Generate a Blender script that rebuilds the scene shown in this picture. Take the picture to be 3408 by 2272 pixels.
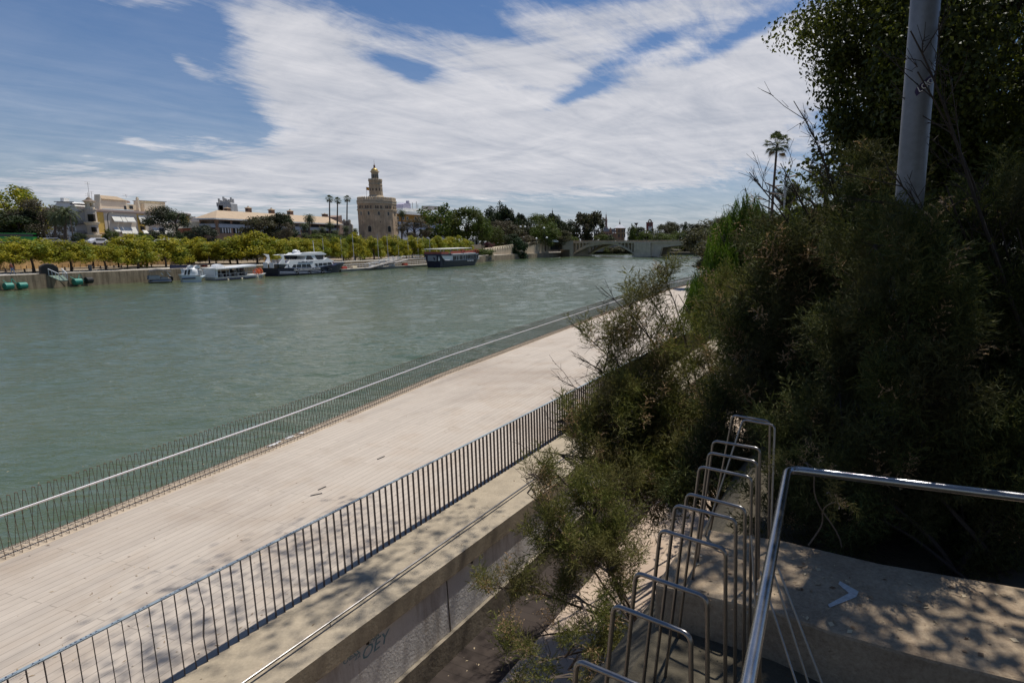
import bpy, math, random
import numpy as np
from mathutils import Vector
R=math.radians
rng=np.random.default_rng(7); random.seed(7)
for o in list(bpy.data.objects): bpy.data.objects.remove(o)
sc=bpy.context.scene
# ------------------------------------------------------------------ camera
EYE=6.5; FP=1936.; CX,CY=2050.,1136.; PITCH=9.504
cam=bpy.data.cameras.new('camera'); co=bpy.data.objects.new('camera',cam); sc.collection.objects.link(co)
cam.sensor_width=36; cam.lens=36*FP/3408; cam.shift_x=(1704-CX)/3408; cam.clip_start=.05; cam.clip_end=20000
co.location=(0,0,EYE); co.rotation_euler=(R(90-PITCH),0,0); sc.camera=co
# ------------------------------------------------------------------ light
SUN_AZ,SUN_EL=37.,68.
w=bpy.data.worlds.new('World'); sc.world=w; w.use_nodes=True
sl=bpy.data.lights.new('sun','SUN'); sl.energy=4.0; sl.angle=R(.5); sl.color=(1,.955,.88)
so=bpy.data.objects.new('sun',sl); sc.collection.objects.link(so)
sd=Vector((math.sin(R(SUN_AZ))*math.cos(R(SUN_EL)),math.cos(R(SUN_AZ))*math.cos(R(SUN_EL)),math.sin(R(SUN_EL))))
so.rotation_euler=sd.to_track_quat('Z','Y').to_euler(); so.location=(0,0,60)
sc.view_settings.view_transform='Standard'; sc.view_settings.look='None'; sc.view_settings.exposure=.12; sc.view_settings.gamma=1
sc.cycles.max_bounces=6; sc.cycles.transparent_max_bounces=6; sc.cycles.diffuse_bounces=3
# rays of the photograph's pixels (3408 wide) into the world, to lay things out where they stand
cp,sp=math.cos(R(PITCH)),math.sin(R(PITCH))
def ray(px,py):
    x,y=(px-CX)/FP,(py-CY)/FP
    return np.array([x,cp-y*sp,-sp-y*cp])
EY=np.array([0,0,EYE])
def U(px,py,z): r=ray(px,py); return EY+r*((z-EYE)/r[2])
def D(px,py,d): r=ray(px,py); return EY+r*(d/r[1])
# ------------------------------------------------------------------ sky
def build_sky():
    nt=w.node_tree; N=nt.nodes; L=nt.links; N.clear()
    def n(t,**k):
        x=N.new(t)
        for a,b in k.items(): setattr(x,a,b)
        return x
    def m(op,a,b=None,c=None,clamp=False):
        x=n('ShaderNodeMath',operation=op,use_clamp=clamp)
        for i,v in enumerate((a,b,c)):
            if v is None: continue
            if isinstance(v,(int,float)): x.inputs[i].default_value=v
            else: L.new(v,x.inputs[i])
        return x.outputs[0]
    tc=n('ShaderNodeTexCoord'); sx=n('ShaderNodeSeparateXYZ'); L.new(tc.outputs['Generated'],sx.inputs[0])
    X,Y,Z=sx.outputs
    yc=m('MAXIMUM',Y,.12); A=m('DIVIDE',X,yc); B=m('DIVIDE',Z,yc)
    sky=n('ShaderNodeTexSky',sky_type='NISHITA',sun_disc=False,sun_elevation=R(SUN_EL),sun_rotation=R(SUN_AZ),altitude=50,air_density=1.15,dust_density=.7,ozone_density=1.6)
    # cloud-plane coordinates: streaks run across the sky with perspective
    zc=m('ADD',m('MAXIMUM',Z,0.0),.10); P=m('DIVIDE',X,zc); Q=m('DIVIDE',Y,zc)
    def noise(ang,sa,sb,scale,det,rough,dist,off=0.):
        ca,sn=math.cos(R(ang)),math.sin(R(ang))
        a=m('MULTIPLY',m('ADD',m('MULTIPLY',P,ca),m('MULTIPLY',Q,sn)),sa)
        b=m('MULTIPLY',m('ADD',m('MULTIPLY',P,-sn),m('MULTIPLY',Q,ca)),sb)
        c=n('ShaderNodeCombineXYZ'); L.new(a,c.inputs[0]); L.new(b,c.inputs[1]); c.inputs[2].default_value=off
        t=n('ShaderNodeTexNoise'); t.inputs['Scale'].default_value=scale; t.inputs['Detail'].default_value=det
        t.inputs['Roughness'].default_value=rough; t.inputs['Distortion'].default_value=dist
        L.new(c.outputs[0],t.inputs['Vector']); return t.outputs['Fac']
    n1=noise(30,.65,1.6,.62,9,.60,1.1,3.1)
    n2=noise(50,.9,2.2,2.1,8,.68,.5,8.7)
    n3=noise(10,1,1,.5,3,.5,0,1.7)
    acc=None
    def blob(px,py,rx,ry,ang,amp):
        nonlocal acc
        r0=ray(px,py); a0,b0=r0[0]/r0[1],r0[2]/r0[1]; k=1.02/FP
        ca,sn=math.cos(R(ang)),math.sin(R(ang))
        da=m('SUBTRACT',A,a0); db=m('SUBTRACT',B,b0)
        u=m('MULTIPLY',m('ADD',m('MULTIPLY',da,ca),m('MULTIPLY',db,sn)),1/(rx*k))
        v=m('MULTIPLY',m('ADD',m('MULTIPLY',da,-sn),m('MULTIPLY',db,ca)),1/(ry*k))
        q=m('ADD',m('MULTIPLY',u,u),m('MULTIPLY',v,v))
        e=m('MULTIPLY',m('POWER',2.718,m('MULTIPLY',q,-1.)),amp)
        acc=e if acc is None else m('ADD',acc,e)
    for b in BLOBS: blob(*b)
    n4=noise(-18,.8,1.7,1.1,8,.62,1.2,21.4)
    d=m('ADD',m('ADD',m('MULTIPLY',acc,.72),m('MULTIPLY',m('SUBTRACT',n1,.5),1.9)),m('MULTIPLY',m('SUBTRACT',n2,.5),1.0))
    n5=noise(62,1.3,3.4,3.3,7,.7,.8,40.2)
    d=m('ADD',m('ADD',d,m('MULTIPLY',m('SUBTRACT',n4,.5),1.2)),m('MULTIPLY',m('SUBTRACT',n5,.5),.8))
    ramp=n('ShaderNodeMapRange',interpolation_type='SMOOTHSTEP'); L.new(d,ramp.inputs[0])
    ramp.inputs[1].default_value=.0; ramp.inputs[2].default_value=.95; ramp.inputs[3].default_value=0; ramp.inputs[4].default_value=.95
    # thin veil near the horizon
    hz=m('MULTIPLY',m('POWER',2.718,m('MULTIPLY',m('MAXIMUM',Z,0.),-8.)),.85)
    hz=m('MULTIPLY',hz,m('ADD',.6,m('MULTIPLY',n2,.8)))
    dens=m('MAXIMUM',ramp.outputs[0],hz)
    cr=n('ShaderNodeMix',data_type='RGBA'); L.new(m('MULTIPLY_ADD',m('ADD',n2,n4),1.25,-.72,clamp=True),cr.inputs[0])
    cr.inputs[6].default_value=(.36,.39,.46,1); cr.inputs[7].default_value=(.72,.71,.735,1)
    vm=n('ShaderNodeVectorMath',operation='MULTIPLY'); L.new(sky.outputs[0],vm.inputs[0]); vm.inputs[1].default_value=(.031,.047,.068)
    mx=n('ShaderNodeMix',data_type='RGBA'); L.new(dens,mx.inputs[0]); L.new(vm.outputs[0],mx.inputs[6]); L.new(cr.outputs[2],mx.inputs[7])
    bg=n('ShaderNodeBackground'); L.new(mx.outputs[2],bg.inputs[0]); bg.inputs[1].default_value=1.
    out=n('ShaderNodeOutputWorld'); L.new(bg.outputs[0],out.inputs[0])
BLOBS=[(980,170,330,150,-28,1.25),(1250,380,420,190,-12,1.15),(1700,420,620,160,8,1.15),(2250,400,620,190,20,1.2),(2650,230,420,170,28,1.1),(1000,560,420,100,4,1.0),(1750,170,330,90,-10,.85),(2250,40,420,60,14,.8),(1900,70,260,50,10,.7),
 (1900,600,900,60,4,.55),(500,600,620,70,2,.75),(150,640,500,60,0,.6),(620,215,80,26,-35,.75),(470,480,110,20,-18,.6),(150,490,130,26,-8,.6),(420,15,110,30,8,.6),(280,290,60,20,20,.35),
 (1330,225,120,26,-16,-.95),(1390,250,60,30,30,-.5),(1900,325,150,26,24,-1.0),(2010,285,120,30,10,-.6),(1480,60,290,30,-14,-1.0),(2480,110,260,30,27,-.95),(2080,190,180,26,24,-.8),(2300,660,560,46,5,-.35),(800,430,110,50,-20,-.9),(300,250,480,170,0,-.6),(1850,640,250,26,3,-.5),(700,60,90,70,-30,-.7)]
build_sky()
# ------------------------------------------------------------------ helpers
C=sc.collection
OFF={}
class MB:
    """collects shapes; build() links them as one mesh object"""
    def __init__(s): s.v=[]; s.f=[]; s.mi=[]; s.m=0
    def add(s,vs,fs):
        b=len(s.v); s.v+= [tuple(map(float,p)) for p in vs]; s.f+=[tuple(i+b for i in f) for f in fs]; s.mi+=[s.m]*len(fs); return s
    def box(s,c,size,rz=0,rx=0,ry=0):
        x,y,z=[q/2 for q in size]; P=np.array([(a*x,b*y,d*z) for a in(-1,1) for b in(-1,1) for d in(-1,1)])
        if rx: c_,s_=math.cos(rx),math.sin(rx); P=P@np.array([[1,0,0],[0,c_,s_],[0,-s_,c_]])
        if ry: c_,s_=math.cos(ry),math.sin(ry); P=P@np.array([[c_,0,-s_],[0,1,0],[s_,0,c_]])
        if rz: c_,s_=math.cos(rz),math.sin(rz); P=P@np.array([[c_,s_,0],[-s_,c_,0],[0,0,1]])
        return s.add(P+np.array(c),[(0,1,3,2),(4,6,7,5),(0,4,5,1),(2,3,7,6),(0,2,6,4),(1,5,7,3)])
    def prism(s,poly,z0,z1):
        n=len(poly); ar=sum(poly[i][0]*poly[(i+1)%n][1]-poly[(i+1)%n][0]*poly[i][1] for i in range(n))
        if ar<0: poly=poly[::-1]
        return s.add([(p[0],p[1],z0) for p in poly]+[(p[0],p[1],z1) for p in poly],[tuple(range(n))[::-1],tuple(range(n,2*n))]+[(i,(i+1)%n,n+(i+1)%n,n+i) for i in range(n)])
    def loft(s,rings,cap=True,closed=True):
        n=len(rings[0]); vs=[p for r in rings for p in r]; fs=[]
        for k in range(len(rings)-1):
            for i in range(n if closed else n-1): fs.append((k*n+i,k*n+(i+1)%n,(k+1)*n+(i+1)%n,(k+1)*n+i))
        if cap: fs.append(tuple(range(n))[::-1]); fs.append(tuple((len(rings)-1)*n+i for i in range(n)))
        return s.add(vs,fs)
    def tube(s,pts,r,n=6,cap=True):
        pts=[np.array(p,float) for p in pts]; rs=r if hasattr(r,'__len__') else [r]*len(pts); rings=[]; up=None
        for i,p in enumerate(pts):
            t=pts[min(i+1,len(pts)-1)]-pts[max(i-1,0)]; t/=np.linalg.norm(t)+1e-9
            if up is None: up=np.array([0,0,1.]) if abs(t[2])<.9 else np.array([1.,0,0])
            a=np.cross(t,up); a/=np.linalg.norm(a)+1e-9; b=np.cross(a,t); up=b
            rings.append([p+rs[i]*(math.cos(q)*a+math.sin(q)*b) for q in [2*math.pi*k/n for k in range(n)]])
        return s.loft(rings,cap)
    def lathe(s,prof,c=(0,0,0),n=12,rot=0,cap=True):
        return s.loft([[(c[0]+r*math.cos(rot+2*math.pi*k/n),c[1]+r*math.sin(rot+2*math.pi*k/n),c[2]+z) for k in range(n)] for r,z in prof],cap)
    def build(s,name,mat,parent=None,smooth=False,world=True,bev=0,label=None,kind=None):
        off=OFF.get(parent.name,(0,0,0)) if (parent is not None and world) else (0,0,0)
        me=bpy.data.meshes.new(name); me.from_pydata([(a-off[0],b-off[1],c-off[2]) for a,b,c in s.v],[],s.f)
        for q in (mat if isinstance(mat,(list,tuple)) else [mat]): me.materials.append(q)
        if max(s.mi or [0]): me.polygons.foreach_set('material_index',s.mi)
        if smooth:
            me.polygons.foreach_set('use_smooth',[True]*len(s.f))
            try: me.set_sharp_from_angle(angle=R(40))
            except Exception: pass
        o=bpy.data.objects.new(name,me); C.objects.link(o)
        if parent is not None: o.parent=parent; OFF[o.name]=OFF.get(parent.name,(0,0,0))
        if bev:
            b=o.modifiers.new('bevel','BEVEL'); b.width=bev; b.segments=2; b.limit_method='ANGLE'
        if label: o['label']=label
        if kind: o['kind']=kind
        return o
def npmesh(name,V,F,mats,parent=None,mi=None):
    """V (n,3), F (m,k) arrays -> mesh object in the parent's space"""
    me=bpy.data.meshes.new(name); k=F.shape[1]
    me.vertices.add(len(V)); me.vertices.foreach_set('co',V.astype(np.float32).ravel())
    me.loops.add(F.size); me.loops.foreach_set('vertex_index',F.astype(np.int32).ravel())
    me.polygons.add(len(F)); me.polygons.foreach_set('loop_start',np.arange(0,F.size,k,dtype=np.int32))
    for q in mats: me.materials.append(q)
    if mi is not None: me.polygons.foreach_set('material_index',mi.astype(np.int32))
    me.update(calc_edges=True)
    o=bpy.data.objects.new(name,me); C.objects.link(o)
    if parent is not None: o.parent=parent
    return o
def tag(o,label,cat,group=None):
    o['label']=label; o['category']=cat
    if group: o['group']=group
    return o
def thing(name,label,cat,loc=(0,0,0),group=None,rz=0):
    loc=tuple(map(float,loc)); loc=loc if len(loc)==3 else loc+(2.1,)
    o=bpy.data.objects.new(name,None); C.objects.link(o); o.location=loc; o.rotation_euler=(0,0,rz); o.empty_display_size=.2
    OFF[o.name]=loc; return tag(o,label,cat,group)
def struct(o): o['kind']='structure'; return o
def copy_tree(o,parent=None):
    c=o.copy(); C.objects.link(c)
    if parent is not None: c.parent=parent
    for ch in list(o.children): copy_tree(ch,c)
    return c
class Plane:
    """vertical plane through two ground points; pixels of the photo land on it as (distance along, height)"""
    def __init__(s,a,b):
        s.a=np.array([a[0],a[1],0.]); e=np.array([b[0]-a[0],b[1]-a[1],0.]); s.L=np.linalg.norm(e); s.e=e/s.L
        s.n=np.array([-s.e[1],s.e[0],0.])
        if s.n@(s.a-np.array([0,0,0]))<0: s.n=-s.n        # points away from the viewer
    def sz(s,px,py):
        r=ray(px,py); t=(s.n@s.a)/(s.n@r); p=EY+r*t; return (p-s.a)@s.e,p[2]
    def pt(s,u,z,o=0.): p=s.a+s.e*u+s.n*o; return (p[0],p[1],z)
    def ext(s,mb,pts,t0,t1,px=True):
        q=[s.sz(*p) if px else p for p in pts]; n=len(q)
        ar=sum(q[i][0]*q[(i+1)%n][1]-q[(i+1)%n][0]*q[i][1] for i in range(n))
        if ar<0: q=q[::-1]
        vs=[s.pt(u,z,t0) for u,z in q]+[s.pt(u,z,t1) for u,z in q]
        fs=[tuple(range(n)),tuple(range(n,2*n))[::-1]]+[((i+1)%n,i,n+i,n+(i+1)%n) for i in range(n)]
        if np.cross(s.e,[0,0,1])@s.n>0: fs=[f[::-1] for f in fs]
        return mb.add(vs,fs)
    def rect(s,mb,u0,u1,z0,z1,t0,t1): return s.ext(mb,[(u0,z0),(u1,z0),(u1,z1),(u0,z1)],t0,t1,px=False)
    def prect(s,mb,x0,y0,x1,y1,t0,t1):
        a=s.sz(x0,y1); b=s.sz(x1,y0); return s.rect(mb,a[0],b[0],a[1],b[1],t0,t1)
# ------------------------------------------------------------------ materials
def nodes(name):
    m=bpy.data.materials.new(name); m.use_nodes=True; return m,m.node_tree.nodes,m.node_tree.links,m.node_tree.nodes['Principled BSDF']
def ramp2(N,L,fac,c1,c2,p0=.3,p1=.7):
    r=N.new('ShaderNodeValToRGB'); r.color_ramp.elements[0].position=p0; r.color_ramp.elements[1].position=p1
    r.color_ramp.elements[0].color=(*c1,1); r.color_ramp.elements[1].color=(*c2,1); L.new(fac,r.inputs[0]); return r.outputs[0]
def noise(N,L,scale,det=5,rough=.6,vec=None,stretch=None,dist=0):
    g=N.new('ShaderNodeNewGeometry'); t=N.new('ShaderNodeTexNoise'); t.inputs['Scale'].default_value=scale; t.inputs['Detail'].default_value=det; t.inputs['Roughness'].default_value=rough
    t.inputs['Distortion'].default_value=dist
    src=vec or g.outputs['Position']
    if stretch:
        mp=N.new('ShaderNodeMapping'); mp.inputs['Scale'].default_value=stretch; L.new(src,mp.inputs[0]); src=mp.outputs[0]
    L.new(src,t.inputs['Vector']); return t.outputs['Fac']
def bump(N,L,b,h,strength=.3,dist=.02):
    x=N.new('ShaderNodeBump'); x.inputs['Strength'].default_value=strength; x.inputs['Distance'].default_value=dist; L.new(h,x.inputs['Height']); L.new(x.outputs[0],b.inputs['Normal']); return x
def mixc(N,L,a,b,fac,mode='MIX'):
    m=N.new('ShaderNodeMix'); m.data_type='RGBA'; m.blend_type=mode
    for s_,v in ((0,fac),(6,a),(7,b)):
        if isinstance(v,(int,float)): m.inputs[s_].default_value=v
        elif isinstance(v,tuple): m.inputs[s_].default_value=(*v,1)
        else: L.new(v,m.inputs[s_])
    return m.outputs[2]
MATS={}
def pm(name,c,var=.25,scale=2.,rough=.8,metal=0,bmp=.15,bd=.02,streak=0,spec=None,c2=None):
    """procedural paint/stone: base colour varied by two noises, optional vertical streaks"""
    if name in MATS: return MATS[name]
    m,N,L,b=nodes(name); d=tuple(x*(1-var) for x in c) if c2 is None else c2; e=tuple(min(1,x*(1+var*.4)) for x in c)
    f=noise(N,L,scale,6,.65); col=ramp2(N,L,f,d,e,.25,.7)
    f2=noise(N,L,scale*9,3,.6); col=mixc(N,L,col,ramp2(N,L,f2,(.8,.8,.8),(1.1,1.1,1.1)),.6,'MULTIPLY')
    if streak:
        f3=noise(N,L,1.6,5,.7,stretch=(1.6,1.6,.12)); col=mixc(N,L,col,ramp2(N,L,f3,(.35,.31,.27),(1,1,1),.38,.6),streak,'MULTIPLY')
    L.new(col,b.inputs['Base Color']); b.inputs['Roughness'].default_value=rough; b.inputs['Metallic'].default_value=metal
    if spec is not None: b.inputs['Specular IOR Level'].default_value=spec
    if bmp: bump(N,L,b,f2,bmp,bd)
    MATS[name]=m; return m
def leafm(name,ca,cb,cc=None,trans=.35,rough=.6,scale=.5,spec=.25):
    """foliage: each leaf its own tint between ca and cb, clumps drift towards cc"""
    m,N,L,b=nodes(name); g=N.new('ShaderNodeNewGeometry')
    col=ramp2(N,L,g.outputs['Random Per Island'],ca,cb,0.,1.)
    if cc:
        f=noise(N,L,scale,3,.5); r=N.new('ShaderNodeMapRange'); L.new(f,r.inputs[0]); r.inputs[1].default_value=.42; r.inputs[2].default_value=.62
        col=mixc(N,L,col,cc,r.outputs[0])
    L.new(col,b.inputs['Base Color']); b.inputs['Roughness'].default_value=rough; b.inputs['Specular IOR Level'].default_value=spec
    t=N.new('ShaderNodeBsdfTranslucent'); L.new(mixc(N,L,col,(1.,1.,.35),.5,'MULTIPLY'),t.inputs[0])
    mx=N.new('ShaderNodeMixShader'); mx.inputs[0].default_value=trans
    L.new(b.outputs[0],mx.inputs[1]); L.new(t.outputs[0],mx.inputs[2]); L.new(mx.outputs[0],N['Material Output'].inputs[0]); MATS[name]=m; return m
def heading(p,ang,s): return np.array([p[0]+math.sin(R(ang))*s,p[1]+math.cos(R(ang))*s])
def mk_deck(name,c1,c2,ang,bw,bh,mortar=.02,dirt=.3):
    m,N,L,b=nodes(name); g=N.new('ShaderNodeNewGeometry'); mp=N.new('ShaderNodeMapping'); mp.inputs['Rotation'].default_value=(0,0,R(ang-90)); L.new(g.outputs['Position'],mp.inputs[0])
    t=N.new('ShaderNodeTexBrick'); L.new(mp.outputs[0],t.inputs['Vector']); t.inputs['Color1'].default_value=(*c1,1); t.inputs['Color2'].default_value=(*c2,1); t.inputs['Mortar'].default_value=tuple(x*.66 for x in c1)+(1,)
    t.inputs['Scale'].default_value=1; t.inputs['Brick Width'].default_value=bw; t.inputs['Row Height'].default_value=bh; t.inputs['Mortar Size'].default_value=mortar*bh; t.inputs['Bias'].default_value=0.; t.offset=.37; t.inputs['Mortar Smooth'].default_value=.3
    f=noise(N,L,.55,7,.7,vec=mp.outputs[0],stretch=(.25,2.2,1)); col=mixc(N,L,t.outputs['Color'],ramp2(N,L,f,(.70,.69,.70),(1.05,1.04,1.03),.28,.5),dirt*2,'MULTIPLY')
    f2=noise(N,L,14,4,.7,vec=mp.outputs[0],stretch=(.4,3,1)); col=mixc(N,L,col,ramp2(N,L,f2,(.8,.8,.8),(1.08,1.08,1.08)),.5,'MULTIPLY')
    f3=noise(N,L,1.3,3,.5); col=mixc(N,L,col,ramp2(N,L,f3,(.9,.85,.8),(1.,1.,1.),.35,.5),.5,'MULTIPLY')
    f4=noise(N,L,.22,5,.65,dist=.8); col=mixc(N,L,col,ramp2(N,L,f4,(.80,.77,.75),(1.03,1.03,1.03),.33,.52),.8,'MULTIPLY')
    f6=noise(N,L,2.1,3,.4,stretch=(1,1,1)); col=mixc(N,L,col,ramp2(N,L,f6,(.62,.58,.56),(1,1,1),.235,.27),.8,'MULTIPLY')
    L.new(col,b.inputs['Base Color']); b.inputs['Roughness'].default_value=.85; b.inputs['Specular IOR Level'].default_value=.25
    bump(N,L,b,t.outputs['Fac'],-.25,.01); return m
# ------------------------------------------------------------------ water and ground
def water_mat():
    m,N,L,b=nodes('river_water'); 
    f=noise(N,L,.035,4,.6,stretch=(1,.5,1)); col=ramp2(N,L,f,(.052,.088,.046),(.098,.116,.058),.3,.7)
    L.new(col,b.inputs['Base Color']); b.inputs['Roughness'].default_value=.08; b.inputs['IOR'].default_value=1.5
    a=noise(N,L,1.7,4,.62,stretch=(.75,1.6,1),dist=.6); c=noise(N,L,.45,4,.6,stretch=(.6,1.6,1),dist=.3); e=noise(N,L,9,2,.6,stretch=(.8,1.2,1)); pt=noise(N,L,.022,3,.5,stretch=(.6,1,1))
    def mt(op,x,y):
        q=N.new('ShaderNodeMath'); q.operation=op
        for i,v in enumerate((x,y)):
            if isinstance(v,(int,float)): q.inputs[i].default_value=v
            else: L.new(v,q.inputs[i])
        return q.outputs[0]
    h=mt('ADD',mt('MULTIPLY',a,.09),mt('ADD',mt('MULTIPLY',c,.10),mt('MULTIPLY',e,.010)))
    h=mt('MULTIPLY',h,mt('ADD',.55,mt('MULTIPLY',pt,.9)))
    x=N.new('ShaderNodeBump'); x.inputs['Strength'].default_value=1.; x.inputs['Distance'].default_value=1.; L.new(h,x.inputs['Height']); L.new(x.outputs[0],b.inputs['Normal'])
    return m
# the surface: real low waves where the river is seen, flat sheets around them
def wave_grid(x0,x1,y0,y1,st,lmin):
    nx,ny=int((x1-x0)/st)+1,int((y1-y0)/st)+1; X_,Y_=np.meshgrid(np.linspace(x0,x1,nx),np.linspace(y0,y1,ny)); Z_=np.zeros_like(X_); g=np.random.default_rng(5)
    patch=.75+.5*np.sin(X_*.045+1.3*np.sin(Y_*.031))*np.cos(Y_*.027+.6*np.sin(X_*.05))
    for k in range(46):
        lam=.45*1.055**k; th=g.normal()*.75+.15; ph=g.uniform(0,6.28); amp=.0038*lam**.9
        if lam<lmin: continue
        q=(X_*math.sin(th)+Y_*math.cos(th))*2*math.pi/lam+ph+.7*np.sin((X_*math.cos(th)-Y_*math.sin(th))*2*math.pi/(lam*g.uniform(3,6)))
        Z_+=amp*np.sin(q)
    ed=np.minimum(np.minimum(X_-x0,x1-X_),np.minimum(Y_-y0,y1-Y_)); Z_*=patch*np.clip(ed/1.5,0,1)
    V=np.stack([X_,Y_,Z_],2).reshape(-1,3); a=np.arange(nx*ny).reshape(ny,nx); F=np.stack([a[:-1,:-1],a[:-1,1:],a[1:,1:],a[1:,:-1]],2).reshape(-1,4); return V,F
P1=wave_grid(-50,10,0,45,.15,.45); P2=wave_grid(-130,60,45,345,.5,1.3)
fv=np.array([(-2500,-400,0),(2500,-400,0),(2500,0,0),(-2500,0,0),(-2500,0,0),(-50,0,0),(-50,45,0),(-2500,45,0),(10,0,0),(2500,0,0),(2500,45,0),(10,45,0),(-2500,45,0),(-130,45,0),(-130,345,0),(-2500,345,0),(60,45,0),(2500,45,0),(2500,345,0),(60,345,0),(-2500,345,0),(2500,345,0),(2500,5000,0),(-2500,5000,0)],float)
ff=np.arange(24).reshape(6,4); n1_,n2_=len(P1[0]),len(P2[0])
o=npmesh('river_water',np.concatenate([P1[0],P2[0],fv]),np.concatenate([P1[1],P2[1]+n1_,ff+n1_+n2_]),[water_mat()]); o.data.polygons.foreach_set('use_smooth',[True]*len(o.data.polygons)); struct(o)
M_conc=pm('aggregate_concrete',(.40,.33,.235),.28,3.,.9,0,.35,.01)
M_concd=pm('worn_concrete',(.33,.28,.21),.4,2.2,.9,0,.4,.015,streak=.35)
M_stone=pm('quay_stone',(.36,.28,.18),.45,.5,.9,0,.4,.05,streak=.75)
M_pale=pm('pale_ground',(.46,.42,.36),.2,.3,.9,0,.1)
M_soil=pm('dry_soil',(.085,.07,.045),.4,1.5,.95,0,.5,.05)
M_steel=pm('brushed_steel',(.27,.255,.245),.15,30,.3,1.,.05,.002)
M_dark=pm('weathered_dark_steel',(.075,.06,.055),.25,8,.6,.6,.1)
M_rust=pm('rusty_rod',(.16,.10,.065),.3,10,.7,.3,.1)
def offs(line,d):
    out=[]
    for i,p in enumerate(line):
        a=np.array(line[max(i-1,0)],float); b=np.array(line[min(i+1,len(line)-1)],float); t=b-a; t/=np.linalg.norm(t); out.append((p[0]+t[1]*d,p[1]-t[0]*d))
    return out
QE=[(-13.6,-8.),(-9.62,6.45),(-9.21,8.06),(-7.86,12.99),(-6.31,19.87),(5.02,58.3),(9.64,69.7),(17,86),(27,105)]
RH=22.6; RP=(-4.47,5.72)
rl=lambda s:tuple(heading(RP,RH,s))
OP=(-3.37,5.55); OH=24.2
ol=lambda s:tuple(heading(OP,OH,s))
QI=offs(QE,.48)
mb=MB(); mb.prism([p for p in QI]+[(60,118),rl(70),rl(40),rl(15),rl(0),rl(-16)],-2,2.0)
struct(mb.build('promenade_deck',mk_deck('deck_planks',(.485,.42,.35),(.45,.39,.325),17.5,2.6,.145,.05)))
mb=MB()
for i in range(len(QE)-1): mb.prism([QE[i],QE[i+1],QI[i+1],QI[i]],-2,1.994)
struct(mb.build('quay_edge_kerb',pm('kerb_concrete',(.50,.40,.29),.25,2.5,.9,0,.3,.01)))
mb=MB(); mb.prism([rl(-16),rl(40),rl(90),ol(90),ol(-16)],1.745,2.006)
struct(mb.build('ledge_slab',M_conc))
# retaining wall under the ledge
W1=[tuple(heading(p,OH+90,-.03)) for p in (ol(-16),ol(90))]
wall=thing('retaining_wall','long white rendered retaining wall with grey plinth below the promenade ledge','wall',(*ol(0),.5))
mb=MB(); mb.prism([W1[0],W1[1],tuple(heading(W1[1],OH-90,.5)),tuple(heading(W1[0],OH-90,.5))],.905,1.74)
mw,N,L,b=nodes('white_render')
f=noise(N,L,1.7,6,.7); f3=noise(N,L,1.5,6,.72,stretch=(1.3,1.3,.16)); f4=noise(N,L,26,2,.5)
c=mixc(N,L,ramp2(N,L,f,(.70,.67,.64),(.84,.81,.78)),ramp2(N,L,f3,(.42,.36,.30),(1,1,1),.33,.52),.8,'MULTIPLY'); c=mixc(N,L,c,ramp2(N,L,f4,(.3,.25,.2),(1,1,1),.24,.27),.6,'MULTIPLY')
L.new(c,b.inputs['Base Color']); b.inputs['Roughness'].default_value=.7; bump(N,L,b,f4,.5,.01)
mb.build('rendered_face',mw,wall)
mb=MB(); q=[tuple(heading(p,OH+90,.03)) for p in (ol(-16),ol(90))]; mb.prism([q[0],q[1],tuple(heading(q[1],OH-90,.5)),tuple(heading(q[0],OH-90,.5))],-.5,.9)
mb.build('plinth',M_concd,wall)
mb=MB()
for s_ in (2.35,8.2,14.5): 
    p=heading(ol(s_),OH+90,-.028); mb.box((p[0],p[1],1.32),(.006,.016,.84),rz=-R(OH),rx=R(2)) 
for s_ in (.9,2.9,4.0,5.3): 
    p=heading(ol(s_),OH+90,-.026); mb.lathe([(.022,-.02),(.022,.012)],(p[0],p[1],1.72),8)
mb.build('joint',pm('dark_joint',(.07,.055,.04),.3,8,.9),wall)
# lower path
mb=MB(); mb.prism([ol(-16),ol(90),tuple(heading(ol(90),OH+90,9)),tuple(heading(ol(-16),OH+90,9))],-2,.5)
struct(mb.build('lower_path',mk_deck('path_paving',(.50,.39,.29),(.45,.35,.27),OH,1.0,.5,.03,.2)))
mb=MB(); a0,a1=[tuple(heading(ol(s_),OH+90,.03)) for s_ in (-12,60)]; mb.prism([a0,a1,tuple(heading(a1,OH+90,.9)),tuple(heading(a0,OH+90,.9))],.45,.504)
struct(mb.build('dark_path_strip',mk_deck('dark_strip_paving',(.055,.042,.035),(.04,.03,.026),OH+90,.9,.16,.05,.2)))  # dark brown strip of the lower path along the foot of the plinth
# planted slope on the near bank
def side(x,y): # distance to the right of the ledge's outer line, and along it
    dx,dy=x-OP[0],y-OP[1]; return dx*math.cos(R(OH))-dy*math.sin(R(OH)), dx*math.sin(R(OH))+dy*math.cos(R(OH))
def hgt(x,y):
    t,s_=side(x,y); t0=2.3+.02*max(0,s_)
    k=min(1,max(0,(t-t0)/1.9)); z=.45+3.55*k*k*(3-2*k)+.35*math.sin(x*1.3+y*.7)*k*.3
    if t<t0-.1: z=-.5
    if t>6: z+=min(1.2,(t-6)*.06)
    return z
mb=MB(); vs=[]; fs=[]; ts=[2.1+.35*i for i in range(14)]+[7,8,10,13,18,30,60,150,600]; ss=[-3.6+.6*i for i in range(60)]+[40,50,65,80,100,140,200]
for s_ in ss:
    for t in ts:
        p=(OP[0]+math.sin(R(OH))*s_+math.cos(R(OH))*t, OP[1]+math.cos(R(OH))*s_-math.sin(R(OH))*t); vs.append((p[0],p[1],hgt(*p)))
n_=len(ts); fs=[(i*n_+j,i*n_+j+1,(i+1)*n_+j+1,(i+1)*n_+j) for i in range(len(ss)-1) for j in range(n_-1)]
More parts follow.
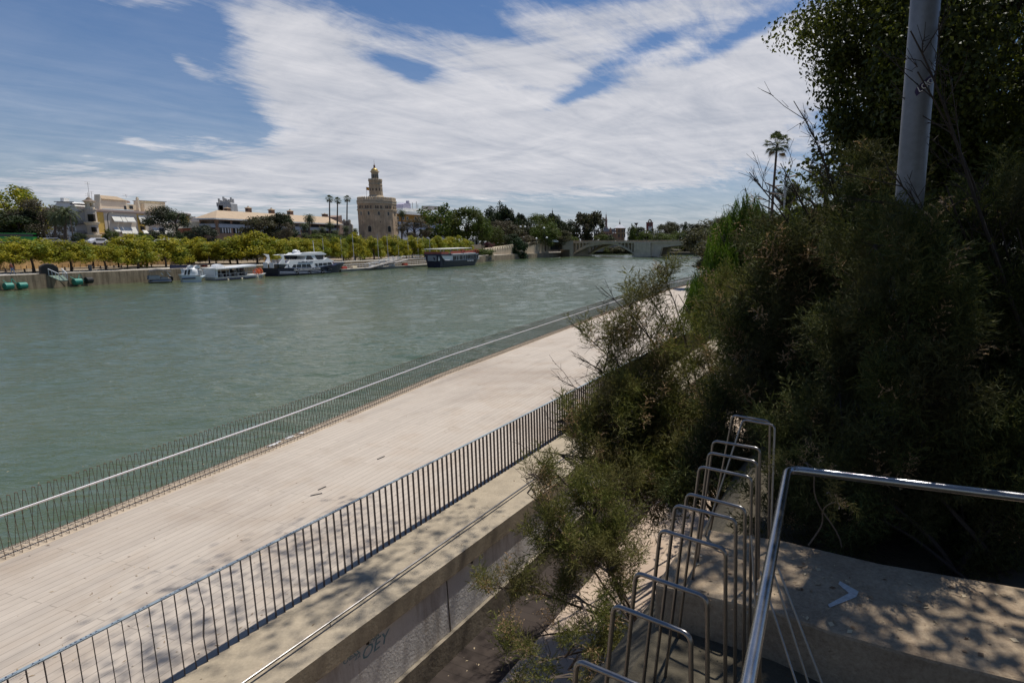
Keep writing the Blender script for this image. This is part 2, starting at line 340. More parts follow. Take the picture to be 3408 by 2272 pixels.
mb.add(vs,fs); struct(mb.build('planted_bank',M_soil,smooth=True))
# ------------------------------------------------------------------ black railing along the ledge
rail=thing('flat_bar_railing','long dark flat-bar railing with scribbled pale top rail between deck and ledge','railing',(*rl(0),2))
M_cap=pm('painted_cap',(.33,.39,.42),.25,9,.5,.3,.05)
mb=MB(); a,b2=rl(-9),rl(62)
e=np.array([math.sin(R(RH)),math.cos(R(RH))]); nrm=np.array([e[1],-e[0]])
P=lambda s_,o,z:(RP[0]+e[0]*s_+nrm[0]*o,RP[1]+e[1]*s_+nrm[1]*o,z)
zt=2.945
mb.add([P(-9,-.022,zt),P(62,-.022,zt),P(62,.022,zt),P(-9,.022,zt),P(-9,-.022,zt+.012),P(62,-.022,zt+.012),P(62,.022,zt+.012),P(-9,.022,zt+.012)],[(0,3,2,1),(4,5,6,7),(0,1,5,4),(3,7,6,2),(0,4,7,3),(1,2,6,5)])
cap=mb.build('top_rail',M_cap,rail)
# scribbled felt-pen lines on the top rail
mb=MB(); rr=random.Random(3); s_=-1.6
while s_<4.3:
    ch=rr.choice('ouemnlrscat'); k=12; wd=rr.uniform(.022,.04)*1.3
    pts=[]
    for i in range(k+1):
        q=i/k*2*math.pi; ph=rr.choice([1,1,1]); pts.append((s_+wd*(i/k)+.014*math.sin(q*ph)*rr.uniform(.6,1), .013*math.cos(q)*rr.uniform(.5,1.1)))
    for (x0,y0),(x1,y1) in zip(pts,pts[1:]):
        dx,dy=x1-x0,y1-y0; l=math.hypot(dx,dy)+1e-6; nx,ny=-dy/l*.0024,dx/l*.0024
        mb.add([P(x0+nx,y0+ny,zt+.0135),P(x1+nx,y1+ny,zt+.0135),P(x1-nx,y1-ny,zt+.0135),P(x0-nx,y0-ny,zt+.0135)],[(0,1,2,3)])
    s_+=wd+(.004 if rr.random()<.78 else .09)
mb.build('scribble',pm('felt_ink',(.02,.03,.09),.1,20,.6),cap)
PA=R(-44-RH); PL,PT=.029,.0035      # each flat bar is turned a little, edge towards the stairs
def bar(mb,s_,bend=0):
    ca,sa=math.cos(PA),math.sin(PA)
    prof=((2.0,0),(2.3,-.01),(2.62,bend),(2.8,bend*.4),(zt,0)) if bend else ((2.0,0),(zt,0))
    mb.loft([[P(s_+b_+ca*x-sa*y,sa*x+ca*y,z) for x,y in((-PL,-PT),(PL,-PT),(PL,PT),(-PL,PT))] for z,b_ in prof])
k0=-2.0
for i in range(100):
    mb=MB(); bar(mb,k0+.117*i,.03 if i==17 else (.012 if i in(16,12) else 0)); mb.build('bar',M_dark,rail)
mb=MB()
for i in range(100,470): bar(mb,k0+.117*i)
for i in range(1,50): bar(mb,k0-.117*i)
mb.build('distant_bars',M_dark,rail,kind='stuff')
# thin steel rail set in the ledge
a=np.array([-3.559,5.903]); b2=np.array([-1.843,9.889]); d_=(b2-a)/np.linalg.norm(b2-a)
mb=MB(); pa=a-d_*9; pb=a+d_*60; mb.tube([(pa[0],pa[1],2.07),(pb[0],pb[1],2.07)],.014,8)
for k in range(0,30):
    q=a+d_*(-2+2.4*k); mb.tube([(q[0],q[1],2.0),(q[0],q[1],2.07)],.006,5)
tag(mb.build('ledge_handrail',M_steel,smooth=True),'thin shiny steel rail running low along the concrete ledge','rail')
# ------------------------------------------------------------------ river fence of paired rods
fen=thing('river_fence','rusty rod fence in narrow inverted V pairs with one polished rail at the water edge','fence',(*QE[2],2))
cum=[0]; 
for i in range(1,len(QE)-1): cum.append(cum[-1]+math.dist(QE[i],QE[i+1]))
def qat(s_,o):
    i=0
    while i<len(cum)-2 and s_>cum[i+1]: i+=1
    a=np.array(QE[i+1]); b_=np.array(QE[i+2]); t=(b_-a)/np.linalg.norm(b_-a)
    # soften the corner between segments
    L_=cum[i+1]-cum[i]; f=(s_-cum[i])/L_
    def dirn(j):
        j=min(max(j,0),len(QE)-2); v=np.array(QE[j+1])-np.array(QE[j]); return v/np.linalg.norm(v)
    tt=dirn(i)*(1-f)*.5+t*.5*(1)+dirn(i+2)*f*.5 if i+2<len(QE)-1 else t
    tt/=np.linalg.norm(tt); p=a+t*(s_-cum[i]); return p[0]+tt[1]*o,p[1]-tt[0]*o
def unit(mb,s_,j=0):
    f=qat(s_,.42); bk=qat(s_+.02+j,.05); ap=qat(s_+.01+j*.6,.26); g=.0045
    a2=(ap[0]+.028,ap[1]+.012); 
    mb.tube([(f[0],f[1],1.99),(a2[0],a2[1],2.86)],g,4); mb.tube([(bk[0],bk[1],1.99),(ap[0],ap[1],2.87)],g,4)
    mb.tube([(bk[0]-.0,bk[1],2.02),(f[0],f[1],2.005)],g*.8,4)
    mb.tube([(ap[0],ap[1],2.87),(a2[0],a2[1],2.86)],.007,4)
for i in range(100):
    mb=MB(); unit(mb,.0+.1*i,random.uniform(-.02,.02)); mb.build('rod_pair',M_rust,fen)
mb=MB()
for i in range(100,1010): unit(mb,.1*i,random.uniform(-.02,.02))
for i in range(1,14): unit(mb,-.1*i,random.uniform(-.02,.02))
mb.build('distant_rod_pairs',M_rust,fen,kind='stuff')
ssq=[-1.5+1.*i for i in range(104)]
mb=MB(); mb.tube([(*qat(x,.36),2.63) for x in ssq],.016,8); mb.build('polished_rail',pm('polished_steel',(.95,.88,.86),.03,30,.38,.85,0),fen,smooth=True)
mb=MB(); mb.tube([(*qat(x,.3),2.11) for x in ssq],.006,5); mb.build('cable',pm('black_cable',(.02,.02,.02),.1,9,.6),fen)
# ------------------------------------------------------------------ foreground: hoops, handrail, concrete block
hoop=thing('steel_hoop_barrier','row of bent stainless steel tube hoops climbing away beside the handrail','barrier',(.6,2.5,2.6))
HP=[((1920,2195),(2170,2300)),((2043,2011),(2299,2111)),((2117,1903),(2354,1987)),((2198,1762),(2415,1827)),((2247,1679),(2449,1728)),((2287,1641),(2480,1691)),((2328,1551),(2501,1588)),((2359,1505),(2520,1536)),((2374,1466),(2529,1492)),((2439,1381),(2563,1402)),((2473,1396),(2579,1415))]
def rounded(pts,r,k=5):
    pts=[np.array(p,float) for p in pts]; out=[pts[0]]
    for a,b_,c_ in zip(pts,pts[1:],pts[2:]):
        u=(a-b_)/np.linalg.norm(a-b_); v=(c_-b_)/np.linalg.norm(c_-b_)
        for i in range(k+1):
            t=i/k; out.append((1-t)**2*(b_+u*r)+2*t*(1-t)*b_+t*t*(b_+v*r))
    return out+[pts[-1]]
for i,(l,r_) in enumerate(HP):
    A=U(*l,5.2); B=U(*r_,5.2); ax=(A-B)/np.linalg.norm(A-B); dr=2.9
    la=A+ax*dr*(.10 if i<9 else .16)+np.array([0,0,-dr]); ra=B-ax*dr*.03+np.array([0,0,-dr])
    if i==10: la=A+ax*dr*.22+np.array([-.12*dr,-.55,-dr]); ra=B+np.array([-.1,-.45,-dr])
    mb=MB(); mb.tube(rounded([la,A,B,ra],.035),.0092,10); mb.build('hoop',M_steel,hoop,smooth=True)
for q,b_ in (((2500,1780),(2530,2272)),((2560,1860),(2690,2272)),((2530,1900),(2650,2272)),((2590,1890),(2735,2272))):
    mb=MB(); A=U(*q,4.9); mb.tube([A,D(b_[0],b_[1],A[1]-.25)],.006,6); mb.build('brace_rod',M_steel,hoop)
mb=MB(); hr=rounded([(-.12,.1,5.3),(.367,1.435,5.3),(.93,2.995,5.3),(1.96,2.632,5.3),(3.6,2.05,5.3)],.08,6)
hand=thing('tube_handrail','thick polished steel tube handrail turning a corner above the concrete block','handrail',(.93,2.99,4.3))
mb.tube(hr,.0225,16); mb.build('tube',pm('polished_tube',(.42,.41,.41),.15,22,.24,1.,.12,.002),hand,smooth=True)
mb=MB(); mb.tube([(.5,1.85,5.3),(.62,2.1,3.0)],.012,8); mb.build('post',M_steel,hand,smooth=True)
mb=MB(); mb.tube([(2.6,2.44,5.3),(2.6,2.5,4.3)],.016,8); mb.build('post',M_steel,hand,smooth=True)
blk=[(.254,3.496),(.967,3.22),(1.238,3.031),(1.70,2.80),(2.082,2.641),(3.2,2.2),(3.9,2.9),(2.7,3.45),(1.85,3.76),(1.248,4.085),(.615,4.289)]
mB,N,L,b=nodes('pitted_block')
f=noise(N,L,2.4,7,.7); f2=noise(N,L,38,4,.7); f5=noise(N,L,7,4,.7)
c=mixc(N,L,ramp2(N,L,f,(.26,.19,.125),(.44,.345,.235)),ramp2(N,L,f2,(.55,.5,.45),(1.1,1.1,1.1)),.7,'MULTIPLY'); c=mixc(N,L,c,ramp2(N,L,f5,(.3,.25,.2),(1,1,1),.28,.36),.7,'MULTIPLY')
L.new(c,b.inputs['Base Color']); b.inputs['Roughness'].default_value=.95; bump(N,L,b,f2,.7,.012)
block=thing('concrete_block','broad rough concrete block with chipped edge under the handrail corner','wall',(1.2,3.4,1.5))
mb=MB(); mb.prism(blk,1.5,4.3); mb.build('block',mB,block,bev=.02)
mb=MB(); st=[(2795,1932),(2858,1967),(2850,1985),(2762,2020),(2755,2010),(2825,1972),(2790,1942)]
q=[U(x,y,4.304) for x,y in st]; mb.add([tuple(p) for p in q],[(0,1,2,5,6),(2,3,4,5)]); mb.build('paint_mark',pm('white_paint_smear',(.55,.54,.52),.3,30,.9),block)
mb=MB(); mb.prism([(-6,-6),(6,-6),(6,2.0),(3.1,2.1),(1.2,2.9),(.2,3.4),(-.3,3.3),(-1.2,1)],1.4,2.5); struct(mb.build('stair_landing',M_concd))
# blue scribble on the retaining wall and lettering helpers
def text(s_,name,mat,size,origin,ex,ez,parent=None,ext=.001,shear=0):
    c_=bpy.data.curves.new(name,'FONT'); c_.body=s_; c_.size=size; c_.extrude=ext; c_.shear=shear; c_.resolution_u=2; c_.materials.append(mat)
    o=bpy.data.objects.new(name,c_); C.objects.link(o)
    ex=Vector(ex).normalized(); ez=Vector(ez).normalized(); n_=ex.cross(ez); 
    from mathutils import Matrix
    M=Matrix((ex,ez,n_)).transposed().to_4x4(); M.translation=Vector(tuple(float(x) for x in origin))
    bpy.context.view_layer.update(); me=bpy.data.meshes.new_from_object(o.evaluated_get(bpy.context.evaluated_depsgraph_get())); bpy.data.objects.remove(o)
    if not me.materials: me.materials.append(mat)
    o=bpy.data.objects.new(name,me); C.objects.link(o)
    if parent is not None:
        o.parent=parent; of=OFF.get(parent.name,(0,0,0)); M.translation-=Vector(of); OFF[o.name]=of
    o.matrix_local=M; return o
ink=pm('blue_spray',(.26,.42,.47),.3,30,.8)
wx=(math.sin(R(OH)),math.cos(R(OH)),0)
def onwall(px,py):
    pl=Plane(ol(0),ol(5)); u,z=pl.sz(px,py); p=pl.pt(u,z); o_=heading(p,OH+90,.004-.03); return (o_[0],o_[1],z)
text('OESS','graffiti',ink,.105,onwall(1146,2217),wx,(0,0,1),wall,shear=.2)
text('OEY','graffiti',ink,.22,onwall(1207,2205),wx,(0,0,1),wall,shear=.3)
text('22','graffiti',ink,.09,onwall(1185,2200),wx,(0,0,1),wall,shear=.2)
text('AJA','graffiti',ink,.09,onwall(1237,2140),wx,(0,0,1),wall,shear=.3)
# leaf litter and two dark slots on the deck
def litter(name,label,px,py,l,w_,ang,mat,z=2.003,cat='twig',group=None):
    p=U(px,py,z); mb=MB(); mb.box((0,0,.004),(l,w_,.008)); o=mb.build(name,mat); o.location=(p[0],p[1],z); o.rotation_euler=(0,0,R(ang)); tag(o,label,cat,group); return o
M_slot=pm('dark_slot',(.03,.025,.025),.1,9,.6)
litter('deck_slot','dark narrow slot in the deck planks, nearer of the pair in mid deck',1053,1645,.19,.03,35,M_slot,cat='deck slot',group='dark slots in the deck')
litter('deck_slot','dark narrow slot in the deck planks, farther of the pair in mid deck',1072,1624,.17,.03,67,M_slot,cat='deck slot',group='dark slots in the deck')
litter('deck_slot','dark slot in the deck planks, nearer the water fence in the far pair',1268,1523,.2,.03,67,M_slot,cat='deck slot',group='dark slots in the deck')
mb=MB(); rr=random.Random(11)
for k in range(420):
    px,py=rr.uniform(0,2100),rr.uniform(1150,2260)
    z=2.003; p=U(px,py,z); t,s_=side(p[0],p[1])
    if t>-.1: continue
    if t>-1.0: z=2.009
    l=rr.uniform(.02,.07); a_=rr.uniform(0,6.3); dx,dy=math.cos(a_)*l/2,math.sin(a_)*l/2; ww=rr.uniform(.003,.008)
    mb.add([(p[0]-dx,p[1]-dy,z),(p[0]-dy/l*ww*2,p[1]+dx/l*ww*2,z+.006),(p[0]+dx,p[1]+dy,z+.002),(p[0]+dy/l*ww*2,p[1]-dx/l*ww*2,z+.001)],[(0,1,2,3)])
o=mb.build('leaf_litter',leafm('dry_leaf',(.16,.09,.05),(.62,.50,.33),trans=.1)); o['kind']='stuff'; o['label']='scattered dry leaves on the deck'
rr=random.Random(23); mb=MB()
for k in range(260):
    a,b_=rr.random(),rr.random(); p=np.array([.5+a*2.6,0,4.305]); y0=3.42-.35*p[0]; p[1]=y0+.05+b_*.8
    l=rr.choice([.008,.012,.02,.035,.05]); an=rr.uniform(0,6.3); dx,dy=math.cos(an)*l/2,math.sin(an)*l/2; ww=l*rr.uniform(.15,.4)
    mb.add([(p[0]-dx,p[1]-dy,4.304),(p[0]-math.sin(an)*ww,p[1]+math.cos(an)*ww,4.309),(p[0]+dx,p[1]+dy,4.305),(p[0]+math.sin(an)*ww,p[1]-math.cos(an)*ww,4.304)],[(0,1,2,3)])
for k in range(500):
    s_=rr.uniform(-4,14); t_=rr.uniform(.1,2.3); p=heading(ol(s_),OH+90,t_); l=rr.choice([.02,.03,.05]); an=rr.uniform(0,6.3); dx,dy=math.cos(an)*l/2,math.sin(an)*l/2; ww=l*.25; z=.508
    mb.add([(p[0]-dx,p[1]-dy,z),(p[0]-math.sin(an)*ww,p[1]+math.cos(an)*ww,z+.006),(p[0]+dx,p[1]+dy,z),(p[0]+math.sin(an)*ww,p[1]-math.cos(an)*ww,z)],[(0,1,2,3)])
o=mb.build('fallen_leaves',MATS['dry_leaf']); o['kind']='stuff'; o['label']='small fallen leaves and grit on the concrete block and the lower path'
for i,(px,py,l,lb) in enumerate([(905,1481,.42,'long flat white litter scrap on the kerb by the water fence'),(925,1471,.16,'small white litter scrap just right of the long one on the kerb'),(962,1456,.38,'crumpled white litter scrap in the middle of the kerb litter'),(1001,1442,.2,'white and brown litter scrap farthest along the kerb')]):
    p=U(px,py,2.0); mb=MB(); n=7
    for k in range(n):
        a0=2*math.pi*k/n; mb.add([(0,0,.03),(math.cos(a0)*l/2*rr.uniform(.5,1),math.sin(a0)*.07,.004+.02*rr.random()),(math.cos(a0+.9)*l/2*rr.uniform(.5,1),math.sin(a0+.9)*.07,.004+.02*rr.random())],[(0,1,2)])
    o=mb.build('litter_scrap',pm('litter_white',(.75,.73,.70),.15,20,.6)); o.location=(p[0],p[1],1.998); o.rotation_euler=(0,0,R(70)); tag(o,lb,'litter','white litter scraps on the kerb')
# ================================================================== far bank: ground
def dB(px): # distance of the far waterline along the photo's columns
    return float(np.interp(px,[-900,0,500,870,1160,1450,1740,1900],[52,80.6,100,122,150,185,273,314]))
def bp(px,extra=0): d=dB(px)+extra; return ((px-CX)/FP*d/ (1) ,d)
def XY(px,d,py=812): p=D(px,py,d); return (p[0],p[1])
wl=[(-60,-60)]+[tuple(U(px,py,0)[:2]) for px,py in ((-900,1025),(-300,987),(0,968),(500,938))]
wl2=[tuple(U(px,py,0)[:2]) for px,py in ((560,935),(870,917),(1160,899),(1450,881),(1605,872))]
wl3=[tuple(U(px,py,0)[:2]) for px,py in ((1605,871),(1700,863),(1905,851))]
mb=MB(); edge=wl+wl2+wl3
mb.prism([(-400,-60)]+edge+[(-34,420),(-300,420)],-2,2.1)
struct(mb.build('far_quay',M_stone,bev=0))
mb=MB(); e2=[wl[0]]+offs(edge,-.0)[1:]; inn=offs(edge,-9.5)
mb.add([(x,y,2.106) for x,y in offs(edge,-.35)]+[(x,y,2.106) for x,y in inn],[(i,i+1,len(edge)+i+1,len(edge)+i) for i in range(len(edge)-1)])
struct(mb.build('quay_pavement',M_pale))
# upper street level and the land behind, out to the horizon
ST=6.0
up=[(-75,-60)]+[XY(px,dB(px)+e) for px,e in ((-900,30),(0,42),(300,42),(640,40),(1000,38),(1450,44),(1600,55))]+[(-45,330)]
mb=MB(); mb.prism([(-2400,-60)]+up+[(10,420),(60,900),(-200,3500),(-2400,3500)],1.5,ST)
struct(mb.build('street_level',pm('street_asphalt',(.16,.155,.15),.2,.4,.9)))
mb=MB(); mb.add([(-60,420,1.2),(400,420,1.2),(700,3500,1.2),(-300,3500,1.2)],[(0,1,2,3)])
mb.prism([(30,360),(120,330),(500,700),(900,3500),(100,3500),(36,700),(20,480)],-1,1.4)
struct(mb.build('downstream_land',M_soil))
# ================================================================== foliage generators
def leaves(P,N_,size,asp=.6,flat=0.,seed=0):
    """quads at points P with normals around N_"""
    g=np.random.default_rng(seed); n=len(P); a=g.normal(size=(n,3)); 
    nn=N_+g.normal(size=(n,3))*.7; nn[:,2]+=flat; nn/=np.linalg.norm(nn,axis=1)[:,None]+1e-9
    u=np.cross(nn,a); u/=np.linalg.norm(u,axis=1)[:,None]+1e-9; v=np.cross(nn,u)
    s_=(size*g.uniform(.6,1.35,size=n))[:,None]
    V=np.stack([P-u*s_,P-v*s_*asp+nn*s_*.15,P+u*s_,P+v*s_*asp-nn*s_*.1],1).reshape(-1,3)
    return V,np.arange(4*n).reshape(n,4)
def crown_pts(kind,n,seed):
    """unit crown (radius about 1): clumps spread over a shell and through the inside, with gaps"""
    g=np.random.default_rng(seed); k={'round':46,'layer':60,'open':26,'tall':60,'pine':34}[kind]
    d=g.normal(size=(k,3)); d/=np.linalg.norm(d,axis=1)[:,None]; r=g.uniform(.35,1,size=(k,1))**.55; c=d*r*.84
    if kind=='layer': c[:,2]=np.abs(c[:,2])*1.1-.35; c[:,2]*=.9
    if kind=='pine': c[:,2]=g.uniform(-.25,.55,size=k)*(1-.5*(c[:,0]**2+c[:,1]**2))
    rad={'round':.27,'layer':.22,'open':.24,'tall':.2,'pine':.27}[kind]*g.uniform(.65,1.35,size=k)
    if kind=='tall': c*= (1-.45*np.clip(c[:,2:3],-.2,1)) ; 
    w_=rad**2; idx=g.choice(k,size=n,p=w_/w_.sum()); q=g.normal(size=(n,3)); q/=np.linalg.norm(q,axis=1)[:,None]
    rr=g.uniform(.0,1,size=(n,1))**.4; sq=np.array([1,1,.55 if kind in('layer','pine') else .85])
    P=c[idx]+q*rr*rad[idx][:,None]*sq; Nn=q*.8+P*.5
    for ax in range(3):
        lo,hi=np.percentile(P[:,ax],[1.5,98.5]); P[:,ax]=(P[:,ax]-lo)/(hi-lo)*2-1
    return P,Nn,c,rad
UNIT={}
def unit_crown(kind,v,mat,n,size,asp=.6):
    k=(kind,v,mat.name)
    if k not in UNIT:
        P,Nn,c,rad=crown_pts(kind,n,100*v+len(kind)); V,F=leaves(P,Nn,size,asp,.35 if kind in('layer','pine') else .1,seed=v)
        o=npmesh('crown',V,F,[mat]); UNIT[k]=o.data; bpy.data.objects.remove(o)
    return UNIT[k]
def unit_trunk(kind,v):
    k=('trunk',kind,v)
    if k not in UNIT:
        g=random.Random(v*7+3); mb=MB(); lean=g.uniform(-.12,.12)
        mb.tube([(0,0,0),(lean*.5,.02,.3),(lean,.0,.62),(lean*.6,0,1.)],[.058,.045,.036,.02],7)
        for i in range(7):
            a=i*2.4+g.random(); z0=.55+.06*i; L_=g.uniform(.28,.45)
            mb.tube([(lean*.9,0,z0),(lean+math.cos(a)*L_*.5,math.sin(a)*L_*.5,z0+.16),(lean+math.cos(a)*L_,math.sin(a)*L_,z0+.24)],[.024,.015,.006],5)
        o=mb.build('trunk',pm('bark',(.10,.07,.05),.4,6,.9)); UNIT[k]=o.data; bpy.data.objects.remove(o)
    return UNIT[k]
def tree(name,label,cat,px,w_,top,bot,d,zg,mat,kind='round',n=5200,size=.075,v=None,trunk=True,group=None,tpx=None,asp=.6):
    """a tree from its crown's column, width, top and bottom in the photo and its distance"""
    base=D(tpx if tpx is not None else px,812,d); x,y=base[0],base[1]
    zt_,zb=D(px,top,d)[2],D(px,bot,d)[2]; xc=D(px,812,d)[0]; rx=w_/2*d/FP; rz=(zt_-zb)/2; zc=(zt_+zb)/2
    if v is None: v=random.randrange(3)
    t=thing(name,label,cat,(x,y,zg),group)
    c_=bpy.data.objects.new('crown',unit_crown(kind,v,mat,n,size,asp)); C.objects.link(c_); c_.parent=t
    c_.location=(xc-x,0,zc-zg); c_.scale=(rx,rx*.9,rz); c_.rotation_euler=(0,0,random.uniform(0,.5) if kind=='tall' else random.uniform(0,6.3))
    if trunk:
        k=bpy.data.objects.new('trunk',unit_trunk(kind,v)); C.objects.link(k); k.parent=t; h=zc+rz*.3-zg; k.scale=(h*.9 if h<8 else 7,)*2+(h,)
    return t
L_jac=leafm('jacaranda_leaf',(.20,.22,.018),(.50,.40,.028),(.17,.21,.022),.35,scale=.35)
L_mid=leafm('plane_leaf',(0.0450,0.0780,0.0150),(0.1275,0.1650,0.0270),(0.0825,0.0930,0.0210),.3,scale=.2)
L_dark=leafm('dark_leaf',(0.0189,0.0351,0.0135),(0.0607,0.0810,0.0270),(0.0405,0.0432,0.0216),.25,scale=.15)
L_olive=leafm('olive_leaf',(0.0520,0.0585,0.0260),(0.1235,0.1144,0.0520),(0.0780,0.0650,0.0416),.3,scale=.2)
L_brown=leafm('bare_twig_leaf',(0.0650,0.0546,0.0338),(0.1560,0.1235,0.0780),(0.0845,0.0715,0.0390),.2,scale=.3)
L_ivy=leafm('ivy_leaf',(.010,.030,.008),(.030,.06,.015),None,.2)
L_palm=leafm('palm_leaf',(0.0390,0.0585,0.0208),(0.1105,0.1235,0.0520),None,.2)
L_dry=leafm('dry_palm_leaf',(.08,.055,.03),(.17,.12,.06),None,.1)
# ------------------------------------------------------------------ palms
M_palmtrunk=pm('palm_trunk',(.12,.085,.06),.4,5,.9,0,.5,.05)
def palm_mesh(kind):
    if ('palm',kind) in UNIT: return UNIT[('palm',kind)]
    g=random.Random(5); mb=MB(); mb2=MB()
    if kind=='date':
        for i in range(54):
            a=i*2.399; el=R(78-112*(i/54)**.9); L_=1.*g.uniform(.88,1.05); p=np.zeros(3); pts=[]; dz=el
            for k in range(9): pts.append(p.copy()); p=p+np.array([math.cos(a)*math.cos(dz),math.sin(a)*math.cos(dz),math.sin(dz)])*L_/8; dz-=R(9+3*k*.6)
            sd_=np.array([-math.sin(a),math.cos(a),0])
            for k in range(1,9):
                for s__ in(-1,1):
                    for h_ in (0,.5):
                        q=pts[k-1]*(1-h_)+pts[k]*h_ if k<9 else pts[k]; t=(pts[k]-pts[k-1]); t/=np.linalg.norm(t); ll=.2*(1-.5*abs(k-4)/5)
                        e_=q+sd_*s__*ll*.75+t*ll*.6-np.array([0,0,ll*.25]); w2=t*.028
                        mb.add([q-w2,q+w2,e_],[(0,1,2)])
        for i in range(30):
            a=g.uniform(0,6.3); r_=g.uniform(.1,.3); z=-g.uniform(.02,.25); c_=np.array([math.cos(a)*r_,math.sin(a)*r_,z])
            for k in range(6): q=c_+np.array([g.gauss(0,.05),g.gauss(0,.05),g.gauss(0,.05)]); mb2.add([q,q+np.array([.05,0,-.05]),q+np.array([0,.05,-.03])],[(0,1,2)])
    else:
        for i in range(34):
            a=i*2.399; el=R(80-128*(i/34)+g.uniform(-8,8)); c_=np.array([math.cos(a)*math.cos(el),math.sin(a)*math.cos(el),math.sin(el)])*g.uniform(.45,.62)
            t=c_/np.linalg.norm(c_); u=np.array([-math.sin(a),math.cos(a),0]); nn=np.cross(u,t); m_=mb if el>R(-35) else mb2
            mb.tube([(0,0,0),c_],.012,3)
            for k in range(-6,7):
                b_=R(k*14); dr=t*math.cos(b_)+u*math.sin(b_); e_=c_+dr*.42*(1-.03*abs(k))*g.uniform(.8,1.15)-np.array([0,0,.17]); w2=nn*.0+np.cross(nn,dr)*.026
                mid=c_+dr*.2; m_.add([c_,mid+w2,e_,mid-w2],[(0,1,2,3)])
    o=mb.build('f',L_palm); o2=mb2.build('s',L_dry); r_=(o.data,o2.data); bpy.data.objects.remove(o); bpy.data.objects.remove(o2); UNIT[('palm',kind)]=r_; return r_
def palm(name,label,px,py,d,zg,rad,kind,tr=.22,group=None,bpx=None):
    top=D(px,py,d); b=D(bpx if bpx is not None else px,812,d); t=thing(name,label,'palm tree',(b[0],b[1],zg),group)
    mb=MB(); n_=9; mb.tube([((top[0]-b[0])*(i/n_)**1.4,(top[1]-b[1])*(i/n_),(top[2]-zg)*i/n_) for i in range(n_+1)],[tr*(1.25-.5*i/n_) for i in range(n_+1)],8)
    mb.build('trunk',M_palmtrunk,t,world=False)
    a,b2=palm_mesh(kind)
    for nm,me in (('fronds',a),('dry_fronds',b2)):
        o=bpy.data.objects.new(nm,me); C.objects.link(o); o.parent=t; o.location=(top[0]-b[0],top[1]-b[1],top[2]-zg); o.scale=(rad,)*3; o.rotation_euler=(0,0,random.uniform(0,6))
    return t
# ------------------------------------------------------------------ conversions from photo crops to photo pixels
def crop(ox,oy,s_): return lambda x,y:(ox+x/s_,oy+y/s_)
cA=crop(0,780,4.2); cB=crop(480,820,5.6); cC=crop(860,800,7.35); cD=crop(1380,780,6.918); cE=crop(1660,680,5.113); cF=crop(1880,700,5.345); cG=crop(1130,530,5.228); cH=crop(250,600,5.226); cI=crop(600,500,2.613); cJ=crop(0,600,5.227); cK=crop(1300,550,2.138)
# ------------------------------------------------------------------ jacaranda-like street trees along the quay
G='row of rounded yellow-green street trees along the far quay'
jac=[(99,85,175,790,868,907),(153,150,90,802,862,903),(224,236,125,800,866,903),(341,338,105,812,866,899),(449,432,130,782,868,894),(543,520,140,788,872,889),(586,620,110,793,858,878),(630,655,120,792,858,878),(712,708,100,806,862,877),(784,790,135,783,858,878),(850,850,150,773,858,878),(905,925,80,795,848,868),(940,985,110,790,845,868),(1000,1040,90,795,845,866),(1060,1098,85,790,850,866),(1140,1128,55,795,850,864),(1178,1182,85,777,855,862),(1242,1240,70,788,850,860),(1290,1290,75,783,846,858),(1328,1330,60,790,848,857),(1370,1372,70,786,845,855),(1412,1412,65,790,845,853),(1450,1452,75,786,842,850),(1484,1484,70,788,838,848),(1512,1512,75,784,834,846),(1545,1545,62,793,832,844)]
words=['leftmost street tree, wide crown over the quay edge','small street tree just behind the leftmost one','street tree with curved trunk right of the walking person','street tree with curved trunk right of the gangway shelter','tall street tree with straight trunk in front of the yellow building','street tree leaning left, just left of the pontoon boat','street tree behind the dark floating dock sign','street tree in front of the brown hoarding panel','low street tree before the white draped hoarding','street tree above the white tour boat','biggest street tree, crown rising before the brick building','street tree behind the stern of the navy and white cruiser','street tree behind the middle of the navy and white cruiser','street tree behind the wheelhouse of the navy and white cruiser','street tree behind the bow of the navy and white cruiser','slim street tree left of the taller one by the tower','taller orange-tinged street tree left of the stone tower','street tree under the left side of the stone tower','street tree under the middle of the stone tower','street tree under the right edge of the stone tower','first street tree right of the stone tower','street tree below the date palm beside the tower','street tree left of the upper-deck restaurant boat','street tree above the stern of the restaurant boat','street tree above the middle of the restaurant boat','last street tree of the row, above the bow of the restaurant boat']
for i,((tp,px,w_,top,bot,by),wd) in enumerate(zip(jac,words)):
    d=U(tp,by,2.1)[1] if i<11 else dB(px)+8
    tree('street_tree',wd,'tree',px,w_*1.05,top+5,bot+4,d,2.1,L_jac,'layer',8500,.052,i%3,True,G,tp)
# second line of smaller crowns behind, filling the band
for i,(px,w_,top,bot) in enumerate([(30,120,800,858),(300,90,812,856),(385,100,806,858),(480,90,790,850),(690,90,800,850),(760,70,800,850),(890,90,798,845),(955,90,796,845),(1020,80,796,845),(1080,80,794,845),(1210,70,795,845),(1265,60,795,843),(1350,70,794,843),(1395,60,794,840),(1432,60,794,838),(1500,60,792,832)]):
    tree('street_tree',('second-row street tree whose crown fills the gap '+['at the left edge','right of the curved trunk tree','left of the yellow facade','under the turret end','before the draped hoarding','right of the low tree','behind the cruiser stern arch','behind the cruiser sun deck','behind the cruiser wheelhouse','behind the cruiser bow','left under the stone tower','below the tower window','right of the tower base','below the ochre hotel','left of the restaurant boat awning','above the restaurant boat awning'][i]),'tree',px,w_,top+9,bot,dB(px)+17,2.1,L_jac,'layer',8500,.052,(i+1)%3,True,G)
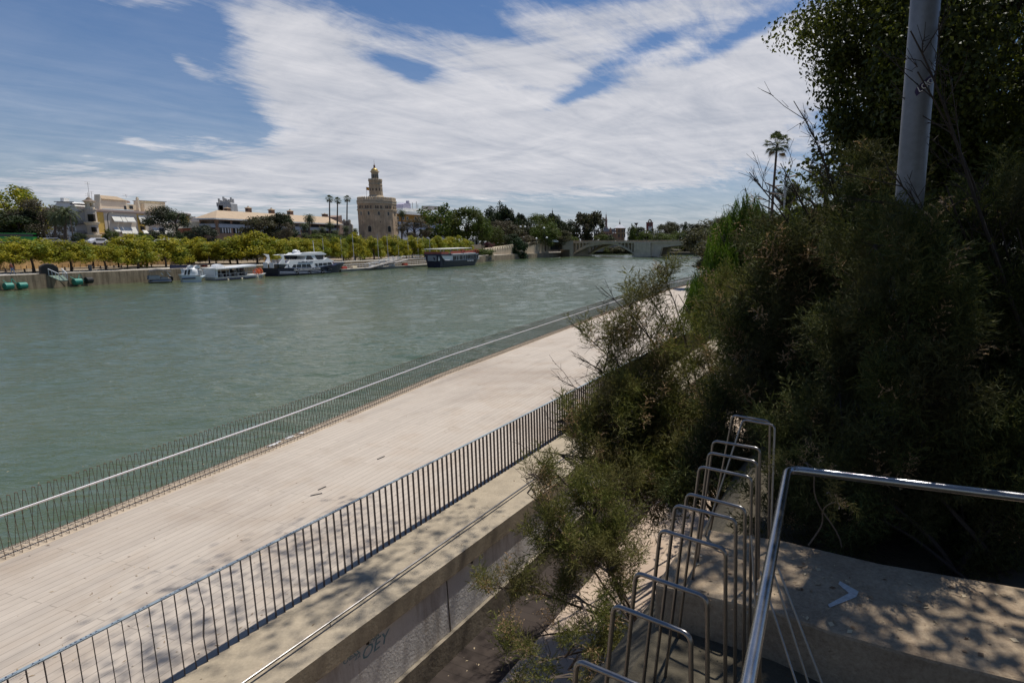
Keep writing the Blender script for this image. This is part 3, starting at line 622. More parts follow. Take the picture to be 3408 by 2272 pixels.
# ------------------------------------------------------------------ hoarding, quay furniture
hoard=thing('fabric_hoarding','long tan fabric hoarding with a brown panel and white draped panels behind the street trees','hoarding',XY(100,100))
def H(px): return XY(px,float(np.interp(px,[-60,0,560,640,1020],[96,100,127,134,160])))
def strip(mb,f,x0,x1,z0,z1,off=0,n=14,amp=.05):
    rows=[]
    for i in range(n+1):
        px=x0+(x1-x0)*i/n; p=f(px); rows.append((p[0]-off*.2+amp*math.sin(i*2.1),p[1]-off+amp*math.cos(i*1.7)))
    for a,b_ in zip(rows,rows[1:]): mb.add([(a[0],a[1],z0),(b_[0],b_[1],z0),(b_[0],b_[1],z1),(a[0],a[1],z1),(a[0],a[1]+.12,z0),(b_[0],b_[1]+.12,z0),(b_[0],b_[1]+.12,z1),(a[0],a[1]+.12,z1)],[(0,1,2,3),(3,2,6,7),(5,4,7,6)])
M_tan=pm('tan_fabric',(.66,.42,.18),.22,.8,.85,0,.3,.05); M_wfab=pm('white_drape',(.50,.47,.45),.35,1.3,.8,0,.4,.05)
mb=MB(); strip(mb,H,-60,640,2.15,4.5,0,40); mb.build('tan_fabric',M_tan,hoard); mb=MB(); strip(mb,H,872,1030,2.15,4.6,0,8); mb.build('tan_fabric',M_tan,hoard)
mb=MB(); strip(mb,H,640,677,2.6,5.0,0,3); bpn=mb.build('brown_panel',pm('brown_panel',(.06,.045,.04),.2,2,.7),hoard)
mb=MB(); 
for i in range(8): mb=MB(); strip(mb,H,679+i*24,679+i*24+22,2.7,4.9,.05,3,.1); mb.build('white_drape',M_wfab,hoard)
mb=MB(); a=H(-60); 
for px in range(-60,1020,20): p=H(px); mb=MB(); mb.tube([(p[0],p[1]-.2,2.1),(p[0],p[1]-.2,2.75)],.04,4); mb.build('post',M_dark,hoard)
pl_t=text('UCUEIB','panel_lettering',M_wfab,.9,(*[q for q in H(646)],4.2),(H(677)[0]-H(646)[0],H(677)[1]-H(646)[1]-.0,0),(0,0,1),bpn)
pl_t.location.y-=.2
text('SCOIN','graffiti',M_dark,1.1,(H(405)[0],H(405)[1]-.15,3.3),(H(440)[0]-H(405)[0],H(440)[1]-H(405)[1],0),(0,0,1),hoard)
mb=MB(); p=H(240); mb.box((p[0],p[1]-.16,3.9),(1.3,.05,.9),rz=.3); mb.build('notice',M_wfab,hoard)
# retaining wall of the upper street
rw=thing('street_retaining_wall','long pale retaining wall with parapet carrying the upper street','wall',(*up[2],2.1))
mb=MB()
for a,b_ in zip(up[1:],up[2:]):
    pl=Plane(a,b_); pl.rect(mb,0,pl.L,2.0,6.9,-.3,.2)
mb.build('wall',pm('wall_stone',(.33,.29,.235),.3,.6,.9,0,.3,.03,streak=.4),rw)
mb=MB()
for a,b_ in zip(up[1:],up[2:]):
    pl=Plane(a,b_); pl.rect(mb,0,pl.L,6.9,7.0,-.4,.3)
mb.build('coping',M_pale,rw)
# walking person
def person(name,label,p,h=1.75,rz=0,shirt=(.16,.05,.03),trous=(.10,.14,.22)):
    t=thing(name,label,'person',p,rz=rz); g=h/1.75
    me=bpy.data.meshes.new('body'); J={'pel':(0,0,.95),'che':(0,0,1.28),'nec':(0,.0,1.48),'hd':(0,.02,1.60),'ht':(0,.0,1.72),'ls':(-.19,0,1.42),'le':(-.23,.02,1.14),'lw':(-.2,.14,.93),'lh':(-.2,.17,.86),'rs':(.19,0,1.42),'re':(.23,-.03,1.14),'rw':(.21,-.02,.9),'rh':(.21,-.01,.82),'lp':(-.09,0,.9),'lk':(-.1,.16,.5),'la':(-.1,.2,.09),'lt':(-.1,.34,.04),'rp':(.09,0,.9),'rk':(.1,.0,.5),'ra':(.1,-.24,.12),'rt':(.1,-.12,.03)}
    rad={'pel':.14,'che':.15,'nec':.055,'hd':.09,'ht':.07,'ls':.06,'le':.045,'lw':.032,'lh':.04,'rs':.06,'re':.045,'rw':.032,'rh':.04,'lp':.09,'lk':.06,'la':.04,'lt':.035,'rp':.09,'rk':.06,'ra':.04,'rt':.035}
    ks=list(J); E=[('pel','che'),('che','nec'),('nec','hd'),('hd','ht'),('che','ls'),('ls','le'),('le','lw'),('lw','lh'),('che','rs'),('rs','re'),('re','rw'),('rw','rh'),('pel','lp'),('lp','lk'),('lk','la'),('la','lt'),('pel','rp'),('rp','rk'),('rk','ra'),('ra','rt')]
    me.from_pydata([tuple(q*g for q in J[k]) for k in ks],[(ks.index(a),ks.index(b_)) for a,b_ in E],[])
    o=bpy.data.objects.new('body',me); C.objects.link(o); o.parent=t; sk=o.modifiers.new('skin','SKIN'); o.modifiers.new('sub','SUBSURF').levels=1
    o.modifiers['sub'].render_levels=1
    for k,sv in zip(ks,me.skin_vertices[0].data): sv.radius=(rad[k]*g,)*2
    me.skin_vertices[0].data[0].use_root=True
    m,N,L,b=nodes('clothing_'+label[:12].replace(' ','_')); tc=N.new('ShaderNodeTexCoord'); sx=N.new('ShaderNodeSeparateXYZ'); L.new(tc.outputs['Object'],sx.inputs[0])
    r=N.new('ShaderNodeValToRGB'); r.color_ramp.interpolation='CONSTANT'; el=r.color_ramp.elements; el[0].color=(.03,.03,.03,1); el[1].position=.06; el[1].color=(*trous,1)
    for pz,cc in ((.53,shirt),(.80,(.35,.2,.14)),(.90,(.03,.02,.015))): q=el.new(pz); q.color=(*cc,1)
    mp=N.new('ShaderNodeMapRange'); L.new(sx.outputs[2],mp.inputs[0]); mp.inputs[2].default_value=1.82*g; L.new(mp.outputs[0],r.inputs[0]); L.new(r.outputs[0],b.inputs['Base Color']); b.inputs['Roughness'].default_value=.8
    me.materials.append(m); return t
p=U(42,914,2.1); person('person','person in a dark red top and jeans walking along the quay edge',(p[0],p[1],2.1),1.8,-1.2)
# bollards and posts on the quay
gq='small dark bollards along the quay edge'
mbp=MB(); mbp.lathe([(.16,0),(.16,.08),(.10,.12),(.09,.4),(.17,.46),(.17,.52),(.05,.56)],n=8)
b0=mbp.build('mooring_bollard',M_dark); first=True
for x,y in ((20,905),(83,906),(110,904),(217,899),(243,898),(312,895),(335,894),(357,893),(380,892),(404,891),(425,891),(467,889),(487,888),(505,890)):
    p=U(x,y,2.1); o=b0 if first else b0.copy()
    if not first: C.objects.link(o)
    first=False; o.location=(p[0],p[1],2.11); tag(o,'small dark bollard in the row along the pale quay pavement','bollard',gq)
p=U(301,901,2.1); mb=MB(); mb.lathe([(.22,0),(.28,.9),(.31,.92),(.31,.98),(.1,1.02)],(p[0],p[1],2.1),10); tag(mb.build('litter_bin',pm('grey_bin',(.2,.21,.22),.2,5,.5)),'grey litter bin standing alone on the quay edge','litter bin')
# ================================================================== buildings
M_win=pm('dark_window',(.022,.024,.028),.3,1,.12,0,0)
M_awn=pm('cream_awning',(.74,.71,.63),.08,2,.85)
M_tile=pm('clay_tile',(.42,.31,.20),.25,1.5,.9,0,.5,.1)
M_cream=pm('cream_wall',(.84,.71,.50),.12,.5,.85,streak=.1)
M_white=pm('white_wall',(.80,.78,.73),.1,.5,.8,streak=.12)
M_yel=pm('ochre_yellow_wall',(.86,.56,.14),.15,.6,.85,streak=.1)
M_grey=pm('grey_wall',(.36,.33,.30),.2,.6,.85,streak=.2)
def wpx(pl,name,rects,parent,mat=None,t0=-.04,t1=.05,conv=None,frame=None):
    """one part per window: dark pane a touch proud of the wall, with a frame of its own"""
    for r in rects:
        x0,y0,x1,y1=r
        if conv: (x0,y0),(x1,y1)=conv(x0,y0),conv(x1,y1)
        a=pl.sz(x0,y1); b_=pl.sz(x1,y0); mb=MB(); u0,u1,z0,z1=a[0],b_[0],min(a[1],b_[1]),max(a[1],b_[1])
        if frame:
            g=.12; fm=MB()
            for q in ((u0-g,u1+g,z1,z1+g),(u0-g,u1+g,z0-g,z0),(u0-g,u0,z0,z1),(u1,u1+g,z0,z1)): pl.rect(fm,*q,t0-.05,t1)
            w_=fm.build('window',frame,parent); pl.rect(mb,u0,u1,z0,z1,t0+.02,t1); mb.build('pane',mat or M_win,w_)
        else: pl.rect(mb,u0,u1,z0,z1,t0,t1); mb.build(name,mat or M_win,parent)
def awnings(pl,rects,parent,conv,proj=1.1):
    for x0,y0,x1,y1 in rects:
        (x0,y0),(x1,y1)=conv(x0,y0),conv(x1,y1); a=pl.sz(x0,y0); b_=pl.sz(x1,y0); c_=pl.sz(x0,y1)
        u0,u1,z1=a[0],b_[0],(a[1]+b_[1])/2; z0=c_[1]; mb=MB()
        vs=[pl.pt(u0,z1,-.1),pl.pt(u1,z1,-.1),pl.pt(u1,z0,-proj),pl.pt(u0,z0,-proj)]; vs+= [(x,y,z-.05) for x,y,z in vs]+[pl.pt(u0,z0-.3,-proj),pl.pt(u1,z0-.3,-proj)]
        mb.add(vs,[(0,1,2,3),(7,6,5,4),(0,4,5,1),(1,5,6,2),(0,3,7,4),(3,2,9,8)]); mb.build('awning',M_awn,parent)
# --- yellow corner building
Y0=XY(315,177); Yp=Plane(Y0,tuple(heading(Y0,14.5,31)))
yb=thing('corner_building','yellow and grey three-storey building with cream awnings and a corner turret','building',(*Y0,ST))
zc=Yp.sz(350,703)[1]
FY=[Yp.pt(0,0)[:2],Yp.pt(31,0)[:2],Yp.pt(31,0,12)[:2],XY(262,196)]
mb=MB(); mb.prism(FY,ST-1,zc); mb.build('wall',M_yel,yb)
mb=MB(); 
for x0,x1 in ((505,1075),(1205,1830)):
    a=Yp.sz(*cH(x0,700))[0]; b_=Yp.sz(*cH(x1,700))[0]; Yp.rect(mb,a,b_,ST-.9,zc-.3,-.12,.1)
mb.build('grey_bay',pm('rendered_bay',(.74,.62,.48),.12,.6,.85),yb)
mb=MB(); Yp.rect(mb,-.4,31.3,zc,zc+.55,-.55,1); mb.prism(FY,zc,zc+.5); Yp.rect(mb,-.2,31.2,zc-.35,zc,-.3,.2); Yp.rect(mb,-.1,31,ST+3.6,ST+3.8,-.25,.1); mb.build('cornice',pm('rose_cornice',(.55,.42,.35),.1,1,.8),yb)
awnings(Yp,[(620,612,768,705),(778,615,850,718),(858,622,1000,715),(1085,608,1198,738),(1305,645,1440,735),(1450,650,1560,740),(650,815,742,885),(765,812,940,922),(945,812,1045,922),(1150,868,1235,920),(1325,818,1412,905),(1425,822,1580,930),(1588,828,1672,935)],yb,cH)
wpx(Yp,'window',[(640,705,750,760),(800,718,985,745),(1120,740,1200,760),(1140,800,1205,865),(700,940,760,985),(900,930,1000,960),(1320,740,1420,760)],yb,conv=cH)
# left flank, shaded, running away from the turret
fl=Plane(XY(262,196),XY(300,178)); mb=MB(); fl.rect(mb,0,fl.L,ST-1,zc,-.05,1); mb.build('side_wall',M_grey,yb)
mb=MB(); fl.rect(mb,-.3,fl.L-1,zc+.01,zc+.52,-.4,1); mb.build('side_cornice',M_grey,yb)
wpx(fl,'window',[(150,600,165,680),(185,600,205,690),(150,760,170,850),(190,760,210,850),(150,940,240,1060)],yb,conv=cH)
for z in (9.6,12.6):
    mb=MB(); fl.rect(mb,0,fl.L,z,z+.12,-.8,0); 
    for k in range(20): u=fl.L*k/19; a=fl.pt(u,z,-.75); mb.tube([a,(a[0],a[1],z+.95)],.03,4)
    fl.rect(mb,0,fl.L,z+.9,z+.98,-.8,-.72); mb.build('balcony',M_dark,yb)
tc_=D(306,740,176.5); tz=lambda y: D(*cH(280,y),177.5)[2]
mb=MB(); mb.lathe([(1.35,ST-1),(1.35,zc),(1.5,zc+.1),(1.5,zc+.5),(1.2,zc+.5)],(tc_[0],tc_[1],0),14); mb.build('turret_wall',pm('turret_render',(.60,.51,.40),.2,.8,.85),yb)
for z in (tz(735),tz(950)):
    mb=MB(); mb.lathe([(1.4,z-.8),(1.85,z-.1),(1.85,z+.1),(1.3,z+.12)],(tc_[0],tc_[1],0),14); mb.build('turret_balcony',M_cream,yb)
mb=MB(); z0,z1,z2=zc+.5,tz(375),tz(292)
for a in (.4,1.97,3.54,5.11): mb.box((tc_[0]+.8*math.cos(a),tc_[1]+.8*math.sin(a),(z0+z1)/2),(.6,.35,z1-z0),rz=a+1.57)
mb.lathe([(1.1,z0),(1.1,z0+.5),(.8,z0+.5)],(tc_[0],tc_[1],0),8); mb.lathe([(1.1,z1-.5),(1.3,z1),(.8,z1)],(tc_[0],tc_[1],0),8)
bel=mb.build('turret_belfry',M_cream,yb)
mb=MB(); mb.lathe([(1.75,z1),(.9,z1+.5),(.6,z2-.7),(.7,z2-.6),(.05,z2),(.04,z2+1.2)],(tc_[0],tc_[1],0),8); mb.build('turret_roof',pm('turret_tile',(.20,.15,.11),.2,2,.8),bel)
wt=Plane((tc_[0]-1.5,tc_[1]-1.3),(tc_[0]+1.5,tc_[1]-1.3)); wpx(wt,'window',[(235,590,318,715),(296,815,345,900)],yb,conv=cH,t0=-.1,t1=.5)
# penthouses
pent=pm('penthouse_render',(.86,.74,.54),.08,.6,.85)
Pp=Plane(Yp.pt(0,0,2.5)[:2],Yp.pt(10,0,2.5)[:2])
mb=MB(); Pp.ext(mb,[cH(450,490),cH(455,325),cH(895,355),cH(905,500)],0,2.4); Pp.ext(mb,[cH(905,500),cH(905,412),cH(1080,425),cH(1085,520)],.6,2); pb=mb.build('penthouse',pent,yb)
mb=MB(); a=[Pp.pt(*Pp.sz(*cH(x,y)),o) for x,y,o in ((450,322,-.3),(897,357,-.3),(815,282,2.2),(432,248,2.2))]; mb.add(a+[(x,y,z-.18) for x,y,z in a],[(0,1,2,3),(7,6,5,4),(0,4,5,1),(1,5,6,2),(2,6,7,3),(3,7,4,0)]); mb.build('roof',M_tile,pb)
mb=MB(); Pp.ext(mb,[cH(425,500),cH(425,245),cH(450,322),cH(460,500)],-.1,2.2); mb.build('gable_wall',pent,pb)
P2=Plane(Yp.pt(0,0,3.5)[:2],Yp.pt(10,0,3.5)[:2])
mb=MB(); P2.ext(mb,[cH(1110,540),cH(1105,355),cH(1565,380),cH(1572,600),cH(1572,640)],0,2.2); Pp.ext(mb,[cH(1190,545),cH(1185,402),cH(1540,425),cH(1545,600)],-.5,3); mb.build('penthouse',pent,yb)
mb=MB(); P2.ext(mb,[cH(1100,358),cH(1100,350),cH(1568,374),cH(1568,384)],-.6,2.6); mb.build('roof_slab',M_grey,yb)
mb=MB(); Pp.ext(mb,[cH(1082,540),cH(1045,318),cH(1070,305),cH(1112,545)],-.8,-.1); Pp.ext(mb,[cH(1045,310),cH(1048,292),cH(1066,292),cH(1068,308)],-.7,-.2); mb.build('chimney',pent,yb)
mb=MB(); Pp.ext(mb,[cH(915,395),cH(930,365),cH(960,352),cH(995,368),cH(1003,398)],1,3); mb.build('small_dome',pm('rose_dome',(.5,.36,.29),.2,1,.8),yb)
wpx(Pp,'window',[(855,448,888,512),(950,442,1003,500)],yb,conv=cH); wpx(P2,'window',[(1365,478,1468,545)],yb,conv=cH,t0=-.9,t1=-.3)
for x0,y0,x1,y1 in ((300,30,350,400),(365,195,385,410),(310,240,335,400),(960,245,975,300)):
    mb=MB(); a,b_=cH(x0,y0),cH(x1,y1); q0=Pp.pt(*Pp.sz(*a),2); q1=Pp.pt(*Pp.sz(*b_),2); mb.tube([q1,q0],.05,4); e_=Pp.e
    for k in (0,.5): mb.tube([(q0[0]-e_[0]*.9,q0[1]-e_[1]*.9,q0[2]-k),(q0[0]+e_[0]*.6,q0[1]+e_[1]*.6,q0[2]-k)],.03,4)
    mb.build('aerial',M_grey,yb)
# --- white building behind the palms
Wp=Plane(XY(128,196),XY(264,196)); wb=thing('white_house','white house with grey trim partly hidden by the date palms','building',(*XY(128,196),ST))
mb=MB(); Wp.ext(mb,[cJ(660,1075),cJ(700,960),cJ(850,780),cJ(860,560),cJ(1000,365),cJ(1240,375),cJ(1395,540),cJ(1400,1080)],0,9); mb.build('wall',M_white,wb)
mb=MB(); Wp.ext(mb,[cJ(980,770),cJ(980,760),cJ(1335,758),cJ(1335,770)],-.3,.1); Wp.ext(mb,[cJ(950,380),cJ(950,366),cJ(1280,372),cJ(1280,385)],-.3,.1); Wp.ext(mb,[cJ(1000,970),cJ(1000,962),cJ(1340,962),cJ(1340,970)],-.2,.1); mb.build('string_course',M_grey,wb)
wpx(Wp,'window',[(1005,810,1075,885),(1220,815,1290,890),(1235,690,1300,715),(1040,1000,1110,1075),(1245,990,1300,1060),(780,985,850,1070)],wb,conv=cJ,frame=M_grey)
mb=MB(); Wp.ext(mb,[cJ(1000,370),cJ(1000,300),cJ(1060,305),cJ(1062,372)],1,3); mb.build('chimney',M_white,wb)
wd=MB(); Wp.ext(wd,[cJ(1310,430),cJ(1312,412),cJ(1470,412),cJ(1470,432)],-2,6); wd.build('roof_terrace_canopy',M_dark,wb)
# --- long brick building with hipped tile roof
M_brick=pm('brown_brick',(.34,.20,.125),.25,.8,.9,0,.3)
C0=XY(727,190); Cp=Plane(C0,XY(1135,245)); cb=thing('brick_building','long brown brick building with hipped pale tile roof, white bands and small roof towers','building',(*C0,ST))
Cs=Plane(XY(672,191.6),C0)
ze=Cp.sz(*cI(335,600))[1]
mb=MB(); Cp.rect(mb,0,Cp.L,ST-1,ze,0,6.4); mb.build('wall',M_brick,cb)
mb=MB(); Cs.rect(mb,0,Cs.L,ST-1,ze,-.02,.5); mb.build('side_wall',M_brick,cb)
ridge=[Cp.pt(5,0,4.6),Cp.pt(Cp.L-1,0,4.6)]; zr=D(*cI(420,525),198)[2]
e0=[Cp.pt(-1.2,0,-1.4),Cp.pt(Cp.L+.2,0,-1.4),Cp.pt(Cp.L+.2,0,7.4),Cp.pt(-1.2,0,7.4)]
mb=MB(); vs=[(e0[0][0],e0[0][1],ze+.3),(e0[1][0],e0[1][1],ze+.3),(e0[2][0],e0[2][1],ze+.3),(e0[3][0],e0[3][1],ze+.3),(ridge[0][0],ridge[0][1],zr),(ridge[1][0],ridge[1][1],zr)]
mb.add(vs,[(0,1,5,4),(1,2,5),(2,3,4,5),(3,0,4)]); mb.add([(x,y,z-.5) for x,y,z in vs[:4]],[(3,2,1,0)])
mb.build('roof',pm('pale_tile',(.48,.36,.24),.15,.7,.9,0,.4,.1),cb)
mb=MB(); Cp.rect(mb,-1.3,Cp.L+.3,ze-.15,ze+.28,-1.5,0); Cs.rect(mb,-.6,Cs.L+1.3,ze-.15,ze+.28,-1.5,0); mb.build('eaves',M_white,cb)
zw=[Cp.sz(727,cI(0,y)[1])[1] for y in (612,640,672,722)]
mb=MB(); Cp.rect(mb,.6,Cp.L-1,zw[2],zw[1],-.5,.1); Cs.rect(mb,.3,Cs.L-.3,zw[2],zw[1],-.5,.1); mb.build('white_band',pm('pale_blue_panel',(.42,.44,.46),.1,.5,.7),cb)
for k in range(11):
    u0=1+k*(Cp.L-2)/11; u1=u0+(Cp.L-2)/11-.9
    for z0,z1,nm in ((zw[1],zw[0],'gallery_opening'),(zw[3],zw[2],'window')):
        mb=MB(); Cp.rect(mb,u0,u1,z0,z1,-.08,.1); o=mb.build(nm,M_win,cb)
        if nm=='window' and k<7:
            m2=MB()
            for j in (.2,.45,.7,.9): Cp.rect(m2,u0+(u1-u0)*j,u0+(u1-u0)*j+.35,z0+.2,z1-.1,-.16,-.09)
            m2.build('curtain',M_white,o)
for z0,z1 in ((zw[1],zw[0]),(zw[3],zw[2])):
    mb=MB(); Cs.rect(mb,.6,Cs.L-.6,z0,z1,-.08,.1); mb.build('window',M_win,cb)
for px,y0,y1,d in ((410,530,495,207),(594,532,490,212),(795,548,505,222),(957,558,518,232),(1258,572,550,258)):
    p=D(*cI(px,y0),d); p1=D(*cI(px,y1),d); s_=46/2.613*d/FP*.92; mb=MB(); h_=p1[2]-p[2]
    mb.box((p[0],p[1],p[2]-1+(h_*.62+1)/2),(s_*.8,s_*.8,h_*.62+1),rz=-.28); tw=mb.build('roof_tower',M_brick,cb)
    mb=MB(); z=p[2]+h_*.62; mb.lathe([(s_*.72,z),(s_*.7,z+.15),(s_*.12,z+h_*.3),(s_*.1,z+h_*.5)],(p[0],p[1],0),4,rot=.5); mb.build('cap',M_tile,tw)
    mb=MB(); mb.box((p[0]-.02,p[1]-s_*.41,p[2]+h_*.3),(s_*.5,.1,h_*.35),rz=-.28); mb.build('window',M_win,tw)
gp=Plane(XY(1118,258),XY(1140,262)); mb=MB(); gp.ext(mb,[cI(1340,780),cI(1350,580),cI(1395,566),cI(1410,700),cI(1410,780)],-.5,6); mb.build('gable',pm('rose_brick',(.36,.25,.19),.2,.8,.9),cb)
for px,y0,y1,w_,lab in ((760,692,676,40,1),(745,698,686,18,0)):
    p=D(px,y0,240); mb=MB(); 
    mb.box((p[0],p[1],p[2]),(w_*.124,4,3.2)); 
    for k in range(7): mb.box((p[0]-2.3+.75*k,p[1],p[2]+2+.35*((k*7)%4)),(.35,.8,1.6+.5*((k*5)%3)))
    mb.build('rooftop_plant',pm('plant_grey',(.42,.41,.39),.3,1,.6),cb)
# --- low orange house left of it, and stone building between brick building and tower
op_=Plane(XY(606,188),XY(672,192)); ob=thing('orange_house','low burnt orange house half hidden between the umbrella pine and brick building','building',(*XY(606,188),ST))
mb=MB(); op_.ext(mb,[(606,812),(608,758),(672,754),(672,812)],0,8); mb.build('wall',pm('burnt_orange_wall',(.34,.12,.06),.2,.8,.9),ob)
mb=MB(); op_.ext(mb,[(604,760),(612,745),(640,738),(672,738),(674,757)],-.6,8); mb.build('roof',M_cream,ob)
op2=Plane(XY(622,215),XY(700,220)); mb=MB(); 
op2.ext(mb,[(625,745),(627,722),(650,720),(652,732),(672,728),(672,745)],0,9); mb.build('rear_wall',M_white,ob)
sp_=Plane(XY(1138,290),XY(1180,292)); sb=thing('stone_house','crenellated stone house between the brick building and the stone tower','building',(*XY(1138,290),ST))
mb=MB(); sp_.ext(mb,[(1138,812),(1138,734),(1142,734),(1142,730),(1146,730),(1146,735),(1158,735),(1158,731),(1164,731),(1164,742),(1172,748),(1172,812)],0,8); mb.build('wall',pm('house_stone',(.33,.27,.20),.3,.6,.9),sb)
wpx(sp_,'window',[(1146,742,1150,750),(1156,742,1160,750)],sb)
# --- ochre and white hotel right of the tower
Hp=Plane(XY(1312,262),XY(1600,330)); hb=thing('ochre_hotel','white and ochre hotel block with dark arched windows right of the stone tower','building',(*XY(1312,262),ST))
zo=[Hp.sz(1330,y)[1] for y in (815,738,712,704)]
mb=MB(); Hp.rect(mb,0,Hp.L*.6,ST-1,zo[1],0,14); mb.build('wall',pm('bluish_white_wall',(.50,.52,.56),.1,.6,.8),hb)
mb=MB(); Hp.rect(mb,0,Hp.L*.6,zo[1],zo[2],-.05,14); mb.build('upper_wall',pm('deep_ochre_wall',(.42,.20,.035),.15,.6,.85),hb)
mb=MB(); Hp.rect(mb,-.5,Hp.L*.62,zo[2],zo[3],-.9,14); mb.build('cornice',M_white,hb)
for x in (1323,1342,1355,1382,1394,1408): wpx(Hp,'window',[(x-2.6,722,x+2.6,732)],hb,t0=-.12,frame=M_cream)
for x in (1324,1340,1356,1380,1400): wpx(Hp,'window',[(x-2.4,740,x+2.4,754),(x-2.4,762,x+2.4,778)],hb,t0=-.08)
Hq=Plane(XY(1330,272),XY(1560,325))
mb=MB(); Hq.ext(mb,[(1340,704),(1342,692),(1420,697),(1424,704)],0,8); mb.build('attic',M_white,hb)
mb=MB(); Hq.ext(mb,[(1342,692),(1342,680),(1352,675),(1366,677),(1368,694)],0,4); Hq.ext(mb,[(1357,678),(1357,668),(1362,668),(1362,678)],0,1); mb.build('lift_tower',pm('lilac_render',(.44,.41,.50),.1,1,.8),hb)
mb=MB(); Hq.ext(mb,[(1431,697),(1431,685),(1457,687),(1457,699)],0,5); Hq.ext(mb,[(1465,697),(1465,688),(1477,688),(1477,699)],0,5); mb.build('roof_plant',M_grey,hb)
for x,y in ((1373,671),(1384,674),(1397,671),(1402,680)):
    mb=MB(); p=Hq.pt(*Hq.sz(x,y),2); q=Hq.pt(*Hq.sz(x,698),2); mb.tube([q,p],.14,5); mb.build('aerial',M_grey,hb)
# ================================================================== the stone tower
TC=D(1258,740,249.); TX,TY=TC[0],TC[1]; tzz=lambda y:D(1250,cG(0,y)[1],249)[2]
M_tower=pm('tower_stone',(.62,.44,.27),.5,.35,.92,0,.5,.08,streak=.45)
M_tower2=pm('tower_upper_stone',(.46,.36,.24),.35,.6,.92,0,.5,.06,streak=.3)
tw=thing('stone_tower','tall twelve-sided stone tower in three tiers with battlements and golden dome','tower',(TX,TY,ST))
ROT=R(11)
def ring(mb,prof,n=12,rot=ROT): mb.lathe(prof,(TX,TY,0),n,rot)
ZT=tzz(735); Rb=7.75
mb=MB(); ring(mb,[(Rb+.25,ST-2),(Rb+.02,ST+6),(Rb-.02,tzz(890)),(Rb-.1,ZT)]); mb.build('lower_tier',M_tower,tw)
mb=MB(); z=tzz(888); ring(mb,[(Rb,z-.25),(Rb+.28,z-.2),(Rb+.28,z+.12),(Rb,z+.15)]); z=tzz(765); ring(mb,[(Rb,z-.5),(Rb+.12,z-.45),(Rb+.12,z+.2),(Rb,z+.25)]); z=tzz(735); ring(mb,[(Rb-.1,z-.35),(Rb+.22,z-.3),(Rb+.22,z+.1),(Rb-.1,z+.12)]); mb.build('string_course',M_cream if 0 else pm('tower_trim',(.56,.45,.31),.3,1,.9),tw)
def merlons(r,z0,h,n,w_,parent,t=.5):
    for k in range(12):
        a0=ROT+2*math.pi*k/12; a1=a0+2*math.pi/12; p0=np.array([TX+r*math.cos(a0),TY+r*math.sin(a0)]); p1=np.array([TX+r*math.cos(a1),TY+r*math.sin(a1)])
        if p0[1]>TY+r*.9 and p1[1]>TY+r*.9: pass
        for j in range(n):
            f=(j+.5)/n; p=p0*(1-f)+p1*f; rz=math.atan2(p1[1]-p0[1],p1[0]-p0[0]); mb=MB(); mb.box((p[0],p[1],z0+h*.35),(w_,t,h*.7),rz=rz)
            c,s_=math.cos(rz),math.sin(rz); b_=[(p[0]+c*x-s_*y,p[1]+s_*x+c*y,z0+h*.7) for x,y in((-w_/2,-t/2),(w_/2,-t/2),(w_/2,t/2),(-w_/2,t/2))]; mb.add(b_+[(p[0],p[1],z0+h)],[(0,1,4),(1,2,4),(2,3,4),(3,0,4)])
            mb.build('merlon',pm('tower_trim',(1,1,1)),parent)
mb=MB(); z=ZT; ring(mb,[(Rb-.05,z),(Rb-.05,z+.45),(Rb-.6,z+.45),(Rb-.6,z)]); mb.build('parapet',pm('tower_trim',(1,1,1)),tw)
merlons(Rb-.32,ZT+.4,tzz(665)-ZT-.4,4,.62,tw)
R2=2.62
mb=MB(); ring(mb,[(R2+.95,ZT-.5),(R2+.9,tzz(665)),(R2+.1,tzz(630)),(R2,tzz(460)),(R2+.12,tzz(455)),(R2+.12,tzz(445)),(R2,tzz(440)),(R2,tzz(390)),(R2+.18,tzz(385)),(R2+.18,tzz(372))]); mid=mb.build('middle_tier',M_tower2,tw)
merlons(R2+.02,tzz(372),tzz(342)-tzz(372),2,.45,mid,.25)
mb=MB(); r3=1.42; ring(mb,[(r3,tzz(375)),(r3,tzz(340)),(r3-.05,tzz(260)),(r3+.1,tzz(225)),(r3+.5,tzz(222)),(r3+.35,tzz(212)),(1.2,tzz(210))],n=12); top=mb.build('top_tier',M_tower2,tw,smooth=False)
mb=MB(); z0,z1=tzz(210),tzz(152); mb.lathe([(1.42*math.cos(t_),z0+(z1-z0)*math.sin(t_)) for t_ in [k*math.pi/2/9 for k in range(10)]],(TX,TY,0),16); mb.build('dome',pm('gilded_tile',(.55,.36,.11),.2,2,.45,.35,.1),top,smooth=True)
mb=MB(); mb.lathe([(.42,tzz(156)),(.36,tzz(110)),(.5,tzz(108)),(.1,tzz(100)),(.18,tzz(88)),(.06,tzz(80)),(.03,tzz(5))],(TX,TY,0),8); mb.build('lantern',pm('copper_red',(.22,.09,.05),.2,3,.5),top)
def faceplane(r,k):
    a0=ROT+2*math.pi*k/12; a1=a0+2*math.pi/12; p=(TX+r*math.cos(a0),TY+r*math.sin(a0)); q=(TX+r*math.cos(a1),TY+r*math.sin(a1)); return p,q,(a0+a1)/2
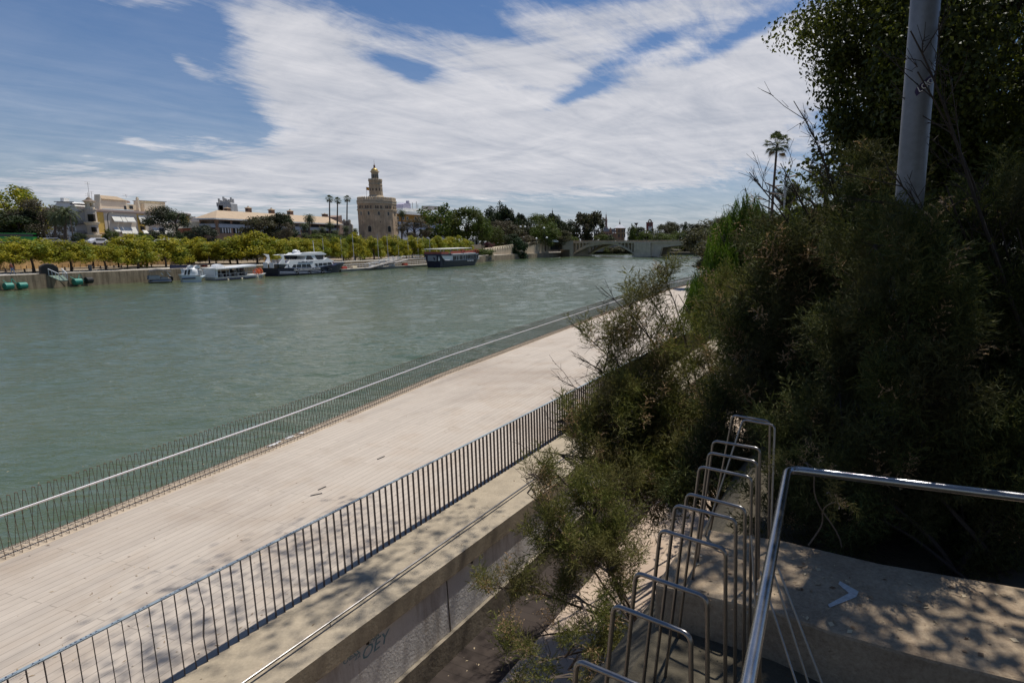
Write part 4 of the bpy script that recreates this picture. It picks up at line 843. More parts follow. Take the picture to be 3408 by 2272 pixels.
def arch_on(r,k,u,z0,z1,wd,name,mat,parent,pw=.12,frame=True):
    p,q,am=faceplane(r,k); p=np.array(p); q=np.array(q); c=p+(q-p)*u; e_=(q-p)/np.linalg.norm(q-p); n_=np.array([math.cos(am),math.sin(am)])
    def shape(w2,za,zb,o0,o1):
        pts=[(-w2,za),(w2,za),(w2,zb-w2)]+[(w2*math.cos(t_),zb-w2+w2*math.sin(t_)) for t_ in [math.pi*j/6 for j in range(1,6)]]+[(-w2,zb-w2)]
        m_=MB(); v=[(c[0]+e_[0]*x+n_[0]*o,c[1]+e_[1]*x+n_[1]*o,z) for o in(o0,o1) for x,z in pts]; n=len(pts)
        m_.add(v,[tuple(range(n))[::-1],tuple(range(n,2*n))]+[(i,(i+1)%n,n+(i+1)%n,n+i) for i in range(n)]); return m_
    w_=shape(wd/2,z0,z1,-.3,pw*.5+.03).build(name,mat,parent)
    if frame: shape(wd/2+.18,z0-.15,z1+.18,-.3,pw*.5-.02).build('surround',pm('tower_trim',(1,1,1)),w_)
sees=[k for k in range(12) if math.sin(faceplane(Rb,k)[2])<.15]
hr_=Rb*math.cos(math.pi/12)
for k in sees:
    cxp=TX+hr_*math.cos(faceplane(Rb,k)[2])
    for u in ((.35,.65) if False else (.5,)):
        arch_on(Rb-.02,k,u,tzz(985),tzz(925),.75,'window',M_win,tw)
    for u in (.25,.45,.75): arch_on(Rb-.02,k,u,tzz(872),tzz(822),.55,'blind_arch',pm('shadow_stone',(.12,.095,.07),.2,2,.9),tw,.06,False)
    if k%2==0: arch_on(Rb+.03,k,.5,tzz(1270),tzz(1165),1.35,'window',M_win,tw)
    if k%2: arch_on(Rb+.0,k,.6,tzz(1115),tzz(1085),.2,'slit',M_win,tw,.1,False)
for k in sees:
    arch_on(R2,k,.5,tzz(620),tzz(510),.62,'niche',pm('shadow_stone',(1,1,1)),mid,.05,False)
    arch_on(1.40,k,.5,tzz(330),tzz(270),.36,'opening',M_win,top,.1,False)
fp_=D(*cG(470,650),249); ft=D(*cG(464,482),249); mb=MB(); mb.tube([fp_-np.array([0,0,1.]),ft],.07,5)
fg=thing('flag','red and yellow striped flag on a pole on the stone tower battlements','flag',(fp_[0],fp_[1],fp_[2]-1)); mb.build('pole',M_white,fg)
f0=D(*cG(466,484),249); dz=(D(*cG(466,484),249)[2]-D(*cG(466,536),249)[2])
for z0,z1,c_,nm in ((0,.25,(.42,.03,.02),'red_stripe'),(.25,.75,(.62,.36,.03),'yellow_stripe'),(.75,1.,(.42,.03,.02),'red_stripe')):
    mb=MB(); n=8; vs=[]
    for i in range(n+1):
        x=i/n*2.9; y=.25*math.sin(i*1.1); dr=-.35*i/n*1.6
        vs+=[(f0[0]+x,f0[1]-.05+y,f0[2]-dz*z0+dr),(f0[0]+x,f0[1]-.05+y,f0[2]-dz*z1+dr)]
    mb.add(vs,[(2*i,2*i+1,2*i+3,2*i+2) for i in range(n)]); mb.build(nm,pm('flag_'+nm,c_,.05,3,.8),fg)
# ================================================================== boats
M_hullw=pm('white_hull',(.74,.74,.73),.06,1,.35,0,.03); M_navy=pm('navy_hull',(.010,.014,.045),.2,1,.3,0,.03); M_boatw=pm('boat_white',(.76,.76,.75),.05,1,.4,0,.02)
M_orange=pm('orange_buoy',(.62,.12,.03),.15,3,.6); M_glass=pm('boat_glass',(.012,.014,.018),.1,1,.08,0,0); M_teal=pm('teal_buoy',(.02,.22,.16),.3,3,.5,0,.2); M_blk=pm('black_rubber',(.012,.012,.013),.2,3,.7)
M_red=pm('red_paint',(.42,.05,.03),.2,3,.5)
def hull(name,pl,u0,u1,sheer,wl_,beam,mat,parent,bow=.28,t0=0.,rake=1.6,stern_rake=.2,flare=.82,bowright=True):
    """hull lofted along the plane pl: near side touches the plane, beam reaches behind"""
    mb=MB(); rings=[]; n=14
    for i in range(n+1):
        f=i/n; g=f if bowright else 1-f
        w_=beam/2*(1 if g<1-bow else math.sqrt(max(0,1-((g-(1-bow))/bow)**2))*.97+.03); w_*=.9+.1*min(1,g*6)
        u=u0+(u1-u0)*f; uw=u-(rake if bowright else -rake)*max(0,(g-.72)/.28)**1.3+(stern_rake if g<.05 else 0); zt2=sheer(u)
        c0=t0+beam/2; pr=[(u,c0-w_,zt2),(uw,c0-w_*flare,wl_+.25),(uw,c0-w_*flare*.9,wl_-.6),(uw,c0+w_*flare*.9,wl_-.6),(uw,c0+w_*flare,wl_+.25),(u,c0+w_,zt2)]
        rings.append([pl.pt(a,z,o) for a,o,z in pr])
    mb.loft(rings); return mb.build(name,mat,parent,smooth=False)
def lin(*pts): xs=[p[0] for p in pts]; ys=[p[1] for p in pts]; return lambda u: float(np.interp(u,xs,ys))
def ring_buoy(name,mat,parent,c,r=.35,rr_=.09,n_=(0,1,0)):
    mb=MB(); pts=[(c[0]+r*math.cos(t_),c[1],c[2]+r*math.sin(t_)) for t_ in [2*math.pi*k/12 for k in range(13)]]; mb.tube(pts,rr_,6); return mb.build(name,mat,parent,smooth=True)
# --- navy and white cruiser
B3=Plane(XY(873,115),heading(XY(873,115),13.5,27)); S=lambda x,y:B3.sz(*cC(x,y))
cr=thing('river_cruiser','big navy and white river cruiser with sun deck and lettered hull side','boat',(*B3.a[:2],0))
zd=S(500,675)[1]; u_b=S(2130,540)
hull('hull',B3,S(500,680)[0],u_b[0]+2.2,lin((S(500,680)[0],S(500,680)[1]),(S(840,690)[0],S(840,685)[1]),(S(1450,665)[0],S(1450,662)[1]),(S(1880,610)[0],S(1880,612)[1]),(S(1950,580)[0],S(1950,575)[1]),(u_b[0]+2.2,u_b[1])),0,4.3,M_navy,cr,bow=.3,rake=2.6)
mb=MB(); 
B3.ext(mb,[cC(665,675),cC(800,490),cC(1180,488),cC(1630,470),cC(1700,420),cC(1880,510),cC(1830,530),cC(1860,590),cC(1450,665),cC(850,700),cC(840,672)],.25,4.0)
B3.ext(mb,[cC(540,585),cC(540,560),cC(610,430),cC(570,370),cC(510,335),cC(640,350),cC(685,580)],.2,.45)
B3.ext(mb,[cC(520,585),cC(520,560),cC(690,560),cC(760,560),cC(740,590)],.2,4.1); sup=mb.build('superstructure',M_boatw,cr,bev=.03)
mb=MB(); B3.ext(mb,[cC(540,575),cC(545,560),cC(610,430),cC(570,370),cC(510,335),cC(640,350),cC(685,580)],3.8,4.05); mb.build('stern_arch',M_boatw,cr,bev=.03)
mb=MB(); B3.ext(mb,[cC(720,360),cC(860,345),cC(1060,340),cC(1110,300),cC(1420,300),cC(1600,285),cC(1705,335),cC(1690,350),cC(1250,365),cC(1100,378)],.4,3.9); mb.build('canopy',M_boatw,cr,bev=.02)
mb=MB(); B3.ext(mb,[cC(1180,490),cC(1200,370),cC(1420,355),cC(1500,470)],.5,3.8); wh=mb.build('wheelhouse',M_boatw,cr)
mb=MB(); B3.ext(mb,[cC(1205,475),cC(1232,375),cC(1325,375),cC(1400,470)],.46,.6); mb.build('window',M_glass,wh)
mb=MB(); B3.ext(mb,[cC(1480,460),cC(1425,365),cC(1600,350),cC(1635,440),cC(1600,460)],.45,3.9); mb.build('window',M_glass,wh)
mb=MB(); B3.ext(mb,[cC(940,372),cC(1180,380),cC(1165,480),cC(1030,485),cC(1000,430)],2.4,3.6); mb.build('window',M_glass,wh)
for r in ([(845,665),(885,592),(945,592),(945,665)],[(965,662),(965,590),(1068,587),(1072,660)],[(1090,660),(1090,585),(1190,582),(1195,657)],[(1210,658),(1205,582),(1285,577),(1325,655)],[(1400,565),(1470,562),(1475,650),(1445,640)],[(1495,625),(1495,558),(1585,550),(1592,615)],[(1608,610),(1605,550),(1695,545),(1700,605)],[(1718,600),(1712,540),(1790,535),(1830,590)]):
    mb=MB(); B3.ext(mb,[cC(*q) for q in r],.2,.4); mb.build('window',M_glass,cr)
mb=MB(); B3.ext(mb,[cC(530,665),cC(530,590),cC(660,592),cC(705,635),cC(680,668)],.3,4.0); mb.build('aft_opening',M_glass,cr)
ut=S(500,680)[0]; Tr=Plane(B3.pt(ut-.02,0,4.1)[:2],B3.pt(ut-.02,0,.1)[:2]); zt3=S(500,672)[1]
mb=MB(); Tr.rect(mb,.5,1.5,zt3-.05,zt3+1.05,-.12,-.02); Tr.rect(mb,2.0,3.0,zt3-.05,zt3+1.05,-.12,-.02); mb.build('stern_gate',M_boatw,cr)
q=B3.sz(*cC(866,748)); text('CRUCEROSENSEVILLA.COM','lettering',M_boatw,.62,B3.pt(q[0],q[1],-.06),B3.e,(0,0,1),cr,.01)
mb=MB(); 
for y in (772,808): a=S(520,y); b_=S(1800,y-45); mb.tube([B3.pt(a[0],a[1],.02),B3.pt((a[0]+b_[0])/2,(a[1]+b_[1])/2-.1,-.02),B3.pt(b_[0],b_[1],.3)],.05,5)
mb.build('rubbing_strake',pm('strake',(.25,.3,.4),.1,3,.4),cr)
for x,y in ((930,800),(1235,785),(1560,770),(1715,720)): ring_buoy('fender',M_blk,cr,B3.pt(*S(x,y),-.15),.3,.12)
mb=MB(); B3.ext(mb,[cC(1915,545),cC(1930,515),cC(2010,520),cC(2010,548)],1.8,3.4); mb.build('life_raft',M_red,cr)
mb=MB(); mb.tube([B3.pt(*S(1600,290),2.5),B3.pt(*S(1565,0),2.5)],.05,5); mb.build('mast',M_boatw,cr)
mb=MB(); p=B3.pt(*S(1145,300),2.5); mb.lathe([(.5,0),(.55,.35),(.35,.6),(.05,.65)],p,10); p=B3.pt(*S(1220,300),2.5); mb.lathe([(.3,0),(.35,.3),(.05,.5)],p,10); mb.build('radar_dome',M_boatw,cr,smooth=True)
mb=MB()
for x0,x1,y in ((560,670,470),(690,1180,480),(1640,2120,530)):
    for k in range(9): a=S(x0+(x1-x0)*k/8,y+ (90 if x0<1600 else 40)); mb.tube([B3.pt(a[0],a[1],.5),B3.pt(a[0],a[1]+1.,.5)],.025,4)
    a,b_=S(x0,y-5),S(x1,y-8); mb.tube([B3.pt(a[0],a[1],.5),B3.pt(b_[0],b_[1],.5)],.03,4)
mb.build('guard_rail',M_boatw,cr)
for k in range(10):
    mb=MB(); a=S(705+k*9 if k<5 else 560+(k-5)*18,545); B3.rect(mb,a[0],a[0]+.5,a[1]-.5,a[1]+.1,1+.4*(k%4),1.5+.4*(k%4)); B3.rect(mb,a[0],a[0]+.1,a[1]+.1,a[1]+.6,1+.4*(k%4),1.5+.4*(k%4)); mb.build('deck_chair',M_orange if k<5 else M_grey,cr)
q=S(988,548); mb=MB(); B3.ext(mb,[cC(988,548),cC(1010,528),cC(1070,535),cC(1100,515),cC(1180,530),cC(1200,512),cC(1225,532),cC(1320,515),cC(1360,515),cC(1350,535)],.18,.3); mb.build('skyline_emblem',M_navy,cr)
mb=MB(); B3.ext(mb,[cC(750,600),cC(770,590),cC(762,620),cC(775,645),cC(795,655),cC(770,655),cC(752,635)],.18,.3); mb.build('crescent_emblem',M_navy,cr)
# --- white and navy tour boat with open sided cabin
B2=Plane(XY(692,103.5),heading(XY(692,103.5),13.5,24)); S=lambda x,y:B2.sz(*cB(x,y))
tb=thing('tour_boat','white tour boat with flat white canopy, open sides and navy waterline','boat',(*B2.a[:2],0))
ub=S(2255,505); us=S(1340,590)
hull('hull',B2,us[0],ub[0]+1.6,lin((us[0],S(1340,580)[1]),(S(1400,580)[0],S(1400,580)[1]),(S(1900,540)[0],S(1900,545)[1]),(ub[0]+1.6,ub[1])),0,3.0,M_hullw,tb,bow=.35,rake=1.6)
h2=hull('waterline_band',B2,us[0]+.1,S(2200,560)[0]+1.5,lin((us[0],S(1340,630)[1]),(S(1800,600)[0],S(1800,600)[1]),(S(2200,560)[0],S(2200,560)[1])),0,3.1,M_navy,tb,bow=.35,rake=1.3,t0=-.06)
mb=MB(); B2.ext(mb,[cB(1330,435),cB(1320,408),cB(1700,385),cB(2085,335),cB(2090,355),cB(2070,375),cB(1700,405)],-.1,3.1); mb.build('canopy',M_boatw,tb,bev=.02)
mb=MB(); B2.ext(mb,[cB(1335,585),cB(1335,435),cB(1385,432),cB(1390,585)],.2,2.8); mb.build('aft_cabin',M_boatw,tb)
mb=MB()
for o in (.15,2.8):
    for x,yt,yb_ in ((1340,430,560),(1435,425,560),(1540,420,555),(1600,418,550),(1700,412,545),(1775,405,540),(1925,390,525),(2065,375,505),(2088,360,500)):
        a,b_=S(x,yt),S(x+5,yb_); mb.tube([B2.pt(a[0],a[1],o),B2.pt(b_[0],b_[1],o)],.035,4)
    a,b_=S(1350,520),S(2080,470); mb.tube([B2.pt(a[0],a[1],o),B2.pt(b_[0],b_[1],o)],.035,4)
mb.build('canopy_posts',pm('alloy_post',(.5,.5,.5),.1,5,.4,.5),tb)
for k in range(9): 
    mb=MB(); a=S(1380+72*k,545-5*k); B2.rect(mb,a[0],a[0]+.45,a[1]-.3,a[1]+.25,1,2.5); B2.rect(mb,a[0],a[0]+.08,a[1]+.25,a[1]+.7,1,2.5); mb.build('bench',M_dark if k%2 else M_grey,tb)
for r in ([(1800,480),(1800,395),(1850,390),(1850,470)],[(1930,470),(1930,385),(2060,372),(2062,455)]):
    mb=MB(); B2.ext(mb,[cB(*q) for q in r],2.6,2.7); mb.build('window',M_glass,tb)
mb=MB(); B2.ext(mb,[cB(1340,560),cB(1345,470),cB(1370,460),cB(1410,495),cB(1400,560)],1.7,1.95); mb.build('rescue_cover',M_orange,tb)
for x,y in ((2120,475),(2150,450),(2190,470),(2215,440),(2235,470),(2175,490)): ring_buoy('lifebuoy',M_orange,tb,B2.pt(*S(x,y),.8),.33,.1)
for x,y in ((1552,632),(1810,610),(2100,575)): mb=MB(); p=B2.pt(*S(x,y+18),-.2); mb.lathe([(.05,-.4),(.14,-.25),(.14,.35),(.05,.5)],p,8); mb.build('fender',M_cream,tb)
mb=MB(); B2.ext(mb,[cB(1410,395),cB(1440,345),cB(1500,330),cB(1560,350),cB(1600,388)],1.0,2.2); mb.build('roof_dome',M_boatw,tb,bev=.05)
q=S(1560,612); text('CRUCEROS TURISTICOS','lettering',M_navy,.34,B2.pt(q[0],q[1]-.02,-.1),B2.e,(0,0,1),tb,.01)
# --- small white launch
B1=Plane(XY(603,100.5),heading(XY(603,100.5),42,11)); S=lambda x,y:B1.sz(*cB(x,y))
la=thing('white_launch','small round-fronted white launch moored between the pontoon boat and the tour boat','boat',(*B1.a[:2],0))
u0=S(692,530)[0]; u1=S(1185,560)[0]
hull('hull',B1,u0,u1,lin((u0,S(692,530)[1]),(S(1000,545)[0],S(1000,548)[1]),(S(1080,570)[0],S(1080,572)[1]),(u1,S(1170,535)[1])),0,2.4,pm('pale_blue_hull',(.55,.63,.68),.08,1,.4),la,bow=.35,rake=1.0)
mb=MB(); a=S(700,600); b_=S(1160,600); B1.rect(mb,a[0]+.05,b_[0]-1.6,a[1]-.1,a[1]+.08,-.08,.2); mb.build('stripe',M_navy,la)
mb=MB(); c_=B1.pt(S(925,480)[0],S(925,540)[1],1.25); mb.lathe([(1.0,0),(1.05,.55),(.95,.95),(.7,1.25),(.3,1.42),(.05,1.45)],c_,12); B1.ext(mb,[cB(740,535),cB(770,430),cB(900,420),cB(930,540)],.3,2.2); cbn=mb.build('cabin',M_boatw,la,smooth=True)
for r in ([(752,530),(775,440),(800,437),(790,530)],[(815,530),(830,435),(870,430),(850,530)]):
    mb=MB(); B1.ext(mb,[cB(*q) for q in r],.24,.4); mb.build('window',M_glass,cbn)
mb=MB(); B1.ext(mb,[cB(725,530),cB(682,412),cB(705,410),cB(745,530)],.3,.5); B1.ext(mb,[cB(790,530),cB(772,412),cB(790,412),cB(810,530)],2.0,2.2); mb.build('stern_fin',M_boatw,la)
mb=MB()
for k in range(5): a=S(1005,450+22*k); b_=S(1095,450+22*k); B1.rect(mb,a[0],b_[0],a[1]-.04,a[1]+.04,.5,1.9)
mb.tube([B1.pt(*S(1045,420),.5),B1.pt(*S(1090,450),.5),B1.pt(*S(1100,540),.5)],.07,6); mb.build('boarding_steps',M_boatw,la)
for x in (830,950): mb=MB(); B1.ext(mb,[cB(x,408),cB(x+20,372),cB(x+60,352),cB(x+105,362),cB(x+108,408)],.6,1.8); mb.build('roof_box',M_boatw,la)
# --- pontoon boat
B0=Plane(XY(498,98),heading(XY(498,98),45,9)); S=lambda x,y:B0.sz(*cB(x,y))
po=thing('pontoon_boat','small grey pontoon boat with dark bimini canopy and black outboard motor','boat',(*B0.a[:2],0))
for o in (.3,2.1):
    mb=MB(); a,b_=S(100,640),S(500,640); mb.tube([B0.pt(a[0],.15,o),B0.pt(a[0]+.5,.25,o),B0.pt(b_[0]-.2,.25,o),B0.pt(b_[0],.15,o)],[.1,.38,.38,.3],10); mb.build('float',M_steel,po,smooth=True)
mb=MB(); a,b_=S(85,600),S(500,600); B0.rect(mb,a[0],b_[0],.55,.72,0,2.4); mb.build('deck',M_grey,po)
mb=MB(); 
for o in (.05,2.3): B0.ext(mb,[cB(90,615),cB(95,548),cB(300,545),cB(300,610)],o,o+.06)
B0.ext(mb,[cB(320,600),cB(320,575),cB(450,578),cB(450,600)],.1,2.2); mb.build('side_panels',pm('alloy_panel',(.33,.34,.35),.2,3,.4,.4),po)
mb=MB(); vs=[]; 
for i in range(9):
    f=i/8; x=95+420*f; y=470-32*math.sin(math.pi*min(1,f*1.1+.02)); a=S(x,y); vs+=[B0.pt(a[0],a[1],-.1),B0.pt(a[0],a[1]+.15,1.2),B0.pt(a[0],a[1],2.5)]
mb.add(vs,[(3*i+j,3*i+3+j,3*i+4+j,3*i+1+j) for i in range(8) for j in (0,1)]); mb.build('bimini',pm('dark_canvas',(.035,.035,.038),.2,2,.8),po)
mb=MB()
for o in (.1,2.3):
    for x,y in ((100,475),(200,450),(420,450)): a,b_=S(x,y),S(x+8,560); mb.tube([B0.pt(a[0],a[1],o),B0.pt(b_[0],b_[1],o)],.03,4)
mb.build('canopy_frame',M_steel,po)
mb=MB(); B0.ext(mb,[cB(490,570),cB(520,555),cB(560,575),cB(560,630),cB(530,665),cB(500,660)],.9,1.5); B0.ext(mb,[cB(520,630),cB(545,630),cB(540,690),cB(525,690)],1.1,1.3); mb.build('outboard_motor',M_blk,po,bev=.05)
mb=MB(); mb.tube([B0.pt(*S(320,490),.5),B0.pt(*S(360,540),.5)],.07,5); mb.tube([B0.pt(*S(437,482),.5),B0.pt(*S(490,555),.5)],.07,5); mb.build('seat_frame',M_boatw,po)
# --- floating dock with navy panels behind the boats
Fd=Plane(XY(566,106.5),heading(XY(566,106.5),13,22)); S=lambda x,y:Fd.sz(*cB(x,y))
fd=thing('floating_dock','navy panelled floating dock with white lettering behind the tour boat','dock',(*Fd.a[:2],0))
mb=MB(); a,b_=S(485,600),S(1330,600); Fd.rect(mb,a[0],b_[0],-.3,.5,0,2.); mb.build('float',M_grey,fd)
mb=MB(); Fd.ext(mb,[cB(487,440),cB(487,340),cB(890,350),cB(880,440)],0,.15); Fd.ext(mb,[cB(555,605),cB(555,445),cB(615,450),cB(615,610)],.1,.2); pn=mb.build('navy_panels',M_navy,fd)
mb=MB(); Fd.ext(mb,[cB(520,520),cB(520,452),cB(555,452),cB(555,530)],0,.15); Fd.ext(mb,[cB(618,530),cB(618,460),cB(700,462),cB(700,535)],0,.12); mb.build('white_panels',M_white,fd)
q=S(632,512); text('KAYAK','lettering',M_navy,.7,Fd.pt(q[0],q[1]-.1,-.02),Fd.e,(0,0,1),fd,.01)
mb=MB(); a=S(900,345); b_=S(1330,340); Fd.rect(mb,a[0],b_[0],a[1]-.12,a[1],0,2); 
for k in range(6): u=a[0]+(b_[0]-a[0])*k/5; Fd.rect(mb,u,u+.1,.4,a[1],.2,.3)
mb.build('shelter_frame',M_dark,fd)
mb=MB()
for k in range(4):
    y=545+k*28; mb.tube([Fd.pt(*S(505,y-5),-.8),Fd.pt(*S(690,y+5),-.8)],.035,4)
for x in (505,570,635,690): mb.tube([Fd.pt(*S(x,540),-.8),Fd.pt(*S(x,630),-.8)],.035,4)
mb.build('guard_rail',M_boatw,fd)
mb=MB(); Fd.ext(mb,[cB(1145,400),cB(1150,335),cB(1215,335),cB(1225,400)],.5,1.3); mb.build('red_locker',M_red,fd)
# --- upper-deck restaurant boat
B4=Plane(XY(1403,155),heading(XY(1403,155),16,40)); S=lambda x,y:B4.sz(*cD(x,y))
rb=thing('restaurant_boat','navy two-deck restaurant boat with white awning over red railings','boat',(*B4.a[:2],0))
u0,u1=S(620,500)[0],S(1560,560)[0]
hull('hull',B4,u0,u1,lin((u0,S(640,470)[1]),(S(640,500)[0],S(640,480)[1]),(S(700,600)[0],S(700,600)[1]),(S(1000,600)[0],S(1000,598)[1]),(u1,S(1560,545)[1])),0,5.6,M_navy,rb,bow=.14,rake=2.2,stern_rake=.3)
mb=MB(); B4.ext(mb,[cD(640,490),cD(840,465),cD(1470,425),cD(1500,560),cD(880,605),cD(720,600),cD(660,540)],.15,5.4); mb.build('saloon',M_boatw,rb)
mb=MB(); B4.ext(mb,[cD(610,480),cD(610,455),cD(840,455),cD(1460,420),cD(1465,440),cD(840,490),cD(610,490)],.0,5.5); mb.build('upper_deck',M_navy,rb)
T4=Plane(B4.pt(u0-.02,0,5.5)[:2],B4.pt(u0-.02,0,.0)[:2])
for x in (893,935,985,1040,1080,1130,1180,1225,1265,1310,1355,1395,1440):
    w_=36; mb=MB(); y=500-(x-880)*.075; B4.ext(mb,[cD(x,y+95),cD(x,y),cD(x+w_,y-3),cD(x+w_,y+92)],.08,.3); mb.build('window',M_glass,rb)
mb=MB(); B4.ext(mb,[cD(600,350),cD(600,332),cD(840,325),cD(1340,305),cD(1352,320),cD(840,340)],.4,5.4); mb.build('awning',M_awn,rb)
for o in (.5,5.2):
    for x in (625,710,870,1022,1170,1345): mb=MB(); a,b_=S(x,340-.02*x),S(x+4,470-.03*x); mb.tube([B4.pt(a[0],a[1],o),B4.pt(b_[0],b_[1],o)],.05,4); mb.build('awning_post',M_boatw,rb)
mb=MB(); zq=S(620,455)[1]; T4.rect(mb,0,5.5,zq,S(620,402)[1],-.05,.05); B4.ext(mb,[cD(620,465),cD(620,405),cD(790,400),cD(790,465)],.1,.2); B4.ext(mb,[cD(840,445),cD(840,385),cD(1390,360),cD(1390,415)],.12,.2); mb.build('red_railing',pm('brick_red_panel',(.34,.085,.05),.4,1.2,.6),rb)
mb=MB(); B4.ext(mb,[cD(845,468),cD(845,448),cD(1385,420),cD(1388,436)],-.4,.2); mb.build('white_skirt',M_boatw,rb)
tq=lambda x,y:((x-165)/455*5.5,S(620,y)[1])
mb=MB(); T4.ext(mb,[tq(*q) for q in ((255,615),(262,490),(480,485),(495,520),(480,620),(440,625),(460,540),(385,530),(440,620),(350,615))],-.12,.1,px=False); mb.build('pale_emblem',pm('faded_emblem',(.28,.29,.31),.1,4,.6),rb)
for pts_ in (((168,560),(178,530),(200,525),(190,555),(195,590),(180,590)),((528,608),(538,545),(550,505),(565,550),(570,608))):
    mb=MB(); T4.ext(mb,[tq(*q) for q in pts_],-.12,.1,px=False); mb.build('white_emblem',M_boatw,rb)
q=S(1205,618); text('tu barco','lettering',M_boatw,1.1,B4.pt(q[0],q[1],-.1),B4.e,(0,0,1),rb,.01)
for x,y in ((1380,385),(1430,388),(1100,385)): ring_buoy('lifebuoy',M_red,rb,B4.pt(*S(x,y),-.1),.45,.13)
for k in range(14):
    mb=MB(); a=S(640+k*22 if k<7 else 860+(k-7)*72,405 if k<7 else 385-(k-7)*3); p=B4.pt(a[0],a[1]-.9,2.5+(k%3)); mb.lathe([(.05,0),(.05,.8),(.5,.82),(.5,.88)],p,8); mb.build('cafe_table',M_boatw if k%2 else M_cream,rb)
# --- long floating pontoon and gangways
Pn=Plane(XY(1128,139),heading(XY(1128,139),15,44)); S=lambda x,y:Pn.sz(*cK(x,y))
pn=thing('floating_pontoon','long low pale floating pontoon with railings between the cruiser and the restaurant boat','pontoon',(*Pn.a[:2],0))
mb=MB(); Pn.rect(mb,0,44,-.2,.45,0,2.6); mb.build('float',pm('pontoon_grey',(.22,.21,.19),.3,1,.8),pn)
mb=MB(); Pn.rect(mb,-.1,44.1,.452,.56,-.1,2.7); mb.build('walkway',pm('pontoon_plank',(.42,.38,.32),.25,2,.85),pn)
mb=MB()
for k in range(36): u=k*1.2; mb.tube([Pn.pt(u,.5,2.4),Pn.pt(u,1.5,2.4)],.03,4)
mb.tube([Pn.pt(0,1.5,2.4),Pn.pt(42,1.5,2.4)],.035,4); mb.tube([Pn.pt(0,1.,2.4),Pn.pt(42,1.,2.4)],.025,4); mb.build('guard_rail',M_boatw,pn)
for u,c_ in ((1.5,M_red),(5,M_cream),(12,M_boatw),(20,M_boatw),(26,M_red)):
    mb=MB(); Pn.rect(mb,u,u+1.6,.56,1.1,.7,1.6); mb.build('deck_box',c_,pn,bev=.08)
def gangway(label,a,b_,w_=1.2,rail_=1.):
    t=thing('gangway',label,'gangway',a); a=np.array(a,float); b_=np.array(b_,float); d=b_-a; n_=np.array([-d[1],d[0],0]); n_/=np.linalg.norm(n_)
    mb=MB(); mb.add([tuple(a-n_*w_/2),tuple(b_-n_*w_/2),tuple(b_+n_*w_/2),tuple(a+n_*w_/2)]+[tuple(q-np.array([0,0,.12])) for q in (a-n_*w_/2,b_-n_*w_/2,b_+n_*w_/2,a+n_*w_/2)],[(0,1,2,3),(7,6,5,4),(0,4,5,1),(1,5,6,2),(2,6,7,3),(3,7,4,0)]); mb.build('ramp',M_grey,t)
    for s__ in (-1,1):
        mb=MB(); o=n_*w_/2*s__; mb.tube([a+o+[0,0,rail_],b_+o+[0,0,rail_]],.045,5)
        for k in range(7): q=a+d*k/6+o; mb.tube([q,q+[0,0,rail_]],.03,4)
        mb.build('side_rail',M_boatw,t)
gangway('long white-railed gangway from the cruiser bow up to the quay',(-62,146,.6),(-60,160,2.2)); gangway('white-railed gangway in the middle of the long pontoon',(-61.5,150,.6),(-59.5,167,2.2))
gangway('dark gangway at the stern of the restaurant boat',(-51.5,155,2.6),(-58,166,2.2))
# flag poles along the quay
for i,(x0,y0,x1,y1) in enumerate([(1073,792,1078,838),(1133,790,1137,860),(1172,777,1177,848),(1255,778,1255,862),(1287,780,1290,862),(1323,780,1325,848),(1356,786,1359,850),(1389,790,1391,852),(1429,790,1430,845)]):
    d=dB(x1)+4; a=D(x1,y1,d); mb=MB(); t=D(x0,y0,d); mb.tube([(t[0],t[1],2.1),(t[0],t[1],t[2])],[.09,.05],6)
    tag(mb.build('flag_pole',pm('pole_white',(.5,.5,.5),.1,3,.5)),['leftmost bare white flag pole, behind the cruiser bow','bare white flag pole just right of the cruiser bow','bare white flag pole before the taller orange-tinged tree','bare white flag pole under the left part of the tower','bare white flag pole under the middle of the tower','bare white flag pole under the right edge of the tower','bare white flag pole below the date palm by the hotel','bare white flag pole just left of the restaurant boat','rightmost bare white flag pole, behind the restaurant boat stern'][i],'flag pole','bare white flag poles along the far quay')
# --- gangway shelter, fenders on the left quay wall
p=U(170,905,2.1); sh=thing('gangway_shelter','small dark rounded shelter at the head of a steel gangway','shelter',(p[0],p[1],2.1))
Sp=Plane(tuple(U(133,912,2.1)[:2]),XY(197,U(133,912,2.1)[1]+2.)); mb=MB(); Sp.ext(mb,[cA(570,575),cA(555,455),cA(600,425),cA(640,410),cA(740,412),cA(815,460),cA(830,560)],0,1.6); mb.build('shell',pm('dark_mesh',(.05,.042,.035),.3,3,.8),sh,bev=.1)
g2=thing('quay_gangway','short steel gangway with green treads hanging over the left quay wall','gangway',(p[0],p[1],1.6))
a0,b0_=Sp.pt(*Sp.sz(*cA(680,575)),-.4),Sp.pt(*Sp.sz(*cA(800,635)),-2.2)
mb=MB(); e_=Sp.e*1.5; mb.add([a0,tuple(np.array(a0)+e_),tuple(np.array(b0_)+e_*.6),b0_]+[tuple(np.array(q)-[0,0,.12]) for q in (a0,np.array(a0)+e_,np.array(b0_)+e_*.6,b0_)],[(0,1,2,3),(7,6,5,4),(0,4,5,1),(1,5,6,2),(2,6,7,3),(3,7,4,0)]); mb.build('treads',pm('green_tread',(.16,.22,.17),.3,5,.7),g2)
for q0,q1 in ((a0,b0_),(np.array(a0)+e_,np.array(b0_)+e_*.6)):
    mb=MB(); q0=np.array(q0);q1=np.array(q1); mb.tube([q0+[0,0,1.],q1+[0,0,1.]],.06,5)
    for k in range(4): q=q0+(q1-q0)*k/3; mb.tube([q,q+[0,0,1.]],.04,4)
    mb.build('side_rail',M_boatw,g2)
